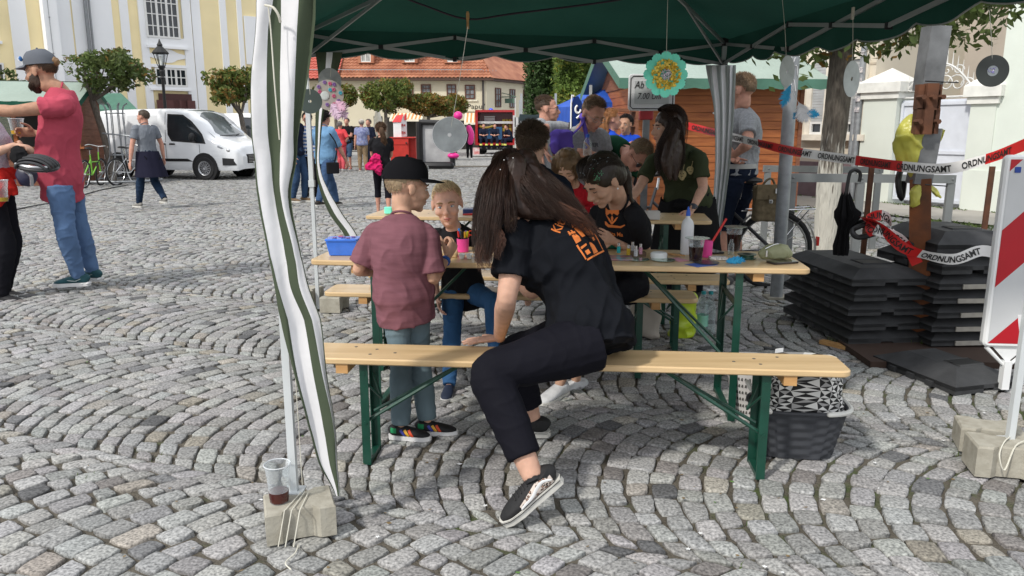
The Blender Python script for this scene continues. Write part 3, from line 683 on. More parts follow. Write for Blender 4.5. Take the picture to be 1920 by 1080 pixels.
    # pavement
    m=MB();a,b=wf.p(-2,0,.0),wf.p(18,0,0);n_=wf.n;m.add([a+n_*.1+V((0,0,.03)),b+n_*.1+V((0,0,.03)),b+n_*2.1+V((0,0,.03)),a+n_*2.1+V((0,0,.03))],[(0,1,2,3)])
    obj('pavement',m,mat('pavement_slabs',(.33,.31,.28),rough=.9,scale=1.5,var=.15,bump=.3),kind='structure',smooth=False)
    m=MB();m.col=(1,1,1);rs=random.Random(12)
    for _ in range(5000):
        a_=rs.uniform(0,12);o_=rs.choice((rs.uniform(.1,.35),rs.uniform(2.0,2.9)));
        if noise.noise((a_*1.5,o_*2,3))<.0:continue
        q=wf.p(a_,.02,o_);s_=rs.uniform(.6,1.4);m.col=(s_,s_,s_);leaf_quad(m,q,.045,rs,0)
    obj('grass',m,LEAF,kind='stuff',smooth=False,label='weeds and low grass along the edges of the pavement',cat='grass')
right_side()
# painted tree
def painted_tree():
    b=G(1545,482);d=b.y;t=thing('street_tree','tree with dark fissured bark, its trunk painted white below, behind the barrier tape','tree',b)
    pts=[b,P(1552,400,d),P(1558,300,d+.02),P(1570,200,d+.05),P(1578,110,d+.1),P(1584,40,d+.1)]
    def bark(m,pts,r,flare=1.):
        n=40;rows=[];pp=cr(pts,12)
        for i,q in enumerate(pp):
            row=[]
            for k in range(n):
                a=2*math.pi*k/n;rr=r*(1+.12*(1-i/len(pp)))
                gk=noise.noise((math.cos(a)*5,math.sin(a)*5,q.z*1.6));rr*=1+.09*(1-abs(gk)*4 if abs(gk)<.25 else 0)*-1+.04*noise.noise((math.cos(a)*12,math.sin(a)*12,q.z*7))
                row.append(q+V((math.cos(a)*rr,math.sin(a)*rr,0)))
            rows.append(row)
        m.grid(rows,wrap=True)
    m=MB();bark(m,pts,.122)
    bm_=mat('painted_bark',(.055,.045,.036),rough=.95,scale=9,col2=(.15,.13,.105),stretch=(5,5,.8),bump=1,bscale=9,bdist=.03)
    n=bm_.node_tree;B=n.nodes['Principled BSDF'];src=B.inputs['Base Color'].links[0].from_socket;tcn=n.nodes.new('ShaderNodeTexCoord');sx=n.nodes.new('ShaderNodeSeparateXYZ');n.links.new(tcn.outputs['Object'],sx.inputs[0])
    nn=n.nodes.new('ShaderNodeTexNoise');nn.inputs['Scale'].default_value=14;mp=n.nodes.new('ShaderNodeMapping');mp.inputs['Scale'].default_value=(2.5,2.5,.35);n.links.new(tcn.outputs['Object'],mp.inputs[0]);n.links.new(mp.outputs[0],nn.inputs['Vector'])
    ma=n.nodes.new('ShaderNodeMath');ma.operation='MULTIPLY_ADD';ma.inputs[1].default_value=1.6;n.links.new(nn.outputs['Fac'],ma.inputs[0]);n.links.new(sx.outputs['Z'],ma.inputs[2])
    r=n.nodes.new('ShaderNodeValToRGB');r.color_ramp.elements[0].position=.0;r.color_ramp.elements[0].color=(1,1,1,1);r.color_ramp.elements[1].color=(0,0,0,1)
    mr=n.nodes.new('ShaderNodeMapRange');mr.inputs[1].default_value=1.75;mr.inputs[2].default_value=2.0;n.links.new(ma.outputs[0],mr.inputs[0]);n.links.new(mr.outputs[0],r.inputs['Fac'])
    mm=n.nodes.new('ShaderNodeMix');mm.data_type='RGBA';n.links.new(r.outputs['Color'],mm.inputs[0]);n.links.new(src,mm.inputs[6]);mm.inputs[7].default_value=(.5,.48,.42,1);n.links.new(mm.outputs[2],B.inputs['Base Color'])
    # limbs
    top=pts[-1]
    obj('trunk',m,bm_,t)
    m=MB()
    for e in((.9,-.4,.5),(-.9,.2,.6),(.2,.9,.8),(1.6,.4,.5),(-.4,-.9,.6)):m.tube([top-V((0,0,.1)),top+V(e)*.5,top+V(e)],[.1,.07,.03],n=6,sub=2)
    obj('limb',m,BARK,t)
    bl=[((q.x,q.y,q.z),r)for q,r in((P(1480,50,8.2),(.7,.7,.48)),(P(1475,150,8.2),(.28,.3,.16)),(P(1560,45,8.6),(.95,.8,.42)),(P(1660,40,8.6),(.6,.7,.30)),(P(1800,10,8.4),(.7,.6,.5)),(P(1745,42,8.4),(.4,.5,.26)),(P(1600,-60,9),(2.2,2,1.0)))]
    c=MB();c.col=(1,1,1);crown(c,bl,11000,.06,77,(1,1,1),.02,.3);obj('crown',c,LEAF,t,smooth=False)
painted_tree()
# ---------------- the folding tent ----------------
FL=G(552,922,.12);RL=G(597,582,0);RR=V((1.75,6.6,0));FR=G(1893,826,.13)
TZ=2.13
TGREEN=cloth('dark_green_canopy',(.017,.062,.046),var=.18,scale=1.2,rough=.7,bump=.5,bscale=30)
GREY_EDGE=mat('grey_piping',(.30,.32,.31),rough=.8)
CW=cloth('white_drape',(.80,.80,.82),var=.05,bump=.4,bscale=40);CG=cloth('olive_drape',(.075,.095,.062),var=.1,bump=.4,bscale=40)
def translucent(m,f):
    n=m.node_tree;b=n.nodes['Principled BSDF'];t=n.nodes.new('ShaderNodeBsdfTranslucent');mx_=n.nodes.new('ShaderNodeMixShader');mx_.inputs[0].default_value=f
    n.links.new(b.inputs['Base Color'].links[0].from_socket,t.inputs['Color']);n.links.new(b.outputs[0],mx_.inputs[1]);n.links.new(t.outputs[0],mx_.inputs[2]);n.links.new(mx_.outputs[0],n.nodes['Material Output'].inputs['Surface'])
translucent(CW,.25);translucent(CG,.15);translucent(TGREEN,.16)
tent=thing('folding_tent','dark green folding tent with scalloped edge over the craft tables','tent',((FL.x+RR.x)/2,(FL.y+RR.y)/2,0))
def XY(p,z):return V((p.x,p.y,z))
PK=(XY(FL,0)+XY(FR,0)+XY(RL,0)+XY(RR,0))/4;PK.z=2.72
def poles():
    for(b,z0)in((FL,.12),(RL,.02),(RR,.02),(FR,.13)):
        m=MB();r=.0165
        m.box((b.x,b.y,(z0+1.0)/2),(.026,.026,1.0-z0));m.box((b.x,b.y,1.55),(.034,.034,1.15));m.box((b.x,b.y,z0+.004),(.07,.07,.008));m.box((b.x,b.y,1.0),(.042,.042,.05))
        obj('pole',m,mat('pole_white',(.58,.61,.62),rough=.45,metal=.1,var=.05),tent,smooth=False)
        for zz in(1.93,2.11):m=MB();m.box((b.x,b.y,zz),(.055,.055,.065));obj('bracket',m,BLACKP,tent,smooth=False)
poles()
def bar(m,a,b,w=.024,t=.012):
    d=(b-a);M=d.to_track_quat('X','Z').to_matrix();m.box((a+b)/2,(d.length,t,w),M=M)
def truss():
    for(a,b)in((RL,RR),(RR,FR),(FL,RL),(FL,FR)):
        n=V((b.y-a.y,a.x-b.x,0)).normalized()*.007
        for i in range(3):
            p0=a.lerp(b,i/3);p1=a.lerp(b,(i+1)/3);lo,hi=1.935,2.095
            m=MB()
            if i%2==0:q=((lo,hi),(hi,lo))
            else:q=((hi,lo),(lo,hi))
            if i==1:q=((hi,lo),(lo,hi))
            bar(m,XY(p0,q[0][0])+n,XY(p1,q[0][1])+n);bar(m,XY(p0,q[1][0])-n,XY(p1,q[1][1])-n)
            obj('truss_bar',m,ALU,tent,smooth=False)
            c=(XY(p0,0)+XY(p1,0))/2;js=[(c+V((0,0,(lo+hi)/2)),(.035,.035,.03))]+([(XY(p0,lo),(.03,.03,.035)),(XY(p0,hi),(.03,.03,.035))]if i else[])
            for q_,s_ in js:m=MB();m.box(q_,s_);obj('joint',m,BLACKP,tent,smooth=False)
    for b in(FL,RL,RR,FR):
        m=MB();top=XY(b,2.10);mid=top.lerp(PK-V((0,0,.1)),.5);bar(m,top,mid,.026,.014);bar(m,mid,PK-V((0,0,.08)),.022,.012);bar(m,XY(b,1.93),top.lerp(PK-V((0,0,.1)),.36),.022,.012)
        obj('rafter',m,ALU,tent,smooth=False)
truss()
def canopy():
    m=MB();cs=[XY(q,TZ)+((XY(q,0)-XY(PK,0))*.014)for q in(FL,FR,RR,RL)]
    for i in range(4):
        a,b=cs[i],cs[(i+1)%4];rows=[];N=18
        cen=(a+b)/2;out=V((0,0,0))
        for j in range(N+1):
            t=j/N;row=[]
            for k in range(N+1):
                s=k/N;e=a.lerp(b,s)+out;p_=e.lerp(PK,t);sag=.05*math.sin(math.pi*t)*math.sin(math.pi*s)+.012*math.sin(math.pi*t)*noise.noise((p_.x*3,p_.y*3,1));p_=p_-V((0,0,sag));row.append(p_)
            rows.append(row)
        m.grid(rows)
    obj('canopy_roof',m,TGREEN,tent,ang=60)
    for i in range(4):
        a,b=cs[i],cs[(i+1)%4];out=V((b.y-a.y,a.x-b.x,0)).normalized();N=120;top=[];bot=[];rows=[]
        nsc=7 if i in(1,2)else 6
        for r_ in range(5):
            row=[]
            for k in range(N+1):
                s=k/N;sc_=abs(math.sin(math.pi*s*nsc))**.8;drop=(.155+.045*sc_+(.07*(1-abs(2*s-.9))if i==1 else 0))*r_/4
                wv=.02*math.sin(s*23+i)*r_/4+.01*math.sin(s*57+i*2)*r_/4
                row.append(a.lerp(b,s)+out*wv-V((0,0,drop)))
            rows.append(row)
        m=MB();m.grid(rows);v=obj('valance',m,TGREEN,tent,ang=60)
        q=MB();q.tube(rows[-1],.0045,n=5);obj('piping',q,GREY_EDGE,v)
canopy()
def drape(name,rows,d0,amp,mats_,label=None,seed=0,sub=5,dy=None):
    # rows: (py, [x boundaries]); bands alternate between the materials
    ys=[r[0]for r in rows];nb=len(rows[0][1]);out=[]
    for i in range(len(rows)-1):
        for k in range(6):
            t=k/6;f=[];
            for j in range(nb):
                p0=rows[max(i-1,0)][1][j];p1=rows[i][1][j];p2=rows[i+1][1][j];p3=rows[min(i+2,len(rows)-1)][1][j]
                f.append(.5*(2*p1+(p2-p0)*t+(2*p0-5*p1+4*p2-p3)*t*t+(3*p1-p0-3*p2+p3)*t**3))
            out.append((ys[i]+(ys[i+1]-ys[i])*t,f))
    out.append(rows[-1]);g=[]
    for(y,f)in out:
        row=[]
        for j in range(nb-1):
            for k in range(sub):
                s=j+k/sub;x=f[j]+(f[j+1]-f[j])*k/sub;dd=d0 if dy is None else d0+dy(y)
                row.append(P(x,y,dd+amp*min(1,(f[-1]-f[0])/85)*(math.sin(s*2.6+y*.004+seed)+.3*math.sin(s*4.1+y*.013)+.35*noise.noise((s*1.5,y*.012,seed)))))
        row.append(P(f[-1],y,(d0 if dy is None else d0+dy(y))+amp*math.sin(s*2.6)))
        g.append(row)
    m=MB();m.grid(g,lambda i,k:(k//sub)%2);return obj(name,m,mats_,tent,ang=70,label=label)
drape('side_curtain',[(-60,(480,483,514,529,562,594)),(0,(480,481,512,527,560,592)),(50,(479,480,503,527,557,590)),(150,(470,471,500,525,553,577)),(250,(471,473,502,527,550,560)),(300,(477,479,508,525,550,556)),(370,(483,487,515,527,540,546)),(480,(503,507,535,552,563,565)),
    (540,(515,522,545,562,578,580)),(600,(526,540,570,585,600,602)),(700,(551,557,587,604,611,613)),(800,(578,582,606,625,628,629)),(870,(598,602,618,630,632,633)),(930,(629,630,633,636,637,638))],2.50,.014,[CG,CW],'wide green and white striped curtain tied to the front pole',1)
GD=cloth('grey_drape',(.36,.39,.38),var=.08);translucent(GD,.45)

drape('side_curtain',[(122,(1323,1334,1343,1352,1360,1368,1374,1380)),(200,(1338,1342,1350,1355,1362,1367,1372,1377)),(300,(1341,1344,1350,1354,1358,1362,1366,1370)),(380,(1337,1340,1344,1347,1350,1353,1356,1360)),(440,(1334,1336,1339,1341,1343,1346,1349,1352))],6.5,.05,[GD,CW],'gathered grey and white striped curtain at the right rear pole',3)
drape('side_curtain',[(98,(592,612,624,642)),(150,(597,608,616,628)),(205,(592,599,604,609)),(270,(591,596,599,601)),(310,(592,595,599,600)),(350,(598,604,612,613)),(400,(617,627,640,642)),(447,(648,658,670,672))],5.9,.015,[CG,CW],'thin grey and white curtain strip blowing at the left rear pole',5)
# string tied round the curtain and hanging lines
m=MB();m.tube([P(497,10,2.46),P(512,14,2.44),P(522,28,2.44),P(526,42,2.45)],.004,n=6,sub=4);m.tube([P(503,12,2.45),P(508,60,2.45),P(515,160,2.44),P(524,262,2.46)],.0022,n=5,sub=3);obj('tie_string',m,STRING,tent)
m=MB();m.tube([P(553,690,2.66),P(560,800,2.64),P(568,925,2.62)],.0016,n=5,sub=3);obj('guy_string',m,STRING,tent)
m=MB();m.tube([P(738,-12,4.2),P(800,12,4.2),P(877,36,4.2),P(960,26,4.2),P(1160,0,4.2),P(1230,-20,4.2)],.005,n=5,sub=4);obj('purple_cord',m,mat('purple_cord',(.03,.015,.03)),tent)
# concrete weights
CONC=mat('concrete',(.28,.26,.21),rough=.95,scale=18,col2=(.40,.38,.32),bump=.7,bscale=70,bdist=.004,det=8)
def block(lb,c,rz,L_=.235,W_=.165,H_=.115,z=0.01):
    pr=[(-.5,-.5),(-.5,.5),(.5,.5),(.5,-.5)];a,b,k=L_/2,W_/2,W_*.13
    poly=[(-a,-b),(-a*.55,-b),(-a*.35,-b+k),(a*.35,-b+k),(a*.55,-b),(a,-b),(a,b),(a*.55,b),(a*.35,b-k),(-a*.35,b-k),(-a*.55,b),(-a,b)]
    M=Matrix.Rotation(rz,3,'Z');m=MB();n=len(poly);vs=[]
    for(z_,s)in((0,1),(H_-.008,1),(H_,.95)):
        for(x,y)in poly:vs.append(V((c[0],c[1],z))+M@V((x*s,y*s,z_)))
    fs=[tuple(range(n))[::-1],tuple(range(2*n,3*n))]+[(i+r*n,(i+1)%n+r*n,(i+1)%n+(r+1)*n,i+(r+1)*n)for r in(0,1)for i in range(n)]
    m.add(vs,fs);o=obj('concrete_block',m,CONC,smooth=False,label=lb,cat='concrete block',group='concrete weights on the tent feet')
    return o
c=G(562,968,.06);block('notched concrete block under the left front tent pole with a cup on top',c,R(20));CB=c
q=MB()
for dx in(-.012,.0,.014):q.tube([V((c.x+.01+dx,c.y+.04,.132)),V((c.x+dx*2,c.y-.09,.129)),V((c.x-.02+dx*2,c.y-.118,.01))],.0022,n=5)
q.tube([V((c.x+.02,c.y-.1,.01)),V((c.x+.025,c.y-.16,.012)),V((c.x+.01,c.y-.22,.013)),V((c.x+.04,c.y-.26,.012))],.0022,n=5,sub=4);obj('string',q,STRING,label='pale string wound round the left concrete block and trailing on the paving',cat='string')
c=G(1882,862,.06);block('concrete block in front at the right edge under the tent pole with pale string',c,R(-14),.26,.17,.13)
block('concrete block behind the front one at the right edge',(c.x+.08,c.y+.24),R(-20),.25,.17,.11)
q=MB();q.tube([V((c.x+.06,c.y+.05,.147)),V((c.x-.02,c.y-.02,.15)),V((c.x-.08,c.y-.088,.12)),V((c.x-.06,c.y-.10,.06)),V((c.x+.0,c.y-.06,.148)),V((c.x+.1,c.y,.15))],.003,n=5,sub=5);obj('string',q,STRING,label='pale string lying on the right concrete block',cat='string')
c=G(588,568,.05);block('dark concrete block at the foot of the left rear tent pole',(c.x-.06,c.y),R(80),.25,.2,.16);block('concrete block right of the left rear tent pole under the bench end',(c.x+.18,c.y-.05),R(85),.25,.16,.12)
# ---------------- beer tables and benches ----------------
def board_set(name,lb,cat,A,B,w_,z,inset=.32,table=False,group=None,th=.027):
    A=V((A[0],A[1],0));B=V((B[0],B[1],0));u=(B-A);L_=u.length;u.normalize();v=V((-u.y,u.x,0));M=Matrix((u,v,V((0,0,1)))).transposed()
    c=(A+B)/2+v*w_/2;t=thing(name,lb,cat,c,group)
    pt=lambda a,b,zz:A+u*a+v*b+V((0,0,zz))
    m=MB();m.rbox(c+V((0,0,z-th/2)),(L_,w_,th),.045,M=M,n=6);bd=obj('table_top' if table else 'seat',m,WOODT,t,ang=35)
    for sx in(0,1):
        a0=inset if sx==0 else L_-inset;sg=1 if sx==0 else-1;lh=z-th
        m=MB();m.box(pt(a0-sg*.085,w_/2,lh-.02),(.05,w_*.92,.04),M=M);obj('batten',m,WOODT2,t,smooth=False)
        k=.035
        for b in(k,w_-k):
            m=MB();m.box(pt(a0,b,lh/2),(.035,.006,lh),M=M);m.box(pt(a0-sg*.0155,b+(.013 if b<w_/2 else-.013),lh/2),(.004,.03,lh),M=M)
            for zz in(lh*.42,lh*.9):m.tube([pt(a0,b-.006,zz),pt(a0,b+.006,zz)],.008,n=8)
            obj('leg',m,GREENM,t,smooth=False)
        m=MB();m.box(pt(a0,w_/2,.012),(.03,w_-2*k-.01,.018),M=M);
        obj('cross_bar',m,GREENM,t,smooth=False)
        if table:m=MB();m.box(pt(a0,w_/2,lh*.78),(.01,w_-2*k-.01,.03),M=M);obj('cross_bar',m,GREENM,t,smooth=False)
        m=MB();e=pt(a0+sg*(.42 if not table else .46),w_/2,lh-.008)
        for b in(k+.02,w_-k-.02):
            m.tube([pt(a0,b,lh*(.42 if not table else .36)),e],.008,n=6)
        m.tube([pt(a0,k+.02,lh*.8),pt(a0+sg*.05,w_/2,lh*.6),pt(a0,w_-k-.02,lh*.8)],.006,n=6)
        obj('brace',m,GREENM,t)
        m=MB()
        for(da,b)in((.02,.3),(.03,.62),(.12,.42),(-.07,.75)):m.tube([pt(a0+sg*da,w_*b,z-.001),pt(a0+sg*da,w_*b,z+.0012)],.007,n=8)
        obj('screw',m,mat('screw_heads',(.16,.15,.14),rough=.5,metal=.5),bd,smooth=False)
    return t
board_set('beer_bench','pine beer bench in front on which the woman with long hair sits','bench',(-.94,3.06),(1.33,2.86),.235,.48,group='benches of the craft stand')
board_set('beer_table','front pine beer table covered with craft things','table',(-1.01,3.76),(1.39,3.50),.53,.77,table=True,group='tables of the craft stand')
board_set('beer_bench','pine beer bench behind the front table on which the girl with the fox shirt sits','bench',(-1.1,4.36),(1.04,4.17),.25,.48,group='benches of the craft stand')
board_set('beer_bench','pine beer bench at the near side of the rear table','bench',(-.95,4.92),(1.36,4.68),.25,.48,group='benches of the craft stand')
board_set('beer_table','rear pine beer table the woman in the olive shirt leans on','table',(-1.11,5.76),(1.42,5.42),.53,.77,table=True,group='tables of the craft stand')
# small wooden foot under the bench leg
# ---------------- hanging decorations ----------------
def spin(nrm,up=V((0,0,1))):
    n=V(nrm).normalized();a=up.cross(n).normalized();b=n.cross(a);return Matrix((a,b,n)).transposed()
def disc(lb,px,py,rpx,d,nrm,colm,s_top,hole=True,ratio=None):
    c=P(px,py,d);r=rpx/FPX*d;M=spin(nrm);t=thing('hanging_disc',lb,'hanging disc',c,'decorated discs hanging from the tent')
    m=MB();ri=r*.12 if hole else .0005;m.lathe(c,[(ri,-.0008),(r,-.0008),(r,.0008),(ri,.0008),(ri,-.0008)],n=48,M=M);o=obj('disc',m,colm,t,ang=30)
    m=MB();m.lathe(c,[(r*.985,.001),(r*1.012,.0),(r*.985,-.001)],n=48,M=M);
    s=P(s_top[0],s_top[1],d);m2=MB();m2.tube([c+V((0,0,0))+(M@V((0,0,-.003))),c.lerp(s,.5)+V((.003,0,0)),s],.0014,n=5,sub=2);obj('string',m2,STRING,t)
    return t,c,r,M
FOILG=mat('silver_foil',(.33,.35,.35),rough=.5,metal=.35,var=.25,scale=14,bump=.9,bscale=14,bdist=.01);DKD=mat('grey_green_disc',(.055,.075,.068),rough=.5,var=.15,scale=8,bump=.4,bscale=12);FROST=mat('frosted_disc',(.38,.41,.42),rough=.4,var=.2,scale=12,bump=.4,bscale=30);CDB=mat('black_disc',(.05,.055,.05),rough=.3,metal=.3,var=.5,scale=4)
t,c,r,M=disc('large grey foil disc with ragged white rim hanging in the middle',843,253,31.5,3.3,(.08,-1,.05),FOILG,(877,50))
m=MB();rr=random.Random(2);m.tube([c+M@V((r*math.cos(a/30*2*math.pi)*rr.uniform(.99,1.03),r*math.sin(a/30*2*math.pi)*rr.uniform(.99,1.03),0))for a in range(30)],.0016,n=5,closed=True,cap=False);obj('rim',m,mat('glue_white',(.7,.7,.7),rough=.5),t)
m=MB();m.ell(c+M@V((0,0,.002)),(.009,.009,.003),ax=(M.col[0],M.col[1],M.col[2]));obj('glue_blob',m,mat('glue_white',(.7,.7,.7)),t)
m=MB();m.box(P(877,38,4.18),(.012,.014,.085));m.box(P(877,30,4.175),(.016,.01,.03));obj('clothes_peg',m,WOODT2,smooth=False,label='wooden clothes peg on the dark cord above the large grey disc',cat='clothes peg')
m=MB();m.box(P(1599,25,4.15),(.012,.014,.06));obj('clothes_peg',m,mat('peg_white',(.55,.5,.42)),smooth=False,label='pale clothes peg above the oval disc near the painted tree',cat='clothes peg')
disc('dark grey-green disc at the left by the striped curtain',581,190,22,3.6,(.25,-1,0),DKD,(579,152))
disc('crumpled grey foil disc, behind the flowered one at the left',619,151,22,4.6,(.75,-1,0),FOILG,(620,110))
def flower(m,c,M,r,n=6):
    for k in range(n):a=2*math.pi*k/n;p_=c+M@V((math.cos(a)*r*.6,math.sin(a)*r*.6,.003));m.ell(p_,(r*.45,r*.45,.0025),ax=(M.col[0],M.col[1],M.col[2]),n=8,m=4)
t,c,r,M=disc('pale disc glued with pink, purple and blue flowers and a pink feather tail',616,178,27,4.2,(.3,-1,0),mat('beige_disc',(.42,.38,.34),rough=.5,var=.1),(614,150),hole=False)
for i,(a,q,col)in enumerate(((80,.75,'p'),(105,.85,'v'),(60,.8,'v'),(140,.8,'v'),(160,.6,'p'),(10,.8,'b'),(45,.5,'p'),(330,.75,'v'),(300,.7,'p'),(285,.9,'v'),(260,.65,'v'),(70,.35,'b'),(350,.35,'p'))):
    m=MB();flower(m,c+M@V((r*q*math.cos(R(a)),r*q*math.sin(R(a)),0)),M,r*.13);obj('paper_flower',m,{'p':mat('pink_felt',(.55,.10,.2)),'v':mat('violet_felt',(.22,.12,.34)),'b':mat('blue_felt',(.06,.38,.5))}[col],t)
m=MB();m.ell(c+M@V((-r*.25,-r*.05,.003)),(r*.3,r*.3,.003),ax=(M.col[0],M.col[1],M.col[2]));obj('inner_ring',m,mat('pearl',(.6,.64,.62),rough=.3),t)
def feather(m,a,b,wd,rs,n=26):
    a=V(a);b=V(b);d=b-a;s=d.cross(V((0,1,0))).normalized()
    for i in range(n):
        for sg in(-1,1):
            t0=i/n;w0=wd*math.sin(math.pi*min(1,t0*.9+.12));q=a+d*t0;e=q+d*.18+s*sg*w0*rs.uniform(.7,1.15)+V((0,rs.uniform(-.01,.01),rs.uniform(-.004,.004)));k=d.normalized()*.006
            m.add([q-k,q+k,e],[(0,1,2)])
    m.tube([a,b],.0012,n=4)
rs=random.Random(3)
m=MB();feather(m,P(625,195,4.15),P(650,220,4.15),.05,rs);feather(m,P(622,196,4.14),P(636,222,4.13),.04,rs);obj('feather',m,mat('pale_pink_feather',(.68,.5,.64),rough=.8),t,smooth=False)
m=MB();feather(m,P(630,190,4.14),P(646,206,4.13),.03,rs);obj('feather',m,mat('pink_feather',(.68,.42,.55),rough=.8),t,smooth=False)
t,c,r,M=disc('narrow oval looking frosted disc with white and blue feathers hanging before the metal pole',1476,134,28,4.4,(.95,-1,0),FROST,(1467,0))
m=MB();feather(m,P(1482,160,4.35),P(1466,200,4.35),.035,rs);obj('feather',m,mat('blue_feather',(.04,.38,.68),rough=.8),t,smooth=False)
m=MB();m.tube([P(1482,160,4.36),P(1499,197,4.36)],.0012,n=4);feather(m,P(1498,193,4.35),P(1514,228,4.35),.05,rs,34);feather(m,P(1498,195,4.34),P(1505,228,4.34),.04,rs);obj('feather',m,mat('white_feather',(.75,.75,.78),rough=.8),t,smooth=False)
m=MB();feather(m,P(1512,210,4.35),P(1535,216,4.35),.03,rs);feather(m,P(1500,205,4.36),P(1488,222,4.36),.02,rs);obj('feather',m,mat('blue_feather',(.04,.38,.68)),t,smooth=False)
disc('plain frosted disc hanging just right of the painted tree trunk',1597,148,32,4.1,(.9,-1,0),FROST,(1599,20))
t,c,r,M=disc('dark grey disc with sparkling violet centre at the far right',1861,133,28,3.7,(-.15,-1,0),CDB,(1855,20))
m=MB();m.lathe(c,[(r*.08,.003),(r*.33,.003),(r*.33,.001)],n=24,M=M);obj('inner_ring',m,FROST,t);m=MB()
for k in range(26):m.ell(c+M@V((rs.gauss(0,r*.1),rs.gauss(0,r*.1),.004)),.0025,n=5,m=3)
obj('glitter',m,mat('violet_glitter',(.35,.3,.7),rough=.2,metal=.6,var=.6,scale=200),t)
# turquoise and gold paper flower
def big_flower():
    c=P(1248,140,3.9);M=spin((.05,-1,.02));r=40/FPX*3.9;t=thing('paper_flower','turquoise paper flower with gold sequins and silver centre hanging from the tent','paper flower',c)
    m=MB();n=12
    for k in range(n):
        a=2*math.pi*k/n;pc=c+M@V((math.cos(a)*r*.76,math.sin(a)*r*.76,0));pr=r*.245;vs=[pc+M@V((0,0,.004))]
        for j in range(24):b=2*math.pi*j/24;q=pr*(1+.12*(j%2));vs.append(pc+M@V((math.cos(b)*q,math.sin(b)*q,.004*math.sin(b+a)+.002*(k%2))))
        m.add(vs,[(0,1+j,1+(j+1)%24)for j in range(24)])
    m.lathe(c-M.col[2]*.003,[(.001,0),(r*.6,0)],n=24,M=M);obj('petals',m,mat('turquoise_card',(.22,.90,.68),rough=.6),t,smooth=False)
    m=MB();rs=random.Random(6)
    for k in range(340):
        a=rs.uniform(0,6.28);q=r*rs.uniform(.26,.66);pc=c+M@V((math.cos(a)*q,math.sin(a)*q,rs.uniform(.004,.014)));N_=(M.col[2]+V((rs.gauss(0,.5),rs.gauss(0,.5),rs.gauss(0,.5)))).normalized();m.lathe(pc,[(.0005,0),(r*.055,0)],n=7,M=spin(N_))
    obj('sequin',m,mat('gold_sequins',(.80,.48,.04),rough=.35,metal=.3,var=.5,scale=40,col2=(.9,.75,.15)),t,smooth=False)
    m=MB()
    for k in range(90):
        a=rs.uniform(0,6.28);q=r*rs.uniform(0,.24);m.ell(c+M@V((math.cos(a)*q,math.sin(a)*q,rs.uniform(.012,.02))),r*.035,n=5,m=3)
    obj('centre',m,mat('silver_glitter',(.5,.46,.5),rough=.3,metal=.5,var=.6,scale=120),t,smooth=False)
    m=MB();m.tube([c+V((0,0,r*.95)),P(1252,-5,3.9)],.0014,n=4);obj('string',m,STRING,t)
big_flower()
# ---------------- vehicles ----------------
def wheel(par,c,r,w_,ax,m_t,m_r,name='wheel',spokes=7,hub=None):
    ax=V(ax).normalized();M=spin(ax);m=MB();m.lathe(c,[(r*.62,-w_/2),(r*.9,-w_/2),(r,-w_*.32),(r,w_*.32),(r*.9,w_/2),(r*.62,w_/2),(r*.6,0)],n=32,M=M);W_=obj(name,m,m_t,par)
    m=MB();m.lathe(c,[(.001,w_*.42),(r*.14,w_*.46),(r*.2,w_*.36),(r*.5,w_*.38),(r*.62,w_*.47),(r*.64,w_*.3)],n=32,M=M)
    for k in range(spokes*2):
        a=2*math.pi*k/spokes/2;m.box(V(c)+M@V((math.cos(a)*r*.38,math.sin(a)*r*.38,w_*.43)),(r*.34,r*.075,w_*.08),M=M@Matrix.Rotation(a,3,'Z'))
    obj('rim',m,m_r,W_,ang=30);return W_
VANW=mat('van_white',(.74,.76,.78),rough=.22,var=.02,coat=.6,scale=1);TYRE=mat('tyre',(.018,.018,.019),rough=.85,var=.2);RIMM=mat('silver_hubcap',(.42,.43,.45),rough=.3,metal=.7)
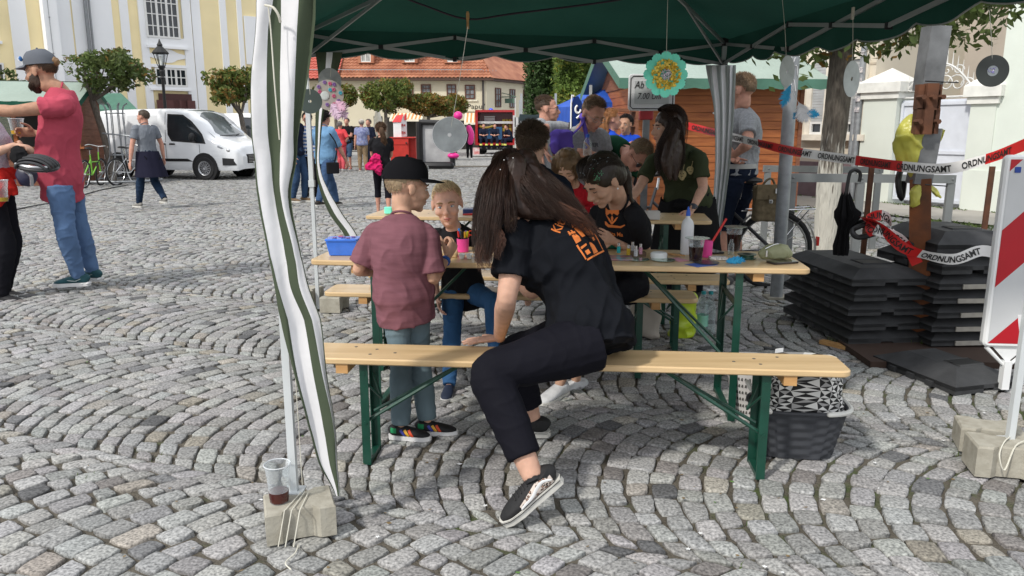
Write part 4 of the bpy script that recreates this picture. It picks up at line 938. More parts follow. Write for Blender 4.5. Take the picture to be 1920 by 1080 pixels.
def van(lb,c,heading,L_=4.97,W_=1.98,H_=2.02):
    # local: x forward, y to the left side, z up. origin at the middle between the wheels
    f=V((math.cos(heading),math.sin(heading),0));l=V((-f.y,f.x,0));c=V(c);t=thing('parked_van',lb,'van',c)
    p=lambda x,y,z:c+f*x+l*y+V((0,0,z));M=Matrix((f,l,V((0,0,1)))).transposed()
    # station profile along x : (x, z_bottom, z_belt, z_top, half width belt, half width top)
    st=[(-2.42,.42,1.05,1.86,.90,.80),(-2.36,.33,1.05,1.95,.97,.86),(-2.0,.30,1.05,1.99,.99,.88),(-1.0,.28,1.05,2.01,.99,.89),(0,.27,1.05,2.02,.99,.89),(.55,.27,1.05,2.0,.99,.88),(.9,.27,1.04,1.93,.99,.86),(1.25,.27,1.04,1.66,.99,.85),(1.6,.27,1.03,1.35,.985,.84),(1.85,.27,1.0,1.17,.97,.82),(2.15,.27,.92,1.07,.94,.76),(2.38,.27,.78,.95,.86,.66),(2.50,.32,.62,.74,.72,.52)]
    m=MB();rows=[]
    st2=[]
    for i in range(len(st)-1):
        for k in range(4):
            a,b=st[i],st[i+1];tt=k/4;st2.append(tuple(a[j]+(b[j]-a[j])*tt for j in range(6)))
    st2.append(st[-1])
    for(x,zb,zm,zt,wb,wt)in st2:
        half=[(wb*.93,zb),(wb*.985,zb+.12),(wb,(zb+zm)/2),(wb,zm),(wb*.985,zm+.05),(wb*.5+wt*.5+.015,(zm+zt)/2),(wt,zt-.10),(wt*.93,zt-.03),(wt*.6,zt),(0,zt+.015)]
        row=[p(x,-y,z)for(y,z)in half]+[p(x,y,z)for(y,z)in half[::-1][1:]]
        rows.append(row)
    m.grid(rows);n=len(rows[0]);m.add(rows[0],[tuple(range(n))]);m.add(rows[-1],[tuple(range(n))[::-1]])
    m.add([p(-2.35,-.9,.3),p(2.4,-.8,.3),p(2.4,.8,.3),p(-2.35,.9,.3)],[(0,1,2,3)])
    body=obj('body',m,VANW,t,ang=50)
    def skin_pt(x,z,side=-1,off=.008):   # on the side surface
        for i in range(len(st2)-1):
            if st2[i][0]<=x<=st2[i+1][0]:break
        a,b=st2[i],st2[i+1];tt=(x-a[0])/(b[0]-a[0]);zb,zm,zt,wb,wt=(a[j]+(b[j]-a[j])*tt for j in range(1,6))
        pr=[(zb,wb*.93),(zb+.12,wb*.985),((zb+zm)/2,wb),(zm,wb),(zm+.05,wb*.985),((zm+zt)/2,wb*.5+wt*.5+.015),(zt-.1,wt),(zt,wt*.8)]
        y=pr[0][1]
        for j in range(len(pr)-1):
            if pr[j][0]<=z<=pr[j+1][0]:q=(z-pr[j][0])/max(1e-6,pr[j+1][0]-pr[j][0]);y=pr[j][1]+(pr[j+1][1]-pr[j][1])*q
        return p(x,side*(y+off),z)
    def patch(name,poly,mt,par,off=.008,sides=(-1,1),res=10):
        for sd in sides:
            m=MB();x0=min(q[0]for q in poly);x1=max(q[0]for q in poly);rows=[]
            def span(x):
                zs=[]
                for i in range(len(poly)):
                    a,b=poly[i],poly[(i+1)%len(poly)]
                    if(a[0]-x)*(b[0]-x)<=0 and a[0]!=b[0]:zs.append(a[1]+(b[1]-a[1])*(x-a[0])/(b[0]-a[0]))
                return(min(zs),max(zs))if zs else None
            for k in range(res+1):
                x=x0+(x1-x0)*(k/res*.998+.001);s_=span(x)
                if s_:rows.append([skin_pt(x,s_[0]+(s_[1]-s_[0])*q/5,sd,off)for q in range(6)])
            m.grid(rows);obj(name,m,mt,par,ang=60)
    patch('side_window',[(.40,1.13),(.28,1.3),(.28,1.82),(.72,1.80),(.98,1.62),(1.36,1.2),(1.42,1.06)],GLASSD,body)
    patch('window_frame',[(.36,1.09),(.24,1.28),(.24,1.86),(.74,1.84),(1.02,1.66),(1.42,1.24),(1.5,1.02)],BLACKP,body,.004)
    patch('side_trim',[(-.8,.52),(-.8,.60),(.9,.60),(1.05,.52)],BLACKP,body,.012);patch('side_trim',[(-2.38,.33),(-2.38,.72),(-1.95,.55),(-1.9,.35)],mat('grey_plastic',(.05,.05,.053),rough=.6),body,.01)
    patch('panel_shade',[(-.1,1.2),(-.1,1.82),(-1.15,1.82),(-1.15,1.2)],mat('van_white_shade',(.70,.72,.745),rough=.3,var=.02),body,.003);patch('panel_shade',[(-1.3,1.2),(-1.3,1.82),(-2.2,1.80),(-2.25,1.2)],mat('van_white_shade',(.70,.72,.745)),body,.003)  # recesses drawn as flat patches, their shade put into a greyer white
    for x in(.16,-1.22):patch('panel_gap',[(x,.35),(x,1.9),(x+.014,1.9),(x+.014,.35)],BLACKP,body,.003,res=2)
    patch('panel_gap',[(1.28,.45),(1.28,1.0),(1.294,1.0),(1.294,.45)],BLACKP,body,.003,res=2)
    for x in(.3,-.02):patch('door_handle',[(x,.99),(x,1.03),(x+.2,1.03),(x+.2,.99)],BLACKP,body,.02,res=3)
    # windscreen
    m=MB();rows=[]
    for(x,zz,hw)in((.80,1.965,.74),(1.1,1.79,.80),(1.45,1.49,.83),(1.78,1.225,.83)):
        rows.append([p(x+.02-.10*abs(q)**2,q*hw,zz+.022-.05*abs(q)**3)for q in[k/8-1 for k in range(17)]])
    m.grid(rows);obj('windscreen',m,mat('windscreen_glass',(.10,.115,.12),rough=.05,var=.5,scale=1.2,spec=.9),body,ang=60)
    m=MB();m.tube([p(1.80,-.7,1.25),p(1.82,0,1.27),p(1.74,.3,1.30)],.012,n=5);obj('wiper',m,BLACKP,body)
    # front: grille, lamps, plate
    m=MB();m.rbox(p(2.36,0,.60),(.30,1.05,.26),.03,M=M);m.rbox(p(2.26,0,.86),(.28,1.0,.08),.02,M=M);g_=obj('grille',m,BLACKP,body,smooth=False)
    m=MB()
    for k in range(5):m.box(p(2.515,0,.51+k*.045),(.012,.95,.008),M=M)
    m.box(p(2.41,0,.86),(.012,.9,.014),M=M);obj('grille_bar',m,CHROME,g_,smooth=False)
    m=MB();m.box(p(2.525,0,.47),(.012,.5,.1),M=M);obj('number_plate',m,WHITEP,body,smooth=False)
    for sd in(-1,1):
        m=MB();rows=[]
        for i in range(7):
            q=i/6;x=1.86+.48*q;zt_=1.0-.16*q;zb_=.93-.2*q;hw=.975-.17*q**1.5;rows.append([p(x,sd*(hw+.005),zb_),p(x+.02,sd*(hw+.012),(zb_+zt_)/2),p(x-.01,sd*(hw-.05),zt_+.02)])
        m.grid(rows);hl=obj('headlight',m,mat('headlight_glass',(.45,.47,.5),rough=.1,metal=.5,var=.5,scale=18),body,ang=60)
        m=MB();m.ell(p(2.16,sd*.90,.84),(.07,.05,.06),ax=(f,l,V((0,0,1))));obj('reflector',m,CHROME,hl)
        m=MB();m.ell(p(1.18,sd*1.14,1.2),(.07,.12,.13),ax=(f,l,V((0,0,1))),n=12);m.tube([p(1.18,sd*.98,1.1),p(1.18,sd*1.12,1.12)],.03,n=8);obj('wing_mirror',m,BLACKP,body)
        m=MB();rows=[];
        for i in range(5):q=i/4;x=2.0+.38*q;hw=.975-.13*q**1.5;rows.append([p(x,sd*(hw+.006),.42),p(x,sd*(hw+.006),.60+.03*(1-q))])
        m.grid(rows);obj('bumper_insert',m,BLACKP,body)
        for x in(-1.52,1.41):
            m=MB();m.lathe(p(x,sd*.80,.36),[(.001,.188),(.41,.192),(.41,.02)],n=28,M=spin(l*sd));obj('wheel_arch',m,BLACKP,body)
            wheel(t,p(x,sd*.905,.335),.335,.22,l*sd,TYRE,RIMM)
    return t
h=R(-15);fw=V((-8.76,22.3,0));hv=V((math.cos(h),math.sin(h),0));hl_=V((-hv.y,hv.x,0))
van('white delivery van parked in front of the church, its nose to the right',fw-hv*1.41+hl_*.9,h)
van('second white van, mostly hidden behind the young tree and the curtain',(-9.6,29.2,0),R(-20))
def lamp():
    b=P(314,250,28);b.z=0;t=thing('street_lamp','old-fashioned black street lamp with glass lantern in front of the church','street lamp',b);z=lambda py:P(312,py,28).z
    BL=mat('black_iron',(.015,.016,.017),rough=.5);m=MB();m.lathe(b,[(.14,0),(.14,.5),(.08,.6),(.06,1.2),(.05,z(150)),(.09,z(146)),(.05,z(143)),(.1,z(134)),(.06,z(131)),(.13,z(126)),(.09,z(125))],n=12);obj('post',m,BL,t)
    m=MB();zb,zt=z(124),z(101);M4=[(.13,zb),(.25,zt)]
    for k in range(6):
        a=k*math.pi/3+.3;m.tube([b+V((math.cos(a)*.12,math.sin(a)*.12,zb)),b+V((math.cos(a)*.23,math.sin(a)*.23,zt))],.014,n=4)
    m.lathe(b,[(.12,zb-.03),(.14,zb+.01),(.11,zb+.02)],n=6);obj('lantern_frame',m,BL,t,smooth=False)
    m=MB();m.lathe(b,[(.27,zt),(.28,zt+.04),(.14,zt+.2),(.08,zt+.26),(.1,zt+.3),(.05,zt+.38),(.012,zt+.5)],n=12);obj('lantern_roof',m,BL,t,smooth=False)
    m=MB();m.lathe(b,[(.11,zb),(.22,zt)],n=6);obj('glass',m,mat('clear_glass',(.8,.85,.85),rough=.05,alpha=.25),t,smooth=False);m=MB();m.tube([b+V((0,0,zb)),b+V((0,0,zb+.3))],.05,n=8,cap='round');obj('bulb',m,mat('opal',(.8,.8,.76)),t)
lamp()
# steel tree guard and hoops round the young tree
def tree_guard():
    c=G(213,345);c.y=21;t=thing('tree_guard','galvanised steel tree guard with curved bars and hoop stands round the young tree','tree guard',c)
    m=MB();top=P(213,205,21).z
    for k in range(8):
        a=2*math.pi*k/8;r0=.22;ca,sa=math.cos(a),math.sin(a);m.tube([c+V((ca*1.0,sa*.8,.02)),c+V((ca*.6,sa*.5,.12)),c+V((ca*r0*1.1,sa*r0,.7)),c+V((ca*r0,sa*r0,1.3)),c+V((ca*r0,sa*r0,top)),c+V((ca*(r0+.14),sa*(r0+.1),top+.16))],.014,n=6,sub=4)
    for zz in(.75,top-.1):m.tube([c+V((math.cos(a/16*6.283)*.23,math.sin(a/16*6.283)*.23,zz))for a in range(16)],.014,n=6,closed=True,cap=False)
    m.tube([c+V((math.cos(a/24*6.283)*1.05,math.sin(a/24*6.283)*.85,.08))for a in range(24)],.03,n=6,closed=True,cap=False);obj('bars',m,STEEL,t)
    m=MB();m.tube([P(192,250,20.8),P(255,256,20.8)],.022,n=6);obj('cross_rod',m,STEEL,t)
tree_guard()
def bicycle(lb,c,rz,frm,lean=0.,s=1.0,rack=False,extra=None,saddle=BLACKP,g=None):
    c=V(c);M=Matrix.Rotation(rz,3,'Z')@Matrix.Rotation(lean,3,'X');p=lambda x,y,z:c+M@V((x*s,y*s,z*s));t=thing('bicycle',lb,'bicycle',c,g)
    ax=M@V((0,1,0));R_=.34
    for x in(-.52,.54):
        m=MB();m.tube([p(x+R_*math.cos(a/28*6.283),0,R_+R_*math.sin(a/28*6.283))for a in range(28)],.022*s,n=8,closed=True,cap=False);w_=obj('tyre',m,TYRE,t)
        m=MB();m.tube([p(x+.31*math.cos(a/28*6.283),0,R_+.31*math.sin(a/28*6.283))for a in range(28)],.010*s,n=6,closed=True,cap=False)
        for k in range(20):a=k/20*6.283;m.tube([p(x,.02*(-1)**k,R_),p(x+.31*math.cos(a),0,R_+.31*math.sin(a))],.0016*s,n=4)
        m.tube([p(x,-.04,R_),p(x,.04,R_)],.02*s,n=8);obj('rim',m,CHROME,w_)
    m=MB();bb=(-.02,0,.30);st_=(-.18,0,.82);hd=(.36,0,.86);hd2=(.40,0,.62);rear=(-.52,0,.34);frt=(.54,0,.34)
    for a,b in((bb,st_),(bb,hd2),((-.12,0,.62),hd2)if not rack else((-.1,0,.55),hd2),(hd,hd2),(bb,rear),((-.14,0,.68),rear),(hd2,frt)):m.tube([p(*a),p(*b)],.016*s,n=8)
    obj('frame',m,frm,t)
    m=MB();m.tube([p(*hd),p(.34,0,.98)],.013*s,n=6);m.tube([p(.22,.27,1.0),p(.32,.2,1.03),p(.36,0,1.0),p(.32,-.2,1.03),p(.22,-.27,1.0)],.012*s,n=6,sub=4);hb=obj('handlebar',m,CHROME,t)
    m=MB();m.tube([p(-.19,0,.8),p(-.21,0,.92)],.013*s,n=6);obj('seat_post',m,CHROME,t)
    m=MB();m.tube([p(-.36,0,.965),p(-.28,0,.97),p(-.15,0,.955),p(-.03,0,.945)],[.06*s,.085*s,.045*s,.016*s],[.02*s,.03*s,.025*s,.014*s],side=M@V((0,1,0)),n=12,sub=4,cap='round');sd=obj('saddle',m,saddle,t)
    if rack:
        m=MB()
        for y in(-.045,.045):
            for k in range(1):m.tube([p(-.3+.022*math.cos(a*.8),y+.022*math.sin(a*.8),.87+a*.0022)for a in range(36)],.0035*s,n=4)
        obj('saddle_spring',m,CHROME,sd)
        m=MB();m.tube([p(-.2,.05,.70),p(-.85,.07,.72),p(-.85,-.07,.72),p(-.2,-.05,.70)],.006*s,n=5);m.tube([p(-.8,.06,.72),p(-.52,.05,.34)],.006*s,n=5);m.tube([p(-.8,-.06,.72),p(-.52,-.05,.34)],.006*s,n=5);obj('carrier',m,CHROME,t)
        m=MB();rows=[]
        for k in range(16):
            a=R(-10+190*k/15);rows.append([p(-.52-.385*math.cos(a),y,.34+.385*math.sin(a))for y in(-.03,0,.03)])
        m.grid(rows);md=obj('mudguard',m,mat('silver_white_mudguard',(.6,.6,.58),rough=.3,metal=.3),t);m=MB();m.box(p(-.92,0,.42),(.02*s,.04*s,.08*s),M=M);obj('tail_light',m,mat('red_reflector',(.5,.015,.01),rough=.2),md,smooth=False)
    return t,p,M
# ---------------- stalls ----------------
PLANK=mat('stained_planks',(.25,.070,.020),rough=.55,scale=2.2,col2=(.38,.125,.035),stretch=(1.2,1.2,9),bump=.25,bscale=14);PLANKD=mat('weathered_planks',(.15,.055,.03),rough=.8,scale=3,col2=(.24,.10,.055),stretch=(1,1,9),bump=.3)
ROOFG=cloth('pale_green_tarpaulin',(.29,.36,.315),var=.10,scale=.9,rough=.55,bump=.6,bscale=9,spec=.4);ROOFG.node_tree.nodes['Bump'].inputs['Distance'].default_value=.03
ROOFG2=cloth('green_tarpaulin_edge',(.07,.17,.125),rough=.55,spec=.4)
def hut():
    a=P(1182,243,13.3);a.z=0;b=P(1502,243,13.6);b.z=0;f=Fr(a,b-a);L_=(b-a).length;zb=P(1300,164,13.4).z
    t=thing('market_stall','orange-brown wooden market hut with pale green roof to the right of the notice board','market stall',(a+b)/2)
    m=MB();n=15
    for i in range(n):z0=zb*i/n;f.box(m,0,L_,z0+.012,z0+zb/n,-.02-2.4,0-.004*(i%2));
    f.box(m,.01,L_-.01,0,zb,-2.39,-.03);obj('plank_wall',m,PLANK,t,smooth=False)
    for u0,u1 in((L_-.06,L_+.01),(-.02,.06)):m=MB();f.box(m,u0,u1,0,zb,-.05,.02);obj('corner_post',m,PLANKD,t,smooth=False)
    m=MB();zr=P(1300,88,14.7).z;x0,x1=-.32,L_+.25;rows=[]
    for j in range(9):
        q=j/8;rows.append([f.p(x0+(x1-x0)*i/24,zb+.12+(zr-zb-.12)*q-.04*math.sin(math.pi*q)+.015*noise.noise((i*.7,j*.6,2)),.45-1.7*q)for i in range(25)])
    m.grid(rows);rows=[[f.p(x0+(x1-x0)*i/24,zr-(zr-zb)*q,-1.25-1.65*q)for i in range(25)]for q in(0,.5,1)];m.grid(rows);m.add([f.p(x1,zb+.1,.43),f.p(x1,zr,-1.25),f.p(x1,zb+.1,-2.9)],[(0,1,2)]);r_=obj('roof',m,ROOFG,t,ang=60)
    m=MB();rows=[]
    for q in(0,.5,1):rows.append([f.p(x0+(x1-x0)*i/40,zb+.12-.16*q-.012*math.sin(i*1.7)*q,.455+.015*math.sin(i*.9)*q)for i in range(41)])
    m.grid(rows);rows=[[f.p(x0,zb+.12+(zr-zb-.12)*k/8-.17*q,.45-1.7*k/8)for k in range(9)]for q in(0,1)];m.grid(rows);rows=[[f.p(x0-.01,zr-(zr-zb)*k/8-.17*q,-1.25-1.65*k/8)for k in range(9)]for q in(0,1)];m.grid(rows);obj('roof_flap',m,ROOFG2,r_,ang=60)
    m=MB();m.add([f.p(-.02,zb,-.03),f.p(-.02,zr-.1,-1.25),f.p(-.02,zb,-2.4)],[(0,1,2)]);f.box(m,-.3,0,1.0,1.06,-1.8,0);obj('gable',m,PLANKD,t,smooth=False)
    m=MB()
    for(x,z)in((1405,188),(1427,246),(1340,212)):q=(P(x,z,13.38)-f.o).dot(f.x);m.ell(f.p(q,P(x,z,13.38).z,.01),.018,n=6,m=4)
    obj('screw',m,WHITEP,t)
    # wooden shelf with bottles beside the hut at the left
    t2=thing('display_case','dark wooden display shelf with glass bottles beside the market hut','shelf',f.p(-.25,0,.5));m=MB();x0,x1=-.42,-.02
    za=P(1200,265,13).z;zc=P(1200,210,13).z
    for(u0,u1,z0,z1)in((x0,x1,za-.9,za-.85),(x0,x1,za,za+.04),(x0,x0+.05,za-.85,zc),(x1-.05,x1,za-.85,zc),(x0,x1,zc,zc+.05),(x0+.05,x1-.05,(za+zc)/2,(za+zc)/2+.03)):f.box(m,u0,u1,z0,z1,.3,.6)
    f.box(m,x0,x1,za-.85,za,.28,.3);obj('shelf',m,PLANKD,t2,smooth=False);m=MB()
    for k in range(3):m.lathe(f.p(x0+.11+k*.09,(za+zc)/2+.03,.5),[(.03,0),(.03,.12),(.012,.16),(.012,.2)],n=8)
    obj('bottle',m,mat('clear_glass',(.8,.85,.85)),t2)
hut()
def left_stall():
    a=P(-60,243,19.5);a.z=0;b=P(148,243,20.2);b.z=0;f=Fr(a,b-a);L_=(b-a).length;ze=P(100,190,20).z;zr=P(60,152,21).z
    t=thing('market_stall','brown plank stall with dark green roof at the left edge behind the man in red','market stall',(a+b)/2)
    g=Fr(b,V((-.22,1.0,0)))
    m=MB();n=12
    for i in range(n):z0=ze*i/n;g.box(m,0,2.0,z0+.012,z0+ze/n,-.05,.0-.004*(i%2))
    m.add([g.p(0,ze,-.02),g.p(2.0,ze,-.02),g.p(1.0,zr,-.02)],[(0,1,2)]);g.box(m,0.01,1.99,0,ze,-.045,-.015);f.box(m,0,L_,0,.95,-.05,0);f.box(m,0,L_,0,ze,-1.6,-1.55);obj('plank_wall',m,PLANKD,t,smooth=False)
    m=MB();f.box(m,L_-1.5,L_-1.42,.95,ze,-.1,0);f.box(m,L_-.1,L_,.95,ze,-.1,.02);f.box(m,-.3,L_+.1,.93,.98,-.4,.15);obj('post',m,PLANK,t,smooth=False)
    m=MB();rows=[]
    e=g.x;
    for j in range(7):
        q=j/6;base=f.o+e*(-.35+1.4*q);rows.append([base+f.x*(-.5+(L_+.65)*i/16)+V((0,0,ze-.02+(zr-ze)*q-.05*math.sin(math.pi*q)))for i in range(17)])
    m.grid(rows);rows=[[f.o+e*(1.05+1.3*q)+f.x*(-.5+(L_+.65)*i/16)+V((0,0,zr-(zr-ze)*q))for i in range(17)]for q in(0,1)];m.grid(rows);r_=obj('roof',m,ROOFG,t,ang=60)
    m=MB();rows=[[f.o+e*-.36+f.x*(-.5+(L_+.65)*i/30)+V((0,0,ze-.02-.18*q+.015*math.sin(i*2)))for i in range(31)]for q in(0,1)];m.grid(rows)
    rows=[[f.o+f.x*(L_+.16)+e*(-.35+2.75*k/12)+V((0,0,ze-.02+(zr-ze)*(1-abs(k/12-.51)/.51)-.16*q))for k in range(13)]for q in(0,1)];m.grid(rows);obj('roof_flap',m,cloth('dark_green_flap',(.02,.09,.06),rough=.6),r_,ang=60)
    m=MB();f.box(m,.3,L_-.3,.0,ze-.1,-1.5,-1.45);obj('stall_shade',m,mat('inside_shade',(.02,.018,.016)),t,smooth=False)  # dark sheet before the back wall, painted as the shade within the stall
    m=MB();q=P(12,250,19.4);m.box(q,(.28,.04,.85));obj('chalk_board',m,mat('dark_green_board',(.02,.035,.03),rough=.7,scale=40,col2=(.12,.12,.08)),smooth=False,label='tall dark board with pale writing at the left edge of the brown stall',cat='board')
    a2=P(196,243,27);t3=thing('stall_roof','farther green stall awning above the white van at the left','market stall',(a2.x,27,0));m=MB();k=Fr((a2.x,27,0),(1,0));z2,z3=P(200,205,27).z,P(200,172,27).z
    m.add([k.p(-1.5,z2,0),k.p(1.2,z2,0),k.p(.2,z3,-1),k.p(-1.5,z3,-1)],[(0,1,2,3)]);k.box(m,-1.5,1.2,z2-.12,z2,0,.02);obj('roof',m,ROOFG2,t3,smooth=False);m=MB();k.box(m,-1.4,1.0,0,z2,-1.2,-.1);obj('wall',m,PLANKD,t3,smooth=False)
    bicycle('bicycle with bright green frame and red saddle bag leaning at the brown stall',P(172,330,19.6)*1-V((0,0,P(172,330,19.6).z)),R(98),mat('lime_frame',(.2,.5,.06),rough=.4),.1)
    bicycle('silver bicycle locked to the steel guard of the young tree',(P(245,330,20.6).x,20.6,0),R(75),CHROME,.05)
left_stall()
def pavilion(name,lb,px0,px1,d,depth,z0,z1,ztop,mt,mt2,legs=True,val=.25,rz=0.):
    a=P(px0,243,d);b=P(px1,243,d);w_=b.x-a.x;c=V(((a.x+b.x)/2,d+depth/2,0));t=thing(name,lb,'tent',c);M=Matrix.Rotation(rz,3,'Z')
    q=lambda x,y,z:c+M@V((x*w_/2,y*depth/2,0))+V((0,0,z));m=MB()
    for i in range(4):
        s=[(-1,-1),(1,-1),(1,1),(-1,1)];A_,B_=s[i],s[(i+1)%4];rows=[]
        for j in range(9):
            tt=j/8;rows.append([q(*[(A_[k]+(B_[k]-A_[k])*u/12)*(1-tt)for k in(0,1)],z1+(ztop-z1)*tt-.16*math.sin(math.pi*tt)-.05*math.sin(math.pi*u/12)*(1-tt))for u in range(13)])
        m.grid(rows)
    r_=obj('roof',m,mt,t,ang=50);m=MB()
    for i in range(4):
        s=[(-1,-1),(1,-1),(1,1),(-1,1)];A_,B_=s[i],s[(i+1)%4]
        m.grid([[q(*[(A_[k]+(B_[k]-A_[k])*u/24)*1.005 for k in(0,1)],z1-.05*math.sin(math.pi*u/24)-(z1-z0)*h_+.01*math.sin(u*1.3+i)*h_)for u in range(25)]for h_ in(0,.5,1)])
    obj('valance',m,mt2,r_,ang=60)
    if legs:
        for(x,y)in((-1,-1),(1,-1),(1,1),(-1,1)):m=MB();m.box(q(x*.98,y*.98,z0/2+.3),(.05,.05,z0+.6));obj('leg',m,ALU,t,smooth=False)
    return t
BLUE=cloth('royal_blue_tent',(.02,.085,.42),var=.15,rough=.6,bump=.6,bscale=8,spec=.3);BLUED=cloth('navy_valance',(.012,.03,.13),rough=.6)
BLUE.node_tree.nodes['Bump'].inputs['Distance'].default_value=.02
pavilion('folding_tent','royal blue folding tent with navy valance left of the wooden hut',1078,1330,14.8,3.4,P(1100,222,14.8).z,P(1100,190,14.8).z,P(1100,88,16).z,BLUE,BLUE,rz=R(8))
pavilion('folding_tent','slate grey folding tent behind the two boys in blue',975,1215,18,4,P(1100,226,18).z,P(1100,214,18).z,P(1100,185,20).z,cloth('slate_tent',(.10,.12,.13)),cloth('dark_slate',(.04,.055,.06)))
pavilion('folding_tent','blue, white and red tent top peeping out above the green hut roof',1190,1340,21,3.5,P(1200,116,21).z-.6,P(1200,116,21).z-.4,P(1200,84,22).z,cloth('red_tent',(.38,.02,.03)),cloth('blue_tent2',(.05,.13,.5)))
t=thing('beach_flag','navy feather flag with a pale emblem beside the blue tent','flag',(P(1083,243,14.5).x,14.5,0));b=P(1079,215,14.5)
m=MB();pts=[(1072,245),(1072,195),(1076,182),(1084,180),(1091,192),(1094,215),(1094,245)];A_=[P(x,y,14.5)for x,y in pts];m.add(A_+[q+V((0,.02,0))for q in A_],[tuple(range(7)),tuple(range(7,14))[::-1]]+[(i,(i+1)%7,7+(i+1)%7,7+i)for i in range(7)]);fl=obj('cloth',m,BLUED,t,smooth=False)
m=MB();m.tube([P(1071,245,14.49)-V((0,0,1.2)),P(1071,195,14.49),P(1076,181,14.49)],.015,n=5,sub=3);obj('pole',m,WHITEP,t);m=MB();m.tube([P(1084+5*math.cos(a*.5),205+7*math.sin(a*.5),14.46)for a in range(10)],.02,n=4);m.tube([P(1081,222,14.46),P(1088,216,14.46)],.02,n=4);obj('emblem',m,WHITEP,fl)
# ---------------- far square: fire engine, red cart, inflatable frame ----------------
def engine():
    d=44.;zf=lambda py:P(920,py,d).z;xf=lambda px:P(px,243,d).x;t=thing('fire_engine','red fire engine with open rear equipment bay at the far side of the square','fire engine',(xf(927),d+3,0));RED=mat('engine_red',(.36,.012,.015),rough=.35,coat=.4,var=.08);DR=mat('engine_bay_red',(.22,.015,.018),rough=.6)
    x0,x1=xf(891),xf(966);zt,zb=zf(206),zf(272);m=MB();w_=.14
    m.bbox((x0,d,zb),(x0+w_,d+7,zt));m.bbox((x1-w_,d,zb),(x1,d+7,zt));m.bbox((x0+w_,d,zt-.12),(x1-w_,d+7,zt));m.bbox((x0+w_,d,zb),(x1-w_,d+7,zb+.12));m.bbox((x0+w_,d+1.5,zb+.1),(x1-w_,d+7,zt-.1));obj('body',m,RED,t,smooth=False)
    m=MB();m.bbox((x0+w_,d+.2,zt-.75),(x1-w_,d+.3,zt-.62));m.bbox((x1-.13,d-.02,zb+.4),(x1-.03,d-.005,zt-.3));m.bbox((x0-.2,d-1.0,zf(291)),(x0+1.4,d-.1,zf(289)));obj('shelf',m,mat('engine_silver',(.5,.5,.5),rough=.4),t,smooth=False)
    m=MB();m.bbox((x0+.18,d+.3,zb+.35),(x0+.95,d+1,zb+.95));m.bbox((x0+1.05,d+.3,zb+.3),(x0+1.5,d+1,zb+1.0));obj('blue_crate',m,mat('blue_crate',(.02,.08,.18)),t,smooth=False)
    m=MB()
    for k in range(7):m.bbox((x0+.5,d+.4,zb+1.0+k*.09),(x0+1.1,d+.9,zb+1.06+k*.09))
    obj('stacked_trays',m,mat('grey_trays',(.45,.42,.42)),t,smooth=False);m=MB()
    for k in range(3):
        for j in range(3):m.rbox((x1-.65+k*.19,d+.5,zb+.85+j*.24),(.17,.3,.2),.04)
    m=(obj('yellow_gear',m,mat('yellow_gear',(.28,.19,.02)),t),MB())[1];m.tube([V((x0+.2,d+.2,zb+1.05)),V((x0+.6,d+.15,zb+.95)),V((x0+1.0,d+.2,zb+1.05))],.07,n=6,sub=3);obj('yellow_gear',m,mat('yellow_gear',(.28,.19,.02)),t)
    m=MB();m.bbox((x0+.05,d-.35,zf(293)),(x0+.35,d-.3,zf(290)+.02));
    m=MB();m.bbox((x0-.12,d-.5,0.0),(x0+.25,d-.45,.45));obj('chevron_board',m,mat('red_white',(.5,.03,.03),col2=(.7,.7,.7),scale=4),t,smooth=False)
    m=MB();m.bbox((x0+.3,d+.4,.3),(x1-.3,d+6,zb));obj('chassis',m,BLACKP,t,smooth=False)
    for x in(x0+.3,x1-.3):
        for y in(d+1.6,d+5.2):wheel(t,V((x,y,.48)),.48,.35,(-1 if x<(x0+x1)/2 else 1,0,0),TYRE,RIMM)
    m=MB();m.ell((xf(915),d+6.5,zt+.12),(.16,.16,.16));obj('blue_light',m,mat('blue_beacon',(.03,.08,.6),rough=.2),t)
engine()
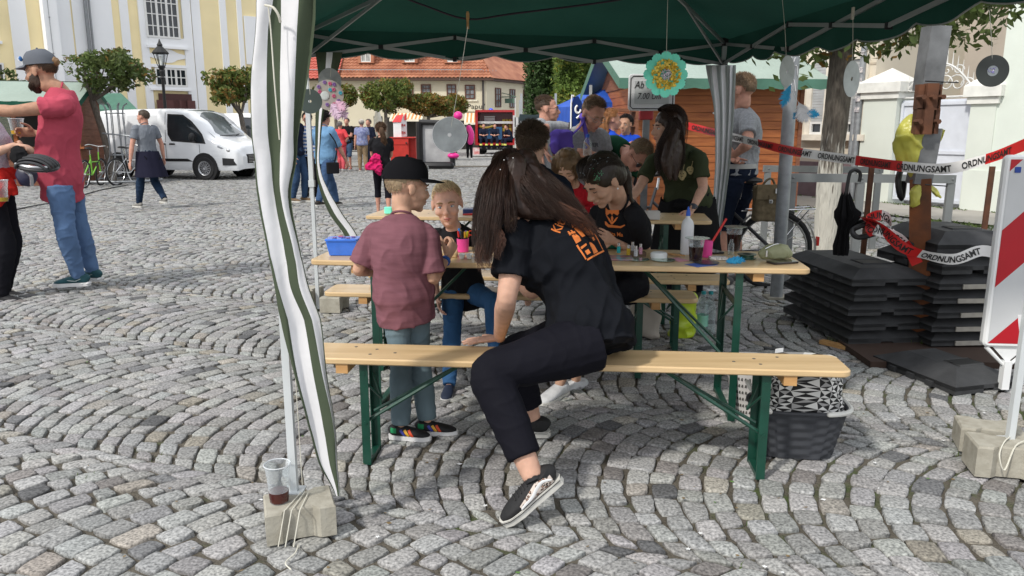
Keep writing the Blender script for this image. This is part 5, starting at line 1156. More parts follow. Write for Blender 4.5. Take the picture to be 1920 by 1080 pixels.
def cart():
    d=30.;xf=lambda px:P(px,243,d).x;z=lambda py:P(750,py,d).z;t=thing('red_cart','bright red wooden chest with lid and handle under the model house','chest',(xf(753),d+.5,0));REDP=mat('red_paint',(.5,.03,.02),rough=.5)
    m=MB();m.bbox((xf(731),d,.02),(xf(765),d+1,z(259)));m.bbox((xf(765)+.002,d+.3,.02),(xf(777),d+1.3,z(259)-.02));m.bbox((xf(730),d-.03,z(259)),(xf(778),d+1.3,z(257)));m.bbox((xf(731),d-.02,z(271)),(xf(765),d,z(269)));obj('chest',m,REDP,t,smooth=False);m=MB();m.tube([V((xf(760),d-.05,z(268))),V((xf(763),d-.05,z(268)))],.03,n=8);obj('handle',m,BLACKP,t)
    t=thing('model_house','white model house with bright red roof standing on the red chest','model house',(xf(748),d+.5,z(257)));m=MB();x0,x1,x2=xf(736),xf(751),xf(760)
    m.bbox((x0,d+.2,z(257)),(x1,d+.8,z(228)));m.add([V((x1,d+.19,z(257))),V((x2,d+.45,z(256))),V((x2,d+.45,z(229))),V(((x1+x2)/2,d+.32,z(215))),V((x1,d+.19,z(228)))],[(0,1,2,3,4)]);obj('wall',m,WHITEP,t,smooth=False)
    m=MB();m.add([V((x0-.03,d+.16,z(229))),V((x1,d+.17,z(229))),V(((x1+x2)/2,d+.3,z(214))),V((x0+.08,d+.5,z(216)))],[(0,1,2,3)]);m.bbox((xf(757),d+.3,z(225)),(x2,d+.5,z(214)));obj('roof',m,mat('bright_red_roof',(.6,.03,.035),rough=.5),t,smooth=False)
    m=MB()
    for(a,b)in((753,232),(757,233),(753,246),(757,247)):m.bbox((xf(a)-.02,d+.17,z(b+4)),(xf(a)+.03,d+.2+.1,z(b)))
    obj('window',m,mat('red_window',(.3,.05,.05)),t,smooth=False)
    # inflatable goal frame with grey net
    d=29.;t=thing('goal_wall','black framed inflatable screen with grey netting behind the large grey disc','inflatable',(xf(820)*d/30,d,0));xf=lambda px:P(px,243,d).x;z=lambda py:P(800,py,d).z
    m=MB();m.tube([V((xf(786),d,.1)),V((xf(786),d,z(228)))],.12,n=8);m.tube([V((xf(786),d,z(229))),V((xf(850),d,z(231)))],.1,n=8);m.tube([V((xf(782),d-.3,.12)),V((xf(845),d-.3,.12))],.14,n=8,cap='round');m.tube([V((xf(848),d,.1)),V((xf(848),d,z(230)))],.1,n=8);obj('frame',m,BLACKP,t)
    m=MB();m.bbox((xf(788),d+.05,.2),(xf(847),d+.08,z(230)));obj('net',m,mat('grey_net',(.26,.26,.27),rough=.9,scale=1.6,col2=(.5,.5,.5),bump=.5),t,smooth=False)
    m=MB();m.ell(P(859,217,d),(.17,.17,.16));m.ell(P(850,292,d),(.22,.16,.11));m.tube([P(859,217,d),P(852,255,d),P(850,290,d)],.08,n=8);obj('inflatable_figure',m,mat('hot_pink',(.75,.03,.28),rough=.4),label='hot pink inflatable shape partly hidden behind the large grey disc',cat='inflatable')
    m=MB();m.bbox((P(965,250,40).x,40,0),(P(967,250,40).x,40.06,3.0));m.bbox((P(976,250,40).x-.3,40,P(970,238,40).z),(P(983,250,40).x,40.05,P(970,220,40).z));obj('traffic_sign',m,mat('sign_grey',(.5,.5,.5)),smooth=False,label='grey rectangular traffic sign right of the fire engine',cat='traffic sign')
    m=MB();m.tube([P(1020,243,41)-V((0,0,1)),P(1005,222,41),P(975,243,41)-V((0,0,.6))],.4,n=8,sub=4);
    m=MB()
    rs=random.Random(4)
    t=thing('cafe_parasol','closed cream parasol in front of the inn awning','parasol',(P(826-10,243,45).x,45,0));b=V((P(714-5,243,44).x,44,0));m.lathe(b,[(.1,.9),(.3,1.1),(.22,2.0),(.05,2.8)],n=10);obj('cloth',m,mat('cream_cloth',(.6,.58,.5)),t);m=MB();m.tube([b,b+V((0,0,2.9))],.03,n=6);obj('pole',m,BLACKP,t)
    t=thing('stacked_chairs','stack of dark rattan cafe chairs behind the group by the inn','chairs',(P(662,243,36).x,36,0));m=MB();b=t.location
    for k in range(7):m.box(b+V((0,0,.45+k*.13)),(.6,.55,.03));m.box(b+V((0,.27,.65+k*.13)),(.6,.03,.3))
    for x in(-.28,.28):
        for y in(-.25,.25):m.box(b+V((x,y,.25)),(.04,.04,.5))
    obj('rattan',m,mat('dark_rattan',(.05,.035,.03)),t,smooth=False)
cart()
# electric cable on the ground at the left
m=MB();m.tube([G(-10,402)+V((0,0,.012)),G(60,388)+V((0,0,.012)),G(130,375)+V((0,0,.012)),G(185,358)+V((0,0,.012)),G(240,348)+V((0,0,.012))],.014,n=5,sub=4);obj('cable',m,BLACKP,label='black electric cable lying across the paving at the left',cat='cable')
# ---------------- people: one skin mesh per body, clothes and hair as its parts ----------------
SK={}
def skin(name='fair',col=(.50,.29,.20)):return mat('skin_'+name,col,rough=.62,var=.13,scale=26,sss=.08,spec=.28,bump=.2,bscale=240,bdist=.001,det=6)
FAIR=skin('fair',(.52,.31,.225));PINK=skin('pink',(.50,.26,.19));TANNED=skin('tanned',(.40,.225,.15))
DEN=lambda n,c:mat(n,c,rough=.9,var=.22,scale=4,bump=.4,bscale=220,spec=.15,det=6)
def ik(a,c,l1,l2,pole):
    a,c=V(a),V(c);d=c-a;L_=d.length;mx_=(l1+l2)*.999
    if L_>mx_:k=L_/mx_;l1*=k;l2*=k
    x=(l1*l1-l2*l2+L_*L_)/(2*L_);h=math.sqrt(max(l1*l1-x*x,1e-5));u=d.normalized();p=V(pole)-u*V(pole).dot(u)
    if p.length<1e-4:p=u.orthogonal()
    return a+u*x+p.normalized()*h
def head_parts(m,c,f,u,h,child=0.,chin=1.):
    r=u.cross(f).normalized()*-1;r=f.cross(u).normalized()   # wearer's right
    q=lambda a,s,z:c+f*a*h+r*s*h+u*z*h
    ax=(f,r,u)
    m.ell(q(-.018,0,.034),(.097*h,.076*h,.084*h),ax,20,14)
    m.ell(q(.030,0,-.015),(.062*h,.061*h,.075*h),ax,18,12)
    m.ell(q(.040,0,-.062),(.046*h*chin,.047*h,.044*h),ax,16,10)
    m.ell(q(.066,0,-.094),(.021*h,.021*h,.018*h),ax,12,8)
    m.ell(q(.072,0,.018),(.022*h,.048*h,.014*h),ax,12,8)
    for s in(-1,1):
        m.ell(q(.056,s*.036,-.030),((.026+.006*child)*h,(.024+.004*child)*h,.024*h),ax,12,8)
        m.ell(q(-.008,s*.079,-.008),(.020*h,.007*h,.031*h),(f,(r+f*s*-.35).normalized(),u),12,8)
        m.ell(q(.000,s*.074,-.010),(.012*h,.008*h,.018*h),ax,8,6)
    m.tube([q(.086,0,.006),q(.099,0,-.012),q(.111-.006*child,0,-.030),q(.098,0,-.040)],[.008*h,.009*h,.0125*h,.010*h],n=10,cap='round')
    for s in(-1,1):m.ell(q(.094,s*.011,-.036),(.010*h,.007*h,.007*h),ax,8,6)
    m.ell(q(.086,0,-.058),(.012*h,.022*h,.007*h),ax,10,6);m.ell(q(.084,0,-.070),(.012*h,.018*h,.008*h),ax,10,6)
    return q,r
def face_bits(par,q,f,r,u,h,brow,look=(0,0),smile=0,closed=False,iris=(.10,.13,.15)):
    W_=mat('eye_white',(.55,.53,.50),rough=.2);I_=mat('iris_%d'%int(iris[0]*100),iris,rough=.2);LP=mat('lips',(.40,.13,.11),rough=.45)
    ax=(f,r,u)
    for s in(-1,1):
        if closed:
            m=MB();m.tube([q(.083,s*.017,-.001),q(.0865,s*.030,-.005),q(.077,s*.043,-.002)],[.0012*h,.0018*h,.0012*h],n=5,sub=3);obj('eyelashes',m,mat('lash',(.03,.02,.015)),par)
        else:
            m=MB();m.ell(q(.0765,s*.030,-.001),(.0105*h,.0135*h,.0068*h),ax,12,8);e=obj('eye',m,W_,par)
            m=MB();m.ell(q(.0845,s*.030+look[0]*.004,-.001+look[1]*.003),(.0032*h,.0055*h,.0055*h),ax,10,6);obj('iris',m,I_,e)
            m=MB();m.tube([q(.083,s*.016,.003),q(.088,s*.030,.007),q(.077,s*.044,.003)],[.0014*h,.0024*h,.0014*h],n=5,sub=3);obj('eyelid',m,mat('lid_skin',(.33,.17,.12),rough=.6),e)
        m=MB();m.tube([q(.089,s*.014,.017),q(.093,s*.028,.023),q(.080,s*.048,.018)],[.0022*h,.003*h,.0016*h],[.004*h,.0045*h,.002*h],side=f,n=6,sub=4);obj('eyebrow',m,brow,par)
    m=MB();m.tube([q(.082,-.021,-.063+smile*.004),q(.0955,-.008,-.061),q(.0975,0,-.062),q(.0955,.008,-.061),q(.082,.021,-.063+smile*.004)],[.001*h,.0035*h,.003*h,.0035*h,.001*h],n=6,sub=3)
    m.tube([q(.083,-.016,-.067),q(.095,0,-.0705),q(.083,.016,-.067)],[.001*h,.0045*h,.001*h],n=6,sub=4);obj('lips',m,LP,par)
def hand_parts(m,w,d,n,t,s,curl=.4,spread=.12,thumb=.5,curls=None):
    # w wrist, d pointing direction, n palm side, t thumb side
    d=V(d).normalized();n=V(n);n=(n-d*n.dot(d)).normalized();t0=d.cross(n).normalized();t=t0 if t0.dot(V(t))>0 else-t0
    P_=lambda a,b,c:w+(d*a+t*b+n*c)*s
    m.tube([P_(-.02,0,0),P_(.015,0,0),P_(.05,.002,0),P_(.088,.0,0),P_(.098,0,0)],[.025*s,.029*s,.039*s,.041*s,.036*s],[.018*s,.016*s,.015*s,.0125*s,.009*s],side=t,n=14,sub=3)
    m.ell(P_(.04,.028,.008),(.026*s,.017*s,.014*s),(d,t,n),10,8)
    base=((.093,.029),(.098,.010),(.095,-.010),(.087,-.028));ln=(.070,.079,.073,.057)
    for i in range(4):
        c_=curls[i]if curls else curl*(1+.12*(i-1));sp=(1.5-i)*spread;dd=(d*math.cos(sp)+t*math.sin(sp)).normalized();p=P_(base[i][0],base[i][1],0);pts=[p-dd*.014*s,p];a=0
        for k,fr in enumerate((.46,.30,.24)):
            a+=c_*(.9,1.1,.8)[k];p=p+(dd*math.cos(a)+n*math.sin(a))*ln[i]*fr*s;pts.append(p)
        r0=(.0090,.0093,.0088,.0078)[i]*s;m.tube(pts,[r0,r0*1.04,r0*.98,r0*.9,r0*.74],n=9,sub=3,cap='round')
    th=(d*.62+t*.78).normalized();p0=P_(.022,.026,.004);th2=(th*(1-.3*thumb)+n*thumb*.55+d*.25*thumb).normalized();p1=p0+th*.038*s;p2=p1+th2*.033*s;p3=p2+(th2+n*.3*thumb+d*.2).normalized()*.026*s
    m.tube([p0,p1,p2,p3],[.0125*s,.0115*s,.0100*s,.0078*s],n=9,sub=3,cap='round')
def lerp(a,b,t):return a+(b-a)*t
def person(label,J,S=1.,h=1.,vox=.006,sk=None,top=None,pants=None,shoes=None,group=None,fat=1.,child=0.,face=None,sleeve=.95,hem=0.,fold=.006,female=0,pantlen=1.,legw=1.,hands=None,seed=1,topfold=None,cap_s=True,shirt_w=1.,tight=False,belly=0.,loc=None,sleeve_w=1.):
    # J: pel, neck, head, fd, ud, sh, el, wr, hip, kn, an, toe ; lists are (left, right)
    sk=sk or FAIR;base=loc or V((J['pel'].x,J['pel'].y,min(J['an'][0].z,J['an'][1].z)-.08*S));t=thing('person',label,'person',base,group)
    pel,neck,hd=J['pel'],J['neck'],J['head'];f,u=V(J['fd']).normalized(),V(J['ud']).normalized();f=(f-u*f.dot(u)).normalized()
    sh,el,wr,hip,kn,an=(J[k]for k in('sh','el','wr','hip','kn','an'));toe=J['toe']
    hipax=(hip[0]-hip[1]).normalized();shax=(sh[0]-sh[1]).normalized()
    m=MB();q,r=head_parts(m,hd,f,u,h,child)
    m.tube([hd-u*.03*h-f*.022*h,hd-u*.095*h-f*.025*h,neck.lerp(hd,.22),neck-(neck-pel).normalized()*.05*S],[.054*h,.052*h*(.92 if female or child else 1.08),.056*S*fat**.3,.085*S],n=16,sub=3)
    sp=(neck-pel);mid=J.get('mid')or pel+sp*.5
    def spine(tt):
        a=pel.lerp(mid,tt*2)if tt<.5 else mid.lerp(neck,tt*2-1);b=pel.lerp(neck,tt);e=min(1,abs(tt-.5)*2);return a.lerp(b,.0)
    def torso(m,inf,lo,hi=1.0,bot=1.0):
        prof=[(-.12,.150,.112),(0,.168,.122),(.14,.160,.112),(.33,.136 if female else .146,.100),(.55,.150,.112),(.74,.160,.115),(.88,.148,.096),(.97,.105,.074),(1.03,.062,.056)]
        P_=[];X_=[];Y_=[];S_=[]
        for(tt,w_,d_)in prof:
            if tt<lo-.001 and tt<0:continue
            p_=spine(tt)if tt>=0 else pel+(pel-mid).normalized()*(-tt)*sp.length
            fb=(.035*belly if .1<tt<.4 else 0);fwd=hipax.lerp(shax,min(1,max(0,tt))).cross(sp.normalized())
            if female and tt in(.74,):d_+=.014;
            P_.append(p_+fwd*(fb)*S);ff=1+(fat-1)*(1.15 if tt<.8 else .6)
            X_.append((w_*ff*S)+inf);Y_.append((d_*ff+fb)*S+inf);S_.append(hipax.lerp(shax,min(1,max(0,tt))).normalized())
        if lo<-.13:
            dn=(P_[0]-P_[1]).normalized();e=P_[0]+dn*(-.12-lo)*sp.length*bot;P_.insert(0,e);X_.insert(0,X_[0]*1.02);Y_.insert(0,Y_[0]*1.02);S_.insert(0,S_[0])
        m.tube(P_,X_,Y_,S_,n=26,sub=4,p=2.25)
    torso(m,-.010*S,-.12)
    af=(1+(fat-1)*.8)*(.86 if female else 1.)*(.92 if child else 1)
    def arm(m,i,inf,to=1.,flare=0.):
        a,b,c=sh[i],el[i],wr[i];inn=a.lerp(neck,.35)-(a-b).normalized()*-.0
        k=S*af;full=[(inn,.050),(a,.056),(a.lerp(b,.25),.052),(a.lerp(b,.6),.046),(b,.039),(b.lerp(c,.25),.041),(b.lerp(c,.65),.032),(c,.0255)]
        if to>=1:pts=full;P_=[x[0]for x in pts];R_=[x[1]*k+inf for x in pts]
        else:
            P_=[inn,a,a.lerp(b,to*.5),a.lerp(b,to)];R_=[.048*k+inf*.5,.058*k+inf*.6,.054*k+inf*(.9+flare),.051*k+inf*(1.35+flare)]
        m.tube(P_,R_,n=16,sub=4)
    for i in(0,1):arm(m,i,0)
    def legs(m,i,inf,to=1.,tight_=False):
        a,b,c=hip[i],kn[i],an[i];k=S*(1+(fat-1)*.9)*legw;back=(c-b).cross(hipax).normalized()*(1 if child else 1)
        full=[(a,.090),(a.lerp(b,.3),.083),(a.lerp(b,.7),.066),(b,.056),(b.lerp(c,.3),.057),(b.lerp(c,.65),.043),(c,.034)]
        if to<1:
            n_=[x for j,x in enumerate(full)if j<3];e=b.lerp(c,(to-.5)*2)if to>.5 else a.lerp(b,to*2);
            if to>.5:n_.append(full[3])
            if to>.72:n_.append(full[4])
            rr=.060 if to>.5 else .07
            if to>.72:rr=.046
            n_=[x for x in n_ if(x[0]-a).length<(e-a).length-.02*S or True];n_.append((e,rr));full=n_
        P_=[x[0]for x in full];R_=[x[1]*k+inf*(1 if tight_ or j<3 else 1.5)for j,x in enumerate(full)]
        m.tube(P_,R_,n=18,sub=4)
    for i in(0,1):
        legs(m,i,-.004*S)
        tv=V(toe[i]).normalized();dn=V((0,0,-1))+tv*tv.z;dn.normalize();m.tube([an[i]+tv*.0*S+dn*.01*S,an[i]+tv*.03*S+dn*.045*S,an[i]+tv*.12*S+dn*.062*S],[.028*S,.024*S,.02*S],[.028*S,.018*S,.010*S],side=tv.cross(dn),n=10)
    fine=vox<=.0075
    if hands is None:hands=[dict(),dict()]
    H=MB()
    for i in(0,1):
        hh=dict(hands[i])if hands[i]is not None else None
        if hh is None:continue
        d=hh.pop('d',(wr[i]-el[i]).normalized());n_=hh.pop('n',shax*(-1 if i==0 else 1));th=hh.pop('t',shax.cross(sp));sz=hh.pop('s',S*(.9 if female else 1.)*(1.06 if child else 1))
        if 'curl' not in hh and 'curls' not in hh:hh['curl']=.35
        hand_parts(H if fine else m,wr[i],d,n_,th,sz,**hh)
    b=remesh(m,vox,2,.5)
    if fine:b.join(remesh(H,.0028*max(.8,S),1,.4))if H.v else None
    body=obj('body',b,sk,t,ang=None)
    if face is not None:face_bits(t,q,f,r,u,h,**face)
    res=dict(t=t,q=q,r=r,f=f,u=u,h=h,body=body,S=S,J=J,spine=spine,hipax=hipax,shax=shax)
    if pants:
        m=MB();inf=.004*S if tight else .012*S
        for i in(0,1):legs(m,i,inf,pantlen,tight)
        m.tube([pel+(pel-mid).normalized()*.10*sp.length,pel,spine(.10),spine(.2)],[.14*S*fat+inf,.170*S*fat+inf,.166*S*fat+inf,.155*S*fat+inf],[.10*S*fat+inf,.124*S*fat+inf,.118*S*fat+inf,.108*S*fat+inf],side=hipax,n=22,sub=3)
        o=remesh(m,vox,2,.5,fold=fold*(.35 if tight else 1),fs=9/S**.5,seed=seed+3,fdir=(1,1,1.6));res['pants']=obj('trousers' if pantlen>.8 else 'shorts',o,pants,t,ang=None)
    if top:
        m=MB();inf=.013*S*shirt_w;torso(m,inf,-.13-hem,bot=1.)
        for i in(0,1):arm(m,i,inf*sleeve_w,sleeve)
        o=remesh(m,vox,2,.5,fold=(topfold or fold)*1.1,fs=8/S**.5,seed=seed,fdir=(1.3,1.3,.8));res['shirt']=obj('shirt',o,top,t,ang=None)
        m=MB();cn=neck-sp.normalized()*.0*S;k=16;dv=sp.normalized();up_=(neck-mid).normalized();a1=shax;a2=up_.cross(a1).normalized()
        nd=((hd-u*.09*h)-neck).normalized();a2=nd.cross(a1).normalized();m.tube([neck+nd*.022*S+a1*math.cos(x/k*6.283)*(.066*S+.004)+a2*math.sin(x/k*6.283)*(.062*S+.004)for x in range(k)],.007*S,n=6,closed=True,cap=False);obj('collar',m,top,res['shirt'])
    if shoes:
        for i in(0,1):
            mt,sole=shoes[:2];tv=V(toe[i]).normalized();up_=V((0,0,1));up_=(up_-tv*up_.dot(tv)).normalized();side=tv.cross(up_);A_=an[i]-up_*.082*S*(1.0)
            pt=lambda a,z,A_=A_,tv=tv,up_=up_:A_+tv*a*S+up_*z*S
            m=MB();ce=an[i]+(kn[i]-an[i]).normalized()*.015*S
            m.tube([pt(-.075,.045),pt(-.055,.055),pt(-.01,.058),pt(.05,.052),pt(.11,.042),pt(.155,.034),pt(.185,.028)],[.018*S,.034*S,.038*S,.043*S,.046*S,.040*S,.018*S],[.026*S,.040*S,.040*S,.032*S,.026*S,.020*S,.012*S],side=side,n=14,sub=3)
            m.tube([pt(-.03,.05),pt(-.026,.088)],[.040*S,.040*S],n=14,sub=2)
            o=remesh(m,max(.0045,vox*.8),1,.5);so_=obj('shoe',o,mt,t,ang=None)
            m=MB();poly=[(-.085,0),(-.075,.028),(-.03,.035),(.04,.037),(.11,.047),(.16,.042),(.19,.022),(.197,0)];poly=poly+[(x,-y)for x,y in poly[::-1][1:-1]]
            n_=len(poly);vs=[A_+tv*x*S+side*y*S+up_*z*S for z in(.002,.030)for x,y in poly];m.add(vs,[tuple(range(n_))[::-1],tuple(range(n_,2*n_))]+[(k_,(k_+1)%n_,n_+(k_+1)%n_,n_+k_)for k_ in range(n_)]);obj('sole',m,sole,so_,ang=30)
            res['shoe%d'%i]=(pt,side,so_,up_,tv)
    return res
def pose(base,S=1.,yaw=0.,stride=0.,lean=0.,arms=(None,None),headturn=0.,headpitch=0.,hsc=None,child=0.,lift=(0,0),crouch=0.,hipw=1.,shw=1.):
    # yaw: facing direction in radians (0 = +x). Local coords (forward, left, up) in units of 1.75 m body * S
    b=V(base);F=V((math.cos(yaw),math.sin(yaw),0));Lf=V((-F.y,F.x,0));p=lambda x,y,z:b+(F*x+Lf*y+V((0,0,z)))*S
    J={};J['pel']=p(0,0,.95-crouch);ln=lean;nx=math.sin(ln)*.53;nz=.95-crouch+math.cos(ln)*.53;J['neck']=p(nx,0,nz);J['mid']=p(nx*.42,0,.95-crouch+(nz-.95+crouch)*.5)-F*.01*S
    hf=V(J['neck'])+(F*(math.sin(ln*.6)*.15+.035)+V((0,0,math.cos(ln*.6)*.15)))*S;J['head']=hf
    a=yaw+headturn;hp=headpitch;J['fd']=V((math.cos(a)*math.cos(hp),math.sin(a)*math.cos(hp),math.sin(hp)));J['ud']=V((-math.cos(a)*math.sin(hp),-math.sin(a)*math.sin(hp),math.cos(hp)))
    J['sh']=[p(nx*.93,.175*shw,nz-.055),p(nx*.93,-.175*shw,nz-.055)];J['hip']=[p(0,.085*hipw,.93-crouch),p(0,-.085*hipw,.93-crouch)]
    J['an']=[p(stride*.5,.10,.085+lift[0]),p(-stride*.5,-.10,.085+lift[1])];J['kn']=[ik(J['hip'][i],J['an'][i],.44*S,.42*S,F)for i in(0,1)]
    J['toe']=[F+Lf*.12,F-Lf*.12];J['wr']=[];J['el']=[]
    for i in(0,1):
        sg=1 if i==0 else-1;A=arms[i]
        if A is None:w_=p(nx*.3+.03-sg*stride*.35,sg*.25,.86-crouch);pole=-F+Lf*sg*.4
        elif A=='hip':w_=p(.06,sg*.17,1.02-crouch);pole=Lf*sg-F*.6
        elif A=='fold':w_=p(.22+nx*.5,-sg*.05,1.17-crouch);pole=V((0,0,-1))+Lf*sg*.6
        elif A=='up':w_=p(.27+nx*.6,sg*.10,1.30-crouch);pole=V((0,0,-1))+Lf*sg*.5
        elif A=='front':w_=p(.32+nx,sg*.10,1.08-crouch);pole=V((0,0,-1))+Lf*sg*.5
        elif A=='back':w_=p(-.17,-sg*.03,.98-crouch);pole=Lf*sg-F*.8
        elif isinstance(A,V):w_=A;pole=V((0,0,-1))+Lf*sg*.5-F*.2
        else:w_=p(*A);pole=V((0,0,-1))+Lf*sg*.6
        J['wr'].append(w_);J['el'].append(ik(J['sh'][i],w_,.29*S,.255*S,pole))
    J['F']=F;J['L']=Lf;return J
# ---------------- hair ----------------
def hairmat(name,col,gloss=.45):return mat(name,col,rough=gloss,var=.25,scale=20,attr=True,spec=.35)
def strands(m,roots,seg=6,w=.0012,seed=0,tintv=.35):
    # roots: list of point lists
    rs=random.Random(seed)
    for pts in roots:
        t_=rs.uniform(1-tintv,1+tintv);m.col=(t_,t_*rs.uniform(.9,1.05),t_*rs.uniform(.85,1.1));n=len(pts);b=len(m.v);ww=w*rs.uniform(.7,1.3)
        sd=None
        for i,p in enumerate(pts):
            tg=(pts[min(i+1,n-1)]-pts[max(i-1,0)]);
            if sd is None:sd=tg.orthogonal().normalized();sd=Matrix.Rotation(rs.uniform(0,6.28),3,tg.normalized())@sd if tg.length>1e-7 else sd
            s2=tg.cross(sd);s2=s2.normalized()if s2.length>1e-9 else sd;k=ww*(1-(i/(n-1))**2*.85)
            m.v+=[tuple(p+sd*k),tuple(p-sd*k*.5+s2*k*.87),tuple(p-sd*k*.5-s2*k*.87)];m.c+=[m.col]*3
        for i in range(n-1):
            for k in range(3):j=(k+1)%3;m.f.append((b+i*3+k,b+i*3+j,b+i*3+3+j,b+i*3+3+k));m.m.append(0)
def short_hair(R_,mt,length=.03,n=1600,hairline=.35,comb=(0,0,0),side_short=1.,seed=1,w=.0011,vol=1.04,top=None,name='hair',frizz=.3,nape=-.55):
    q,f,r,u,h=R_['q'],R_['f'],R_['r'],R_['u'],R_['h'];ax=(f,r,u);c=q(-.018,0,.034);rad=V((.097*vol,.076*vol,.084*vol))*h
    def inside(d):   # d unit direction in head axes
        x,y,z=d
        if z>.55:return x<.85
        lim=hairline*(1.0)if z>0 else hairline-.5*(-z)*1.4
        if z>.0:return x<.45+z*.35
        return x<lim-.35 and z>nape and not(abs(y)>.8 and z<-.35 and x>-.2)
    rs=random.Random(seed);m=MB();roots=[]
    cm=f*comb[0]+r*comb[1]+u*comb[2]
    while len(roots)<n:
        d=V((rs.gauss(0,1),rs.gauss(0,1),rs.gauss(0,1))).normalized()
        if not inside(d):continue
        nrm=(f*d.x/rad.x+r*d.y/rad.y+u*d.z/rad.z).normalized();p0=c+f*d.x*rad.x*.97+r*d.y*rad.y*.97+u*d.z*rad.z*.97
        L_=length*(side_short+(1-side_short)*max(0,min(1,(d.z+.0)*1.6)))*rs.uniform(.7,1.2);dr=(nrm*.55+cm+V((rs.gauss(0,frizz),rs.gauss(0,frizz),rs.gauss(0,frizz)))*.5).normalized();pts=[p0]
        for k in range(4):dr=(dr+cm*.35-nrm*.12+V((0,0,-.06))).normalized();pts.append(pts[-1]+dr*L_/4)
        roots.append(pts)
    strands(m,roots,w=w,seed=seed);o=obj(name,m,mt,R_['t'],ang=None)
    # scalp cap below the strands
    k=MB();k.col=(.8,.8,.8);N=28;Mh=18;vs={};
    idx={}
    for i in range(Mh+1):
        for j in range(N):
            ph=math.pi*i/Mh;th=2*math.pi*j/N;d=V((math.sin(ph)*math.cos(th),math.sin(ph)*math.sin(th),math.cos(ph)));idx[(i,j)]=(d,inside(d*1.0))
    for i in range(Mh):
        for j in range(N):
            ks=[(i,j),(i,(j+1)%N),(i+1,(j+1)%N),(i+1,j)]
            if all(idx[x][1]for x in ks):
                pp=[c+f*idx[x][0].x*rad.x+r*idx[x][0].y*rad.y+u*idx[x][0].z*rad.z for x in ks];k.add(pp,[(0,1,2,3)])
    obj('scalp',k,mt,o,ang=None);return o
def hair_volume(R_,mt,blobs,tubes=(),vox=.007,fold=.006,fs=30,name='hair',seed=2):
    m=MB();q,h=R_['q'],R_['h'];ax=(R_['f'],R_['r'],R_['u'])
    for(c,r_)in blobs:m.ell(q(*c),tuple(x*h for x in r_),ax,18,12)
    for(pts,rr)in tubes:m.tube(pts,rr,n=12,sub=4,cap='round')
    o=remesh(m,vox,2,.5,fold=fold,fs=fs,seed=seed,fdir=(1.2,1.2,.35));o.c=[(1,1,1)]*len(o.v);return obj(name,o,mt,R_['t'],ang=None)
def locks(R_,mt,guides,n,w=.0013,seed=1,name='hair',wave=.006,wf=14,par=None):
    # guides: list of (points, radii); strands follow inside the tube of each guide
    rs=random.Random(seed);roots=[]
    for gi,(pts,rad)in enumerate(guides):
        pp=cr(pts,5);rr=ci(rad,5,len(pts));k=max(1,int(n*(sum(rr)/len(rr))**1.0/sum((sum(ci(r_,1,len(p_)))/len(p_))for p_,r_ in guides)))
        for _ in range(k):
            a=rs.uniform(0,6.283);q=rs.uniform(.35,1)**.5;end=int(len(pp)*rs.uniform(.72,1.0));st=0;out=[];ph=rs.uniform(0,6.28);wa=wave*rs.uniform(.3,1.3);aw=rs.uniform(-.5,.5)
            prev=None
            for i in range(st,max(end,4)):
                t_=(pp[min(i+1,len(pp)-1)]-pp[max(i-1,0)]).normalized();
                if prev is None:prev=t_.orthogonal()
                s1=(prev-t_*prev.dot(t_)).normalized();prev=s1;s2=t_.cross(s1);aa=a+aw*i/len(pp)
                out.append(pp[i]+(s1*math.cos(aa)+s2*math.sin(aa))*rr[i]*q+s1*wa*math.sin(i*wf/len(pp)+ph)*(i/len(pp))+s2*wa*math.cos(i*wf*.8/len(pp)+ph)*(i/len(pp)))
            roots.append(out)
    m=MB();m.col=(1,1,1);strands(m,roots,w=w,seed=seed);return obj(name,m,mt,par or R_['t'],ang=None)
def decal(R_mesh_obj,polys,o,M,name,mt,par,off=.0025,dist=.4):
    # project flat shapes (MB in local xy of frame M at o) along -M.z on the shirt
    me=R_mesh_obj.data;og=orgn(R_mesh_obj);bv=BVHTree.FromPolygons([v.co+og for v in me.vertices],[tuple(p.vertices)for p in me.polygons])
    bm=bmesh.new();vs=[bm.verts.new(v)for v in polys.v]
    for f_ in polys.f:
        try:bm.faces.new([vs[i]for i in f_])
        except ValueError:pass
    bmesh.ops.triangulate(bm,faces=bm.faces)
    for _ in range(4):
        e=[x for x in bm.edges if x.calc_length()>.012]
        if not e:break
        bmesh.ops.subdivide_edges(bm,edges=e,cuts=1);bmesh.ops.triangulate(bm,faces=[x for x in bm.faces if len(x.verts)>3])
    bm.verts.index_update();out=[];n=M.col[2];z=None
    for v in bm.verts:
        w_=V(o)+M@V((v.co.x,v.co.y,0));hit=bv.ray_cast(w_+n*dist*.5,-n,dist)
        if hit[0]is not None:z=(hit[0]-w_).dot(n);out.append(hit[0]+n*off)
        else:out.append(w_+n*((z or 0)))
    m=MB();m.add(out,[tuple(v.index for v in f_.verts)for f_ in bm.faces]);bm.free();return obj(name,m,mt,par,ang=None)
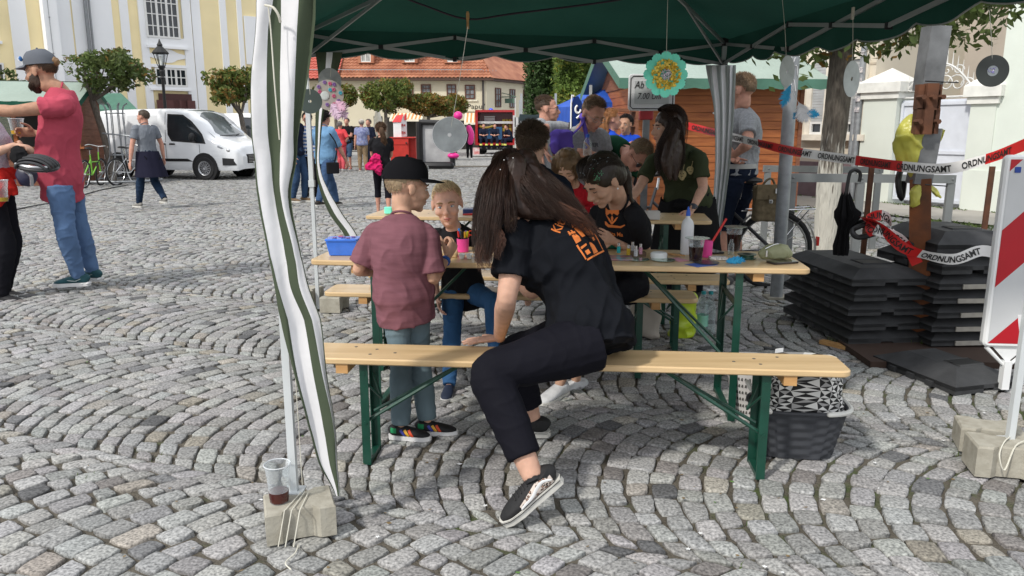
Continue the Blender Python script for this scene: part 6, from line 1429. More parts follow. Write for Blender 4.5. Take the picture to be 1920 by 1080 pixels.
def glasses(R_,mt,lens=None,s=1.):
    q,f,r,u,h=R_['q'],R_['f'],R_['r'],R_['u'],R_['h'];m=MB()
    for sd in(-1,1):
        m.tube([q(.094-.004*abs(math.cos(a/14*6.283)),sd*.031+math.cos(a/14*6.283)*.024*s,-.003+math.sin(a/14*6.283)*.016*s)for a in range(14)],.0020*h,n=6,closed=True,cap=False)
        m.tube([q(.088,sd*.055,.003),q(.04,sd*.078,.004),q(-.01,sd*.083,.0)],.0018*h,n=5)
    m.tube([q(.096,-.009,.002),q(.099,0,.004),q(.096,.009,.002)],.0018*h,n=5);g_=obj('glasses',m,mt,R_['t'])
    if lens:
        for sd in(-1,1):m=MB();m.ell(q(.093,sd*.031,-.003),(.002*h,.024*h*s,.017*h*s),(f,r,u));obj('lens',m,lens,g_)
def cap_hat(R_,mt,mt2=None,back=False,tilt=0.,badge=None,strap=True,dirf=None,s=1.):
    q,f,r,u,h=R_['q'],R_['f'],R_['r'],R_['u'],R_['h'];F=dirf or f;F=(F-u*F.dot(u)).normalized();Rr=F.cross(u).normalized();c=q(-.012,0,.045);pt=lambda a,b,z:c+(F*a+Rr*b+u*z)*h*s
    m=MB();rows=[]
    for i in range(9):
        ph=i/8*math.pi/2;rows.append([pt(.103*math.cos(ph)**.75*math.cos(a/28*6.283)-.006,.086*math.cos(ph)**.75*math.sin(a/28*6.283),-.005+.098*math.sin(ph)**.9+(.008*math.cos(a/28*6.283)if i<6 else 0))for a in range(28)])
    rows[-1]=[pt(-.005,0,.094)]*28
    m.grid(rows,wrap=True);m.grid([[p_+u*-.001 for p_ in rows[0]],[p_+(c-p_)*.04 for p_ in rows[0]],[p_+(c-p_)*.05+u*.03 for p_ in rows[0]]],wrap=True)
    o=obj('cap',m,mt,R_['t'],ang=60);m=MB();ring=[]
    nb=13
    up=[];
    for i in range(nb):
        a=R(-62+124*i/(nb-1));inner=pt(.098*math.cos(a)-.006,.084*math.sin(a),.004);e=math.cos(a*1.38)**.5 if abs(a*1.38)<math.pi/2 else 0
        outer=pt(.098*math.cos(a)+.075*e,.084*math.sin(a)*(1+.02*e),.004-.012*abs(math.sin(a))-.006);up.append((inner,outer))
    m.grid([[x[0]+u*.002 for x in up],[x[0].lerp(x[1],.5)+u*.004 for x in up],[x[1]for x in up],[x[0].lerp(x[1],.5)-u*.001 for x in up],[x[0]-u*.003 for x in up]]);obj('visor',m,mt2 or mt,o,ang=60)
    m=MB();m.ell(pt(-.005,0,.096),(.008*h,)*3,n=8,m=5);obj('button',m,mt,o)
    if strap:m=MB();m.tube([pt(-.100,-.03,-.004),pt(-.108,0,-.004),pt(-.100,.03,-.004)],.004*h,.011*h,side=F,n=8);obj('strap',m,mt,o)
    return o,pt,F,Rr
BLACKT=cloth('black_tee',(.009,.010,.013),bump=.3);LEG=cloth('black_leggings',(.008,.008,.012),bump=.2,rough=.75);ORANGE=mat('orange_print',(.62,.17,.035),rough=.8)
BROWH=mat('brow_dark',(.05,.03,.02),rough=.9);BROWL=mat('brow_blond',(.22,.14,.07),rough=.9)
SH=lambda n,c,**k:mat(n,c,rough=.75,var=.15,scale=20,bump=.3,bscale=120,**k)
WSOLE=mat('white_rubber_sole',(.55,.54,.50),rough=.7,var=.12,scale=20)
# ---- woman seated on the front bench ----
def seated_woman():
    tip=G(948,985);tv=V((-.79,-.18,-.585)).normalized();A_=tip-tv*.185;up_=(V((0,0,1))-tv*tv.z).normalized();anL=A_+up_*.08
    J=dict(pel=P(1108,622,3.03),mid=P(1078,520,3.14),neck=P(1002,418,3.2),head=P(956,352,3.24),fd=V((-.88,.42,-.12)),ud=V((-.12,.02,1)),
             sh=[P(968,452,3.03),P(1068,432,3.30)],el=[P(950,560,2.95),P(1000,545,3.5)],wr=[G(936,648,.48)+V((0,0,.035)),P(962,522,3.50)],
             hip=[P(1112,640,2.90),P(1100,628,3.14)],kn=[P(918,700,2.76),P(962,662,3.36)],an=[anL,P(999,786,3.37)],toe=[tv,V((-1,.12,0))])
    R_=person('woman with long dark hair, black tee and leggings seated on the front bench',J,.98,1.0,.0065,FAIR,BLACKT,LEG,(SH('black_suede',(.012,.012,.013)),WSOLE),female=1,fat=1.27,sleeve=.62,tight=True,pantlen=.90,legw=1.06,fold=.011,topfold=.019,hem=.04,shirt_w=1.3,seed=4,
        hands=[dict(d=V((-1,.05,-.12)),n=V((0,0,-1)),t=V((0,1,.1)),curl=.05,spread=.16,thumb=.1,s=.92),dict(d=V((-.4,.8,.2)),curl=.8)],face=dict(brow=BROWH))
    t=R_['t']
    # hair
    HM=hairmat('dark_brown_hair',(.032,.017,.012),.42)
    q=R_['q'];hv=hair_volume(R_,HM,[((-.026,0,.040),(.104,.088,.090)),((-.055,0,-.01),(.085,.085,.11)),((-.05,.03,-.07),(.08,.06,.09)),((-.01,.068,.0),(.055,.022,.085)),((-.015,-.070,.02),(.075,.020,.07)),((-.02,-.068,-.05),(.06,.018,.07))],
        [([P(985,300,3.2),P(1008,345,3.15),P(1045,385,3.13),P(1090,420,3.14)],[.05,.05,.038,.016]),([P(955,310,3.15),P(940,370,3.08),P(925,430,3.0),P(915,480,2.96)],[.04,.035,.03,.012]),([P(965,310,3.12),P(965,370,3.08),P(990,395,3.06),P(1030,405,3.06)],[.05,.05,.035,.015])],.007,.007,26,seed=5)
    g=[]
    ends=[((938,296),(913,345),(899,430),(903,508),3.06,2.93),((944,288),(922,350),(910,430),(916,500),3.02,2.9),((950,284),(935,350),(925,420),(922,490),2.98,2.9),((962,282),(985,325),(1025,372),(1075,412),3.1,3.06),((974,284),(1008,325),(1058,375),(1118,432),3.14,3.06),((982,292),(1022,335),(1072,385),(1128,446),3.16,3.08),((965,285),(980,345),(1010,385),(1045,408),3.06,3.0),((955,285),(952,360),(955,405),(960,440),3.0,2.93),((970,300),(1000,355),(1040,392),(1090,425),3.08,3.03),((948,290),(928,370),(908,450),(902,500),3.0,2.93)]
    for(a,b,c,e,d0,d1)in ends:g.append(([P(a[0],a[1],3.18),P(b[0],b[1],d0+.02),P(c[0],c[1],(d0+d1)/2),P(e[0],e[1],d1)],[.016,.030,.032,.014]))
    locks(R_,HM,g,2900,.0009,8,wave=.013,wf=18)
    for g_ in[([P(905,430,2.98),P(906,480,2.93),P(912,512,2.9)],[.02,.028,.02]),([P(1045,385,3.07),P(1085,412,3.04),P(1128,452,3.04)],[.02,.026,.014]),([P(925,420,2.95),P(938,450,2.92),P(925,490,2.9)],[.014,.016,.01])]:locks(R_,hairmat('reddish_hair_tips',(.075,.034,.022)),[g_],130,.0010,9,name='hair_tips',wave=.016)
    short=[];
    locks(R_,HM,[([q(.055,0,.105),q(.0,s*.045,.130),q(-.06,s*.07,.09),q(-.10,s*.06,.0)],[.02,.03,.032,.03])for s in(-1,-.4,.4,1)]+[([q(.07,s*.03,.09),q(.04,s*.075,.05),q(-.0,s*.09,-.03),q(-.03,s*.095,-.10)],[.010,.022,.026,.024])for s in(-1,1)],900,.0012,10,name='crown_hair',wave=.004)
    m=MB();rs=random.Random(1)
    for a in((945,300),(938,318),(948,330),(930,345),(962,296),(935,372),(955,350)):m.ell(P(a[0],a[1],3.03),.0022,n=6,m=4)
    obj('hair_bead',m,WHITEP,t)
    # print on the back
    n=(V((.20,-1,.42))).normalized();up=V((.38,0,1));M=spin(n,up);T=Matrix.Identity(3)
    tx=text_mesh('Kita Ma',.052,Matrix.Rotation(R(78),3,'Z'),(0,0,0),0,bold=.02,align='LEFT')
    decal(R_['shirt'],tx,P(1050,437,3.0),M,'print',ORANGE,R_['shirt'])
    m=MB()
    def poly(pts):m.add([(x*.001,y*.001,0)for x,y in pts],[tuple(range(len(pts)))])
    # little castle with towers, roofs and a flag
    poly([(-75,60),(-35,60),(-35,68),(-42,68),(-42,78),(-50,78),(-50,70),(-58,70),(-58,80),(-66,80),(-66,70),(-75,70)][::-1]);poly([(-68,20),(-42,20),(-42,56),(-68,56)]);poly([(-30,84),(0,84),(-15,122)]);poly([(-26,30),(-4,30),(-4,80),(-26,80)]);poly([(-16,122),(-13,122),(-13,150),(-16,150)]);poly([(-13,150),(-13,134),(14,142)])
    poly([(8,26),(30,26),(30,62),(8,62)]);poly([(4,66),(34,66),(34,82),(26,82),(26,74),(22,74),(22,82),(14,82),(14,74),(11,74),(11,82),(4,82)]);poly([(40,20),(56,20),(56,70),(40,70)]);poly([(37,72),(59,72),(48,104)])
    poly([(-72,-52),(-64,-52),(-64,14),(-72,14)]);poly([(-60,-10),(-28,-6),(-28,2),(-60,0)]);poly([(60,-50),(68,-50),(68,22),(60,22)]);poly([(-64,-60),(68,-60),(68,-53),(-64,-53)]);poly([(-18,-50),(18,-50),(18,-20),(10,-6),(0,0),(-10,-6),(-18,-20)]);poly([(26,-2),(42,-2),(42,12),(26,12)]);poly([(-52,-40),(-32,-40),(-32,-22),(-52,-22)])
    m.v=[tuple(Matrix.Rotation(R(52),3,'Z')@V(v))for v in m.v]
    decal(R_['shirt'],m,P(1112,448,3.0),M,'print',ORANGE,R_['shirt'],dist=.5)
    # leopard side and stripe of the near shoe
    pt,side,so_,u2,tvn=R_['shoe0'];S=.98
    sd=-1 if side.dot(V((0,-1,0)))<0 else 1
    me=so_.data;og=orgn(so_);bv=BVHTree.FromPolygons([v.co+og for v in me.vertices],[tuple(p.vertices)for p in me.polygons])
    def proj(a,z,off):
        w_=pt(a,z)+side*sd*.12;h_=bv.ray_cast(w_,-side*sd,.2);return(h_[0]if h_[0]is not None else pt(a,z)+side*sd*.04)+side*sd*off
    LP=mat('leopard_canvas',(.62,.52,.45),rough=.85);nt_=LP.node_tree;b_=nt_.nodes['Principled BSDF'];v_=nt_.nodes.new('ShaderNodeTexVoronoi');v_.inputs['Scale'].default_value=85;tc_=nt_.nodes.new('ShaderNodeTexCoord');nt_.links.new(tc_.outputs['Object'],v_.inputs['Vector']);r_=nt_.nodes.new('ShaderNodeValToRGB');e=r_.color_ramp.elements;e[0].position=.0;e[0].color=(.45,.27,.2,1);e[1].position=.62;e[1].color=(.62,.54,.48,1);k=e.new(.25);k.color=(.4,.22,.15,1);k=e.new(.30);k.color=(.01,.01,.01,1);k=e.new(.42);k.color=(.012,.01,.01,1);k=e.new(.47);k.color=(.62,.54,.48,1)
    nt_.links.new(v_.outputs['Distance'],r_.inputs['Fac']);nt_.links.new(r_.outputs['Color'],b_.inputs['Base Color'])
    m=MB();rows=[]
    for i in range(13):a=-.055+.155*i/12;zt=.080-.030*max(0,(i-5)/7)-.01*(i<2);rows.append([proj(a,.034+(zt-.034)*j/5,.002)for j in range(6)])
    m.grid(rows);obj('side_panel',m,LP,so_,ang=60)
    m=MB();c=[(-.05,.052),(-.02,.070),(.01,.064),(.045,.048),(.085,.042),(.10,.036)];m.tube([proj(a,z,.0035)for a,z in c],[.003,.006,.0065,.006,.005,.003],[.0012]*6,side=[u2]*6,n=6,sub=4);obj('side_stripe',m,WHITEP,so_)
    m=MB()
    for k in range(5):
        a=.035+k*.016;w_=[pt(a,.12)+side*s for s in(-.024,0,.024)];hh=[bv.ray_cast(x,-u2,.2)[0]for x in w_]
        if all(x is not None for x in hh):m.tube([x+u2*.002 for x in hh],.0028,n=6,sub=2)
    obj('lace',m,SH('black_lace',(.02,.02,.02)),so_);
    m=MB();w_=[bv.ray_cast(pt(.018+i*.018,.14)+side*s,-u2,.2)[0]for i in(0,1)for s in(-.014,.014)]
    if all(x is not None for x in w_):m.add([x+u2*.004 for x in w_],[(0,1,3,2)]);tg=obj('tongue_label',m,mat('label_grey',(.05,.05,.055)),so_);tx=text_mesh('VANS',.009,Matrix((-side,tvn*-1,u2)).transposed()if False else Matrix((side*-1,tvn,u2)).transposed(),(w_[0]+w_[3])/2+u2*.0055-tvn*.003,0,bold=.02);obj('label_lettering',tx,WHITEP,tg,smooth=False)
    for i in(0,1):
        pt2,sd2,so2,uu,tt=R_['shoe%d'%i];m=MB();an=R_['J']['an'][i];kn=R_['J']['kn'][i];dn=(kn-an).normalized();m.tube([an-dn*.01,an+dn*.03,an+dn*.045],[.037,.036,.0355],n=18,sub=2);obj('sock',m,SH('black_sock',(.012,.012,.014)),t)
        m=MB();poly_=[(-.088,.030),(.04,.039),(.11,.049),(.16,.044),(.195,.022)];m.tube([pt2(a,.024)+sd2*b for a,b in[(-.087,.0),(-.07,.032)]+poly_[1:]+[(.201,0)]+[(a,-b)for a,b in poly_[::-1][:-1]]+[(-.07,-.032)]],.0016,n=5,closed=True,cap=False);obj('sole_line',m,BLACKP,so2)
seated_woman()
# ---- boy with the black cap ----
MAUVE=cloth('mauve_tee',(.20,.088,.108),var=.14,scale=9,stretch=(1,1,6),bump=.4,bscale=180)
def cap_boy():
    J=dict(pel=P(758,552,3.40),mid=P(752,485,3.38),neck=P(752,411,3.43),head=P(765,352,3.47),fd=V((.86,.48,-.16)),ud=V((.10,.08,1)),sh=[P(703,440,3.43),P(800,441,3.41)],el=[P(672,505,3.40),P(812,523,3.38)],wr=[P(700,512,3.60),P(838,484,3.52)],
             hip=[P(742,562,3.38),P(778,562,3.44)],kn=[P(752,690,3.34),P(788,684,3.42)],an=[P(752,800,3.34),P(802,792,3.40)],toe=[V((.9,-.12,0)),V((1,.0,0))])
    R_=person('boy in a mauve tee and black cap standing at the front table',J,.72,.94,.0055,skin('child',(.55,.33,.23)),MAUVE,DEN('pale_grey_jeans',(.125,.175,.20)),(SH('black_sneaker',(.012,.012,.013)),mat('white_sole',(.62,.62,.62),rough=.6)),child=1,fat=1.05,sleeve=.86,hem=.24,shirt_w=2.0,sleeve_w=1.0,fold=.005,topfold=.007,legw=.88,seed=11,pantlen=.97,
        hands=[dict(),dict(d=V((.35,.35,.75)),n=V((-.6,.5,.1)),t=V((-.3,-.2,.8)),curls=[1.1,1.15,1.2,1.2],thumb=.9,s=.82)],face=dict(brow=BROWL))
    short_hair(R_,hairmat('short_blond_hair',(.40,.30,.19),.6),.010,1500,comb=(-.2,0,-.6),seed=3,w=.0011,vol=1.01,frizz=.2,nape=-.72)
    CAPM=cloth('black_cap_cloth',(.010,.010,.012));o,pt,F,Rr=cap_hat(R_,CAPM,dirf=V((.97,.26,0)),s=1.08)
    m=MB();m.ell(pt(.092,-.02,.045),(.006,.024,.02),ax=(F,Rr,R_['u']));obj('badge',m,WHITEP,o)
    m=MB();a=R_['J']['wr'][1];b=R_['J']['el'][1];dn=(b-a).normalized();c=a+dn*.022;s1=dn.orthogonal().normalized();s2=dn.cross(s1);m.tube([c-dn*.008,c+dn*.008],[.0245,.0255],n=20);obj('wristband',m,mat('blue_wristband',(.03,.12,.45),rough=.5),R_['t'])
    cols=[(.55,.06,.02),(.62,.33,.03),(.04,.05,.3)]
    for i in(0,1):
        pt,side,so_,uu,tt=R_['shoe%d'%i];me=so_.data;og=orgn(so_);bv=BVHTree.FromPolygons([v.co+og for v in me.vertices],[tuple(p.vertices)for p in me.polygons]);sd=1 if side.y<0 else-1
        def pr(a,z):
            w_=pt(a,z)+side*sd*.12;h_=bv.ray_cast(w_,-side*sd,.2)[0];return(h_ if h_ is not None else pt(a,z)+side*sd*.04)+side*sd*.0015
        for k,c_ in enumerate(cols):m=MB();a=.085-k*.026;m.tube([pr(a,.034),pr(a-.012,.052),pr(a-.028,.074)],.0062,.0012,side=[tt]*3,n=6,sub=3);obj('stripe',m,mat('stripe_%d'%k,c_,rough=.6),so_)
        m=MB();m.grid([[pr(-.062+.02*x,.05+.034*z/3)for x in range(3)]for z in range(4)]);obj('heel_tab',m,mat('green_tab',(.01,.22,.08),rough=.6),so_)
cap_boy()
def blond_boy():
    J=dict(pel=P(868,540,4.42),mid=P(862,490,4.38),neck=P(851,430,4.30),head=P(838,381,4.22),fd=V((.02,-1,-.10)),ud=V((-.10,-.12,1)),sh=[P(893,449,4.30),P(817,444,4.32)],el=[P(925,455,4.15),P(812,510,4.38)],wr=[P(940,482,4.02),P(820,556,4.30)],
             hip=[P(888,548,4.40),P(850,548,4.40)],kn=[P(925,568,4.14),P(848,620,4.22)],an=[P(930,690,4.12),P(842,722,4.0)],toe=[V((.2,-1,0)),V((-.08,-1,0))])
    R_=person('blond boy in a black tee frowning behind the front table',J,.70,1.04,.006,skin('child_pink',(.56,.33,.25)),cloth('black_tee2',(.016,.016,.018)),DEN('blue_jeans',(.035,.10,.22)),(SH('navy_shoe',(.012,.02,.045)),mat('white_sole',(.62,.62,.62))),child=1,sleeve=.8,hem=.16,shirt_w=1.4,fold=.005,seed=21,legw=.98,face=dict(brow=BROWL,look=(.2,-.2),smile=-1.2,iris=(.12,.16,.20)))
    short_hair(R_,hairmat('blond_hair',(.85,.64,.38),.5),.032,3000,comb=(.75,-.25,-.25),side_short=.45,seed=5,w=.0010,vol=1.03,frizz=.22)
blond_boy()
RAC=MB()
def rac_shapes():
    m=MB();pol=lambda pts:m.add([(x*.00128,y*.00128,0)for x,y in pts],[tuple(range(len(pts)))])
    pol([(-34,10),(-36,36),(-20,26),(-4,28),(10,28),(30,44),(34,14),(26,6),(8,14),(0,6),(-10,14),(-28,2)][::-1]);pol([(-34,6),(-28,-2),(-16,-20),(-6,-30),(0,-34),(6,-30),(20,-16),(30,0),(20,-4),(8,-18),(2,-22),(-4,-20),(-14,-8),(-24,0)][::-1])
    pol([(-6,-6),(0,6),(7,-6),(4,-20),(-2,-20)][::-1]);pol([(-40,-22),(-30,-24),(-18,-34),(40,-38),(60,-30),(62,-34),(42,-46),(-22,-46),(-38,-36)][::-1]);return m
def fox_girl():
    J=dict(pel=P(1172,528,4.36),mid=P(1172,455,4.30),neck=P(1166,383,4.14),head=P(1130,338,4.02),fd=V((-.74,-.40,-.58)),ud=V((-.50,-.30,.80)),sh=[P(1192,408,4.00),P(1122,402,4.34)],el=[P(1212,486,4.24),P(1112,455,4.38)],wr=[P(1150,452,4.02),P(1108,445,4.15)],
             hip=[P(1190,535,4.28),P(1165,530,4.48)],kn=[P(1120,556,3.98),P(1085,550,4.15)],an=[P(1048,722,3.93),P(1080,715,4.1)],toe=[V((-.6,-.8,0)),V((-.8,-.5,0))])
    R_=person('girl with braided dark hair and orange animal print bending over the front table',J,.94,1.10,.006,skin('girl',(.43,.255,.175)),cloth('black_tee3',(.014,.014,.016)),LEG,(SH('white_sneaker',(.55,.56,.57)),WSOLE),female=1,fat=1.0,sleeve=.6,tight=True,pantlen=.95,hem=.02,seed=31,fold=.005,face=dict(brow=BROWH,closed=True))
    HM=hairmat('black_brown_hair',(.026,.018,.013),.4);q=R_['q']
    hair_volume(R_,HM,[((-.024,0,.040),(.103,.086,.088)),((-.06,0,.0),(.07,.075,.085)),((-.01,.060,.03),(.07,.024,.05)),((-.01,-.060,.03),(.07,.024,.05))],[([q(-.09,.01,-.01),q(-.125,.0,-.06),P(1180,372,4.12),P(1198,392,4.16)],[.035,.028,.02,.014])],.006,.004,40,seed=7)
    locks(R_,HM,[([q(.075,s*.03,.07),q(.03,s*.06,.105),q(-.05,s*.07,.08),q(-.10,s*.035,.0),q(-.125,0,-.06)],[.012,.02,.022,.022,.015])for s in(-1.05,-.6,-.1,.4,.9,1.1)],1100,.0011,4,name='braided_hair',wave=.004)
    gm=mat('green_glitter',(.02,.3,.14),rough=.3,metal=.4,var=.8,scale=300,col2=(.3,.7,.4));m=MB();rs=random.Random(4)
    for k in range(40):m.ell(q(.045+rs.gauss(0,.018),-.072+rs.gauss(0,.004),.065+rs.gauss(0,.014)),.0022,n=5,m=3)
    obj('hair_glitter',m,gm,R_['t']);m=MB()
    for k in range(22):m.ell(q(.0+rs.gauss(0,.04),-.05+rs.gauss(0,.03),.115+rs.gauss(0,.008)),.0018,n=5,m=3)
    obj('hair_glitter',m,mat('pale_glitter',(.5,.6,.65),rough=.2),R_['t']);m=MB();m.ell(q(-.002,-.085,-.042),.005,n=8,m=5);obj('earring',m,WHITEP,R_['t'])
    M=spin(V((-.45,-.9,.1)).normalized());decal(R_['shirt'],rac_shapes(),P(1140,406,4.05),M,'print',ORANGE,R_['shirt']);decal(R_['shirt'],text_mesh('Kita Ma',.03,Matrix.Identity(3),(0,0,0),0,bold=.02),P(1146,443,4.05),M,'print',ORANGE,R_['shirt'])
fox_girl()
def back_person():
    J=dict(pel=P(1010,500,4.82),mid=P(1012,420,4.78),neck=P(1004,322,4.72),head=P(998,272,4.76),fd=V((.18,1,-.1)),ud=V((0,.08,1)),sh=[P(950,352,4.74),P(1052,350,4.74)],el=[P(935,430,4.9),P(1072,425,4.9)],wr=[P(960,440,5.2),P(1060,430,5.25)],hip=[P(990,508,4.85),P(1030,508,4.85)],kn=[P(990,470,5.25),P(1030,470,5.25)],an=[P(990,560,5.3),P(1030,560,5.3)],toe=[V((0,1,0)),V((0,1,0))])
    R_=person('person with short dark hair and navy jacket, back turned, at the rear table',J,.98,1.14,.008,FAIR,cloth('navy_jacket',(.012,.016,.026)),LEG,None,sleeve=.98 if False else .95,seed=41,hands=[None,None],fat=.98)
    for i in(0,1):m=MB();m.tube([J['el'][i].lerp(J['sh'][i],.1),J['el'][i],J['wr'][i]],[.058,.055,.045],n=12,sub=3);obj('jacket_sleeve',remesh(m,.01,2),cloth('navy_jacket',(0,0,0)),R_['shirt'])
    short_hair(R_,hairmat('dark_short_hair',(.085,.058,.038),.5),.036,3600,comb=(.2,0,-.1),side_short=.6,seed=9,w=.0014,vol=1.04,frizz=.25,nape=-.8)
back_person()
def red_kid():
    J=dict(pel=P(1082,430,6.2),mid=P(1080,395,6.12),neck=P(1078,350,6.02),head=P(1064,316,5.92),fd=V((-.25,-.80,-.55)),ud=V((-.15,-.5,.85)),sh=[P(1104,362,6.0),P(1056,362,6.08)],el=[P(1118,392,5.98),P(1045,395,6.05)],wr=[P(1092,396,5.82),P(1062,398,5.85)],hip=[P(1092,438,6.2),P(1070,438,6.2)],kn=[P(1095,445,5.9),P(1065,445,5.9)],an=[P(1095,520,5.9),P(1065,520,5.9)],toe=[V((0,-1,0))]*2)
    RED=cloth('red_jacket',(.38,.016,.025));R_=person('small child in a red jacket with a hair bun painting at the rear table',J,.70,1.10,.008,skin('child',(.55,.33,.23)),RED,LEG,None,child=1,seed=51,face=dict(brow=BROWL,closed=True),fat=1.1)
    for i in(0,1):m=MB();m.tube([J['el'][i].lerp(J['sh'][i],.15),J['el'][i],J['wr'][i].lerp(J['el'][i],.12)],[.042,.040,.032],n=12,sub=3);obj('jacket_sleeve',remesh(m,.008,2,fold=.005,fs=14),RED,R_['shirt'])
    HM=hairmat('light_brown_curls',(.17,.105,.055),.5);q=R_['q'];hair_volume(R_,HM,[((-.026,0,.042),(.105,.092,.092)),((-.03,0,-.02),(.08,.105,.09)),((.01,0,.135),(.035,.035,.032))],(),.008,.01,30)
    rs=random.Random(3);g=[]
    for k in range(34):
        a=rs.uniform(-2.6,2.6);g.append(([q(.02,.02*math.sin(a),.12),q(.075*math.cos(a)-.02,.095*math.sin(a),.05),q(.085*math.cos(a)-.02,.105*math.sin(a),-.03),q(.08*math.cos(a)-.025,.11*math.sin(a),-.10-rs.uniform(0,.04))],[.01,.016,.02,.012]))
    locks(R_,HM,g,1000,.0013,3,name='curls',wave=.014,wf=40)
red_kid()
OLIVE=cloth('olive_tee',(.045,.055,.030));BLACKJ=cloth('black_jacket',(.013,.013,.014))
def olive_woman():
    J=dict(pel=P(1290,378,6.34),mid=P(1284,330,6.26),neck=P(1272,280,6.14),head=P(1251,239,6.06),fd=V((-.93,-.25,-.10)),ud=V((-.06,-.05,1)),sh=[P(1312,298,6.02),P(1226,302,6.22)],el=[P(1318,352,5.96),P(1198,352,6.1)],wr=[P(1298,393,5.84),P(1172,385,5.98)],
             hip=[P(1308,385,6.3),P(1270,385,6.38)],kn=[P(1308,465,6.32),P(1268,465,6.4)],an=[P(1305,545,6.35),P(1262,545,6.42)],toe=[V((-.4,-.9,0)),V((-.6,-.7,0))])
    R_=person('woman with long dark hair in an olive tee leaning on the rear table',J,1.0,1.14,.0075,FAIR,OLIVE,LEG,(SH('black_suede',(.012,.012,.013)),WSOLE),female=1,fat=1.12,sleeve=.66,hem=.0,seed=61,fold=.007,hands=[dict(d=V((-.5,-.6,-.3)),n=V((0,0,-1)),t=V((-.6,.6,0)),curl=.1),dict(d=V((-.6,-.5,-.2)),n=V((0,0,-1)),curl=.15)],face=dict(brow=BROWH))
    HM=hairmat('dark_straight_hair',(.035,.020,.014),.38);q=R_['q']
    hair_volume(R_,HM,[((-.024,0,.042),(.104,.088,.090)),((-.05,0,-.03),(.075,.082,.11)),((-.01,-.070,.0),(.062,.022,.09)),((-.01,.070,.0),(.062,.022,.09))],[([q(-.05,0,-.02),P(1262,290,6.0),P(1266,335,5.95)],[.085,.075,.02]),([q(-.02,-.07,-.02),P(1250,300,5.95),P(1256,335,5.92)],[.05,.05,.015]),([q(-.02,.06,-.02),P(1238,290,6.2),P(1236,325,6.2)],[.05,.04,.01])],.008,.005,30)
    g=[]
    for k in range(16):
        a=k/15;g.append(([q(.055-.03*a,(-.5+a)*.06-.01,.118),q(.02-.06*a,-.085,.03),P(1232+48*a,285,5.98+.02*a),P(1236+46*a,335+12*math.sin(k*2),5.93+.03*a)],[.012,.022,.022,.010]))
    for s in(-1,.2,1):g.append(([q(.05,s*.02,.12),q(-.04,s*.05,.125),q(-.10,s*.05,.03),P(1278,290,6.08)],[.014,.03,.035,.03]))
    locks(R_,HM,g,1900,.0013,6,wave=.004)
    # emblem of three cream beets on the chest
    m=MB()
    for(cx_,cy_,s)in((-.03,-.015,1.),(.035,.022,.82)):
        n=20;pts=[(cx_+s*.036*math.cos(a/n*6.283)*(1-.25*(math.sin(a/n*6.283)<-.5)),cy_+s*.036*math.sin(a/n*6.283)*(1.35 if math.sin(a/n*6.283)<0 else .8))for a in range(n)];m.add([(x,y,0)for x,y in pts],[tuple(range(n))])
        m.add([(cx_+.002,cy_+.02*s,0),(cx_+.01,cy_+.02*s,0),(cx_+.022,cy_+.075*s,0),(cx_+.014,cy_+.075*s,0)],[(0,1,2,3)])
    M=spin(V((-.35,-.95,.1)).normalized());decal(R_['shirt'],m,P(1284,322,6.0),M,'print',mat('cream_print',(.55,.47,.25),rough=.8),R_['shirt'])
    m=MB()
    for(cx_,cy_,s)in((-.03,-.015,1.),(.035,.022,.82)):
        for dx in(-.012,.012):m.add([(cx_+dx-.003,cy_-.002,0),(cx_+dx+.003,cy_-.002,0),(cx_+dx+.003,cy_+.006,0),(cx_+dx-.003,cy_+.006,0)],[(0,1,2,3)])
        m.add([(cx_-.014,cy_-.014,0),(cx_,cy_-.022,0),(cx_+.014,cy_-.014,0),(cx_,cy_-.017,0)],[(0,1,2,3)])
    decal(R_['shirt'],m,P(1284,322,6.0),M,'print_line',OLIVE,R_['shirt'],off=.0045)
    # jacket tied round the waist hanging down
    m=MB();rows=[];c=J['pel']
    for i in range(9):
        z=.02-.075*i;row=[]
        for k in range(30):a=k/30*6.283;rr=(.20+.010*i+.012*math.sin(k*2.1+i*.5));row.append(c+V((math.cos(a)*rr*1.12,math.sin(a)*rr*.85,z+.02*math.sin(k))))
        rows.append(row)
    m.grid(rows,wrap=True);m.tube([c+V((-.14,-.17,.0)),c+V((-.08,-.20,-.02)),c+V((.02,-.2,.01))],.03,n=8,sub=3);obj('tied_jacket',m,BLACKJ,R_['t'],ang=None)
    m=MB();a=J['wr'][0];dn=(J['el'][0]-a).normalized();c=a+dn*.03;m.tube([c-dn*.008,c+dn*.008],.031,n=16);m.rbox(c+V((-.005,-.030,0)),(.03,.012,.034),.008);obj('wristwatch',m,mat('dark_strap',(.03,.04,.06),rough=.4),R_['t'])
olive_woman()
GREYT=cloth('grey_melange_tee',(.27,.28,.295),var=.16,scale=60,bump=.4)
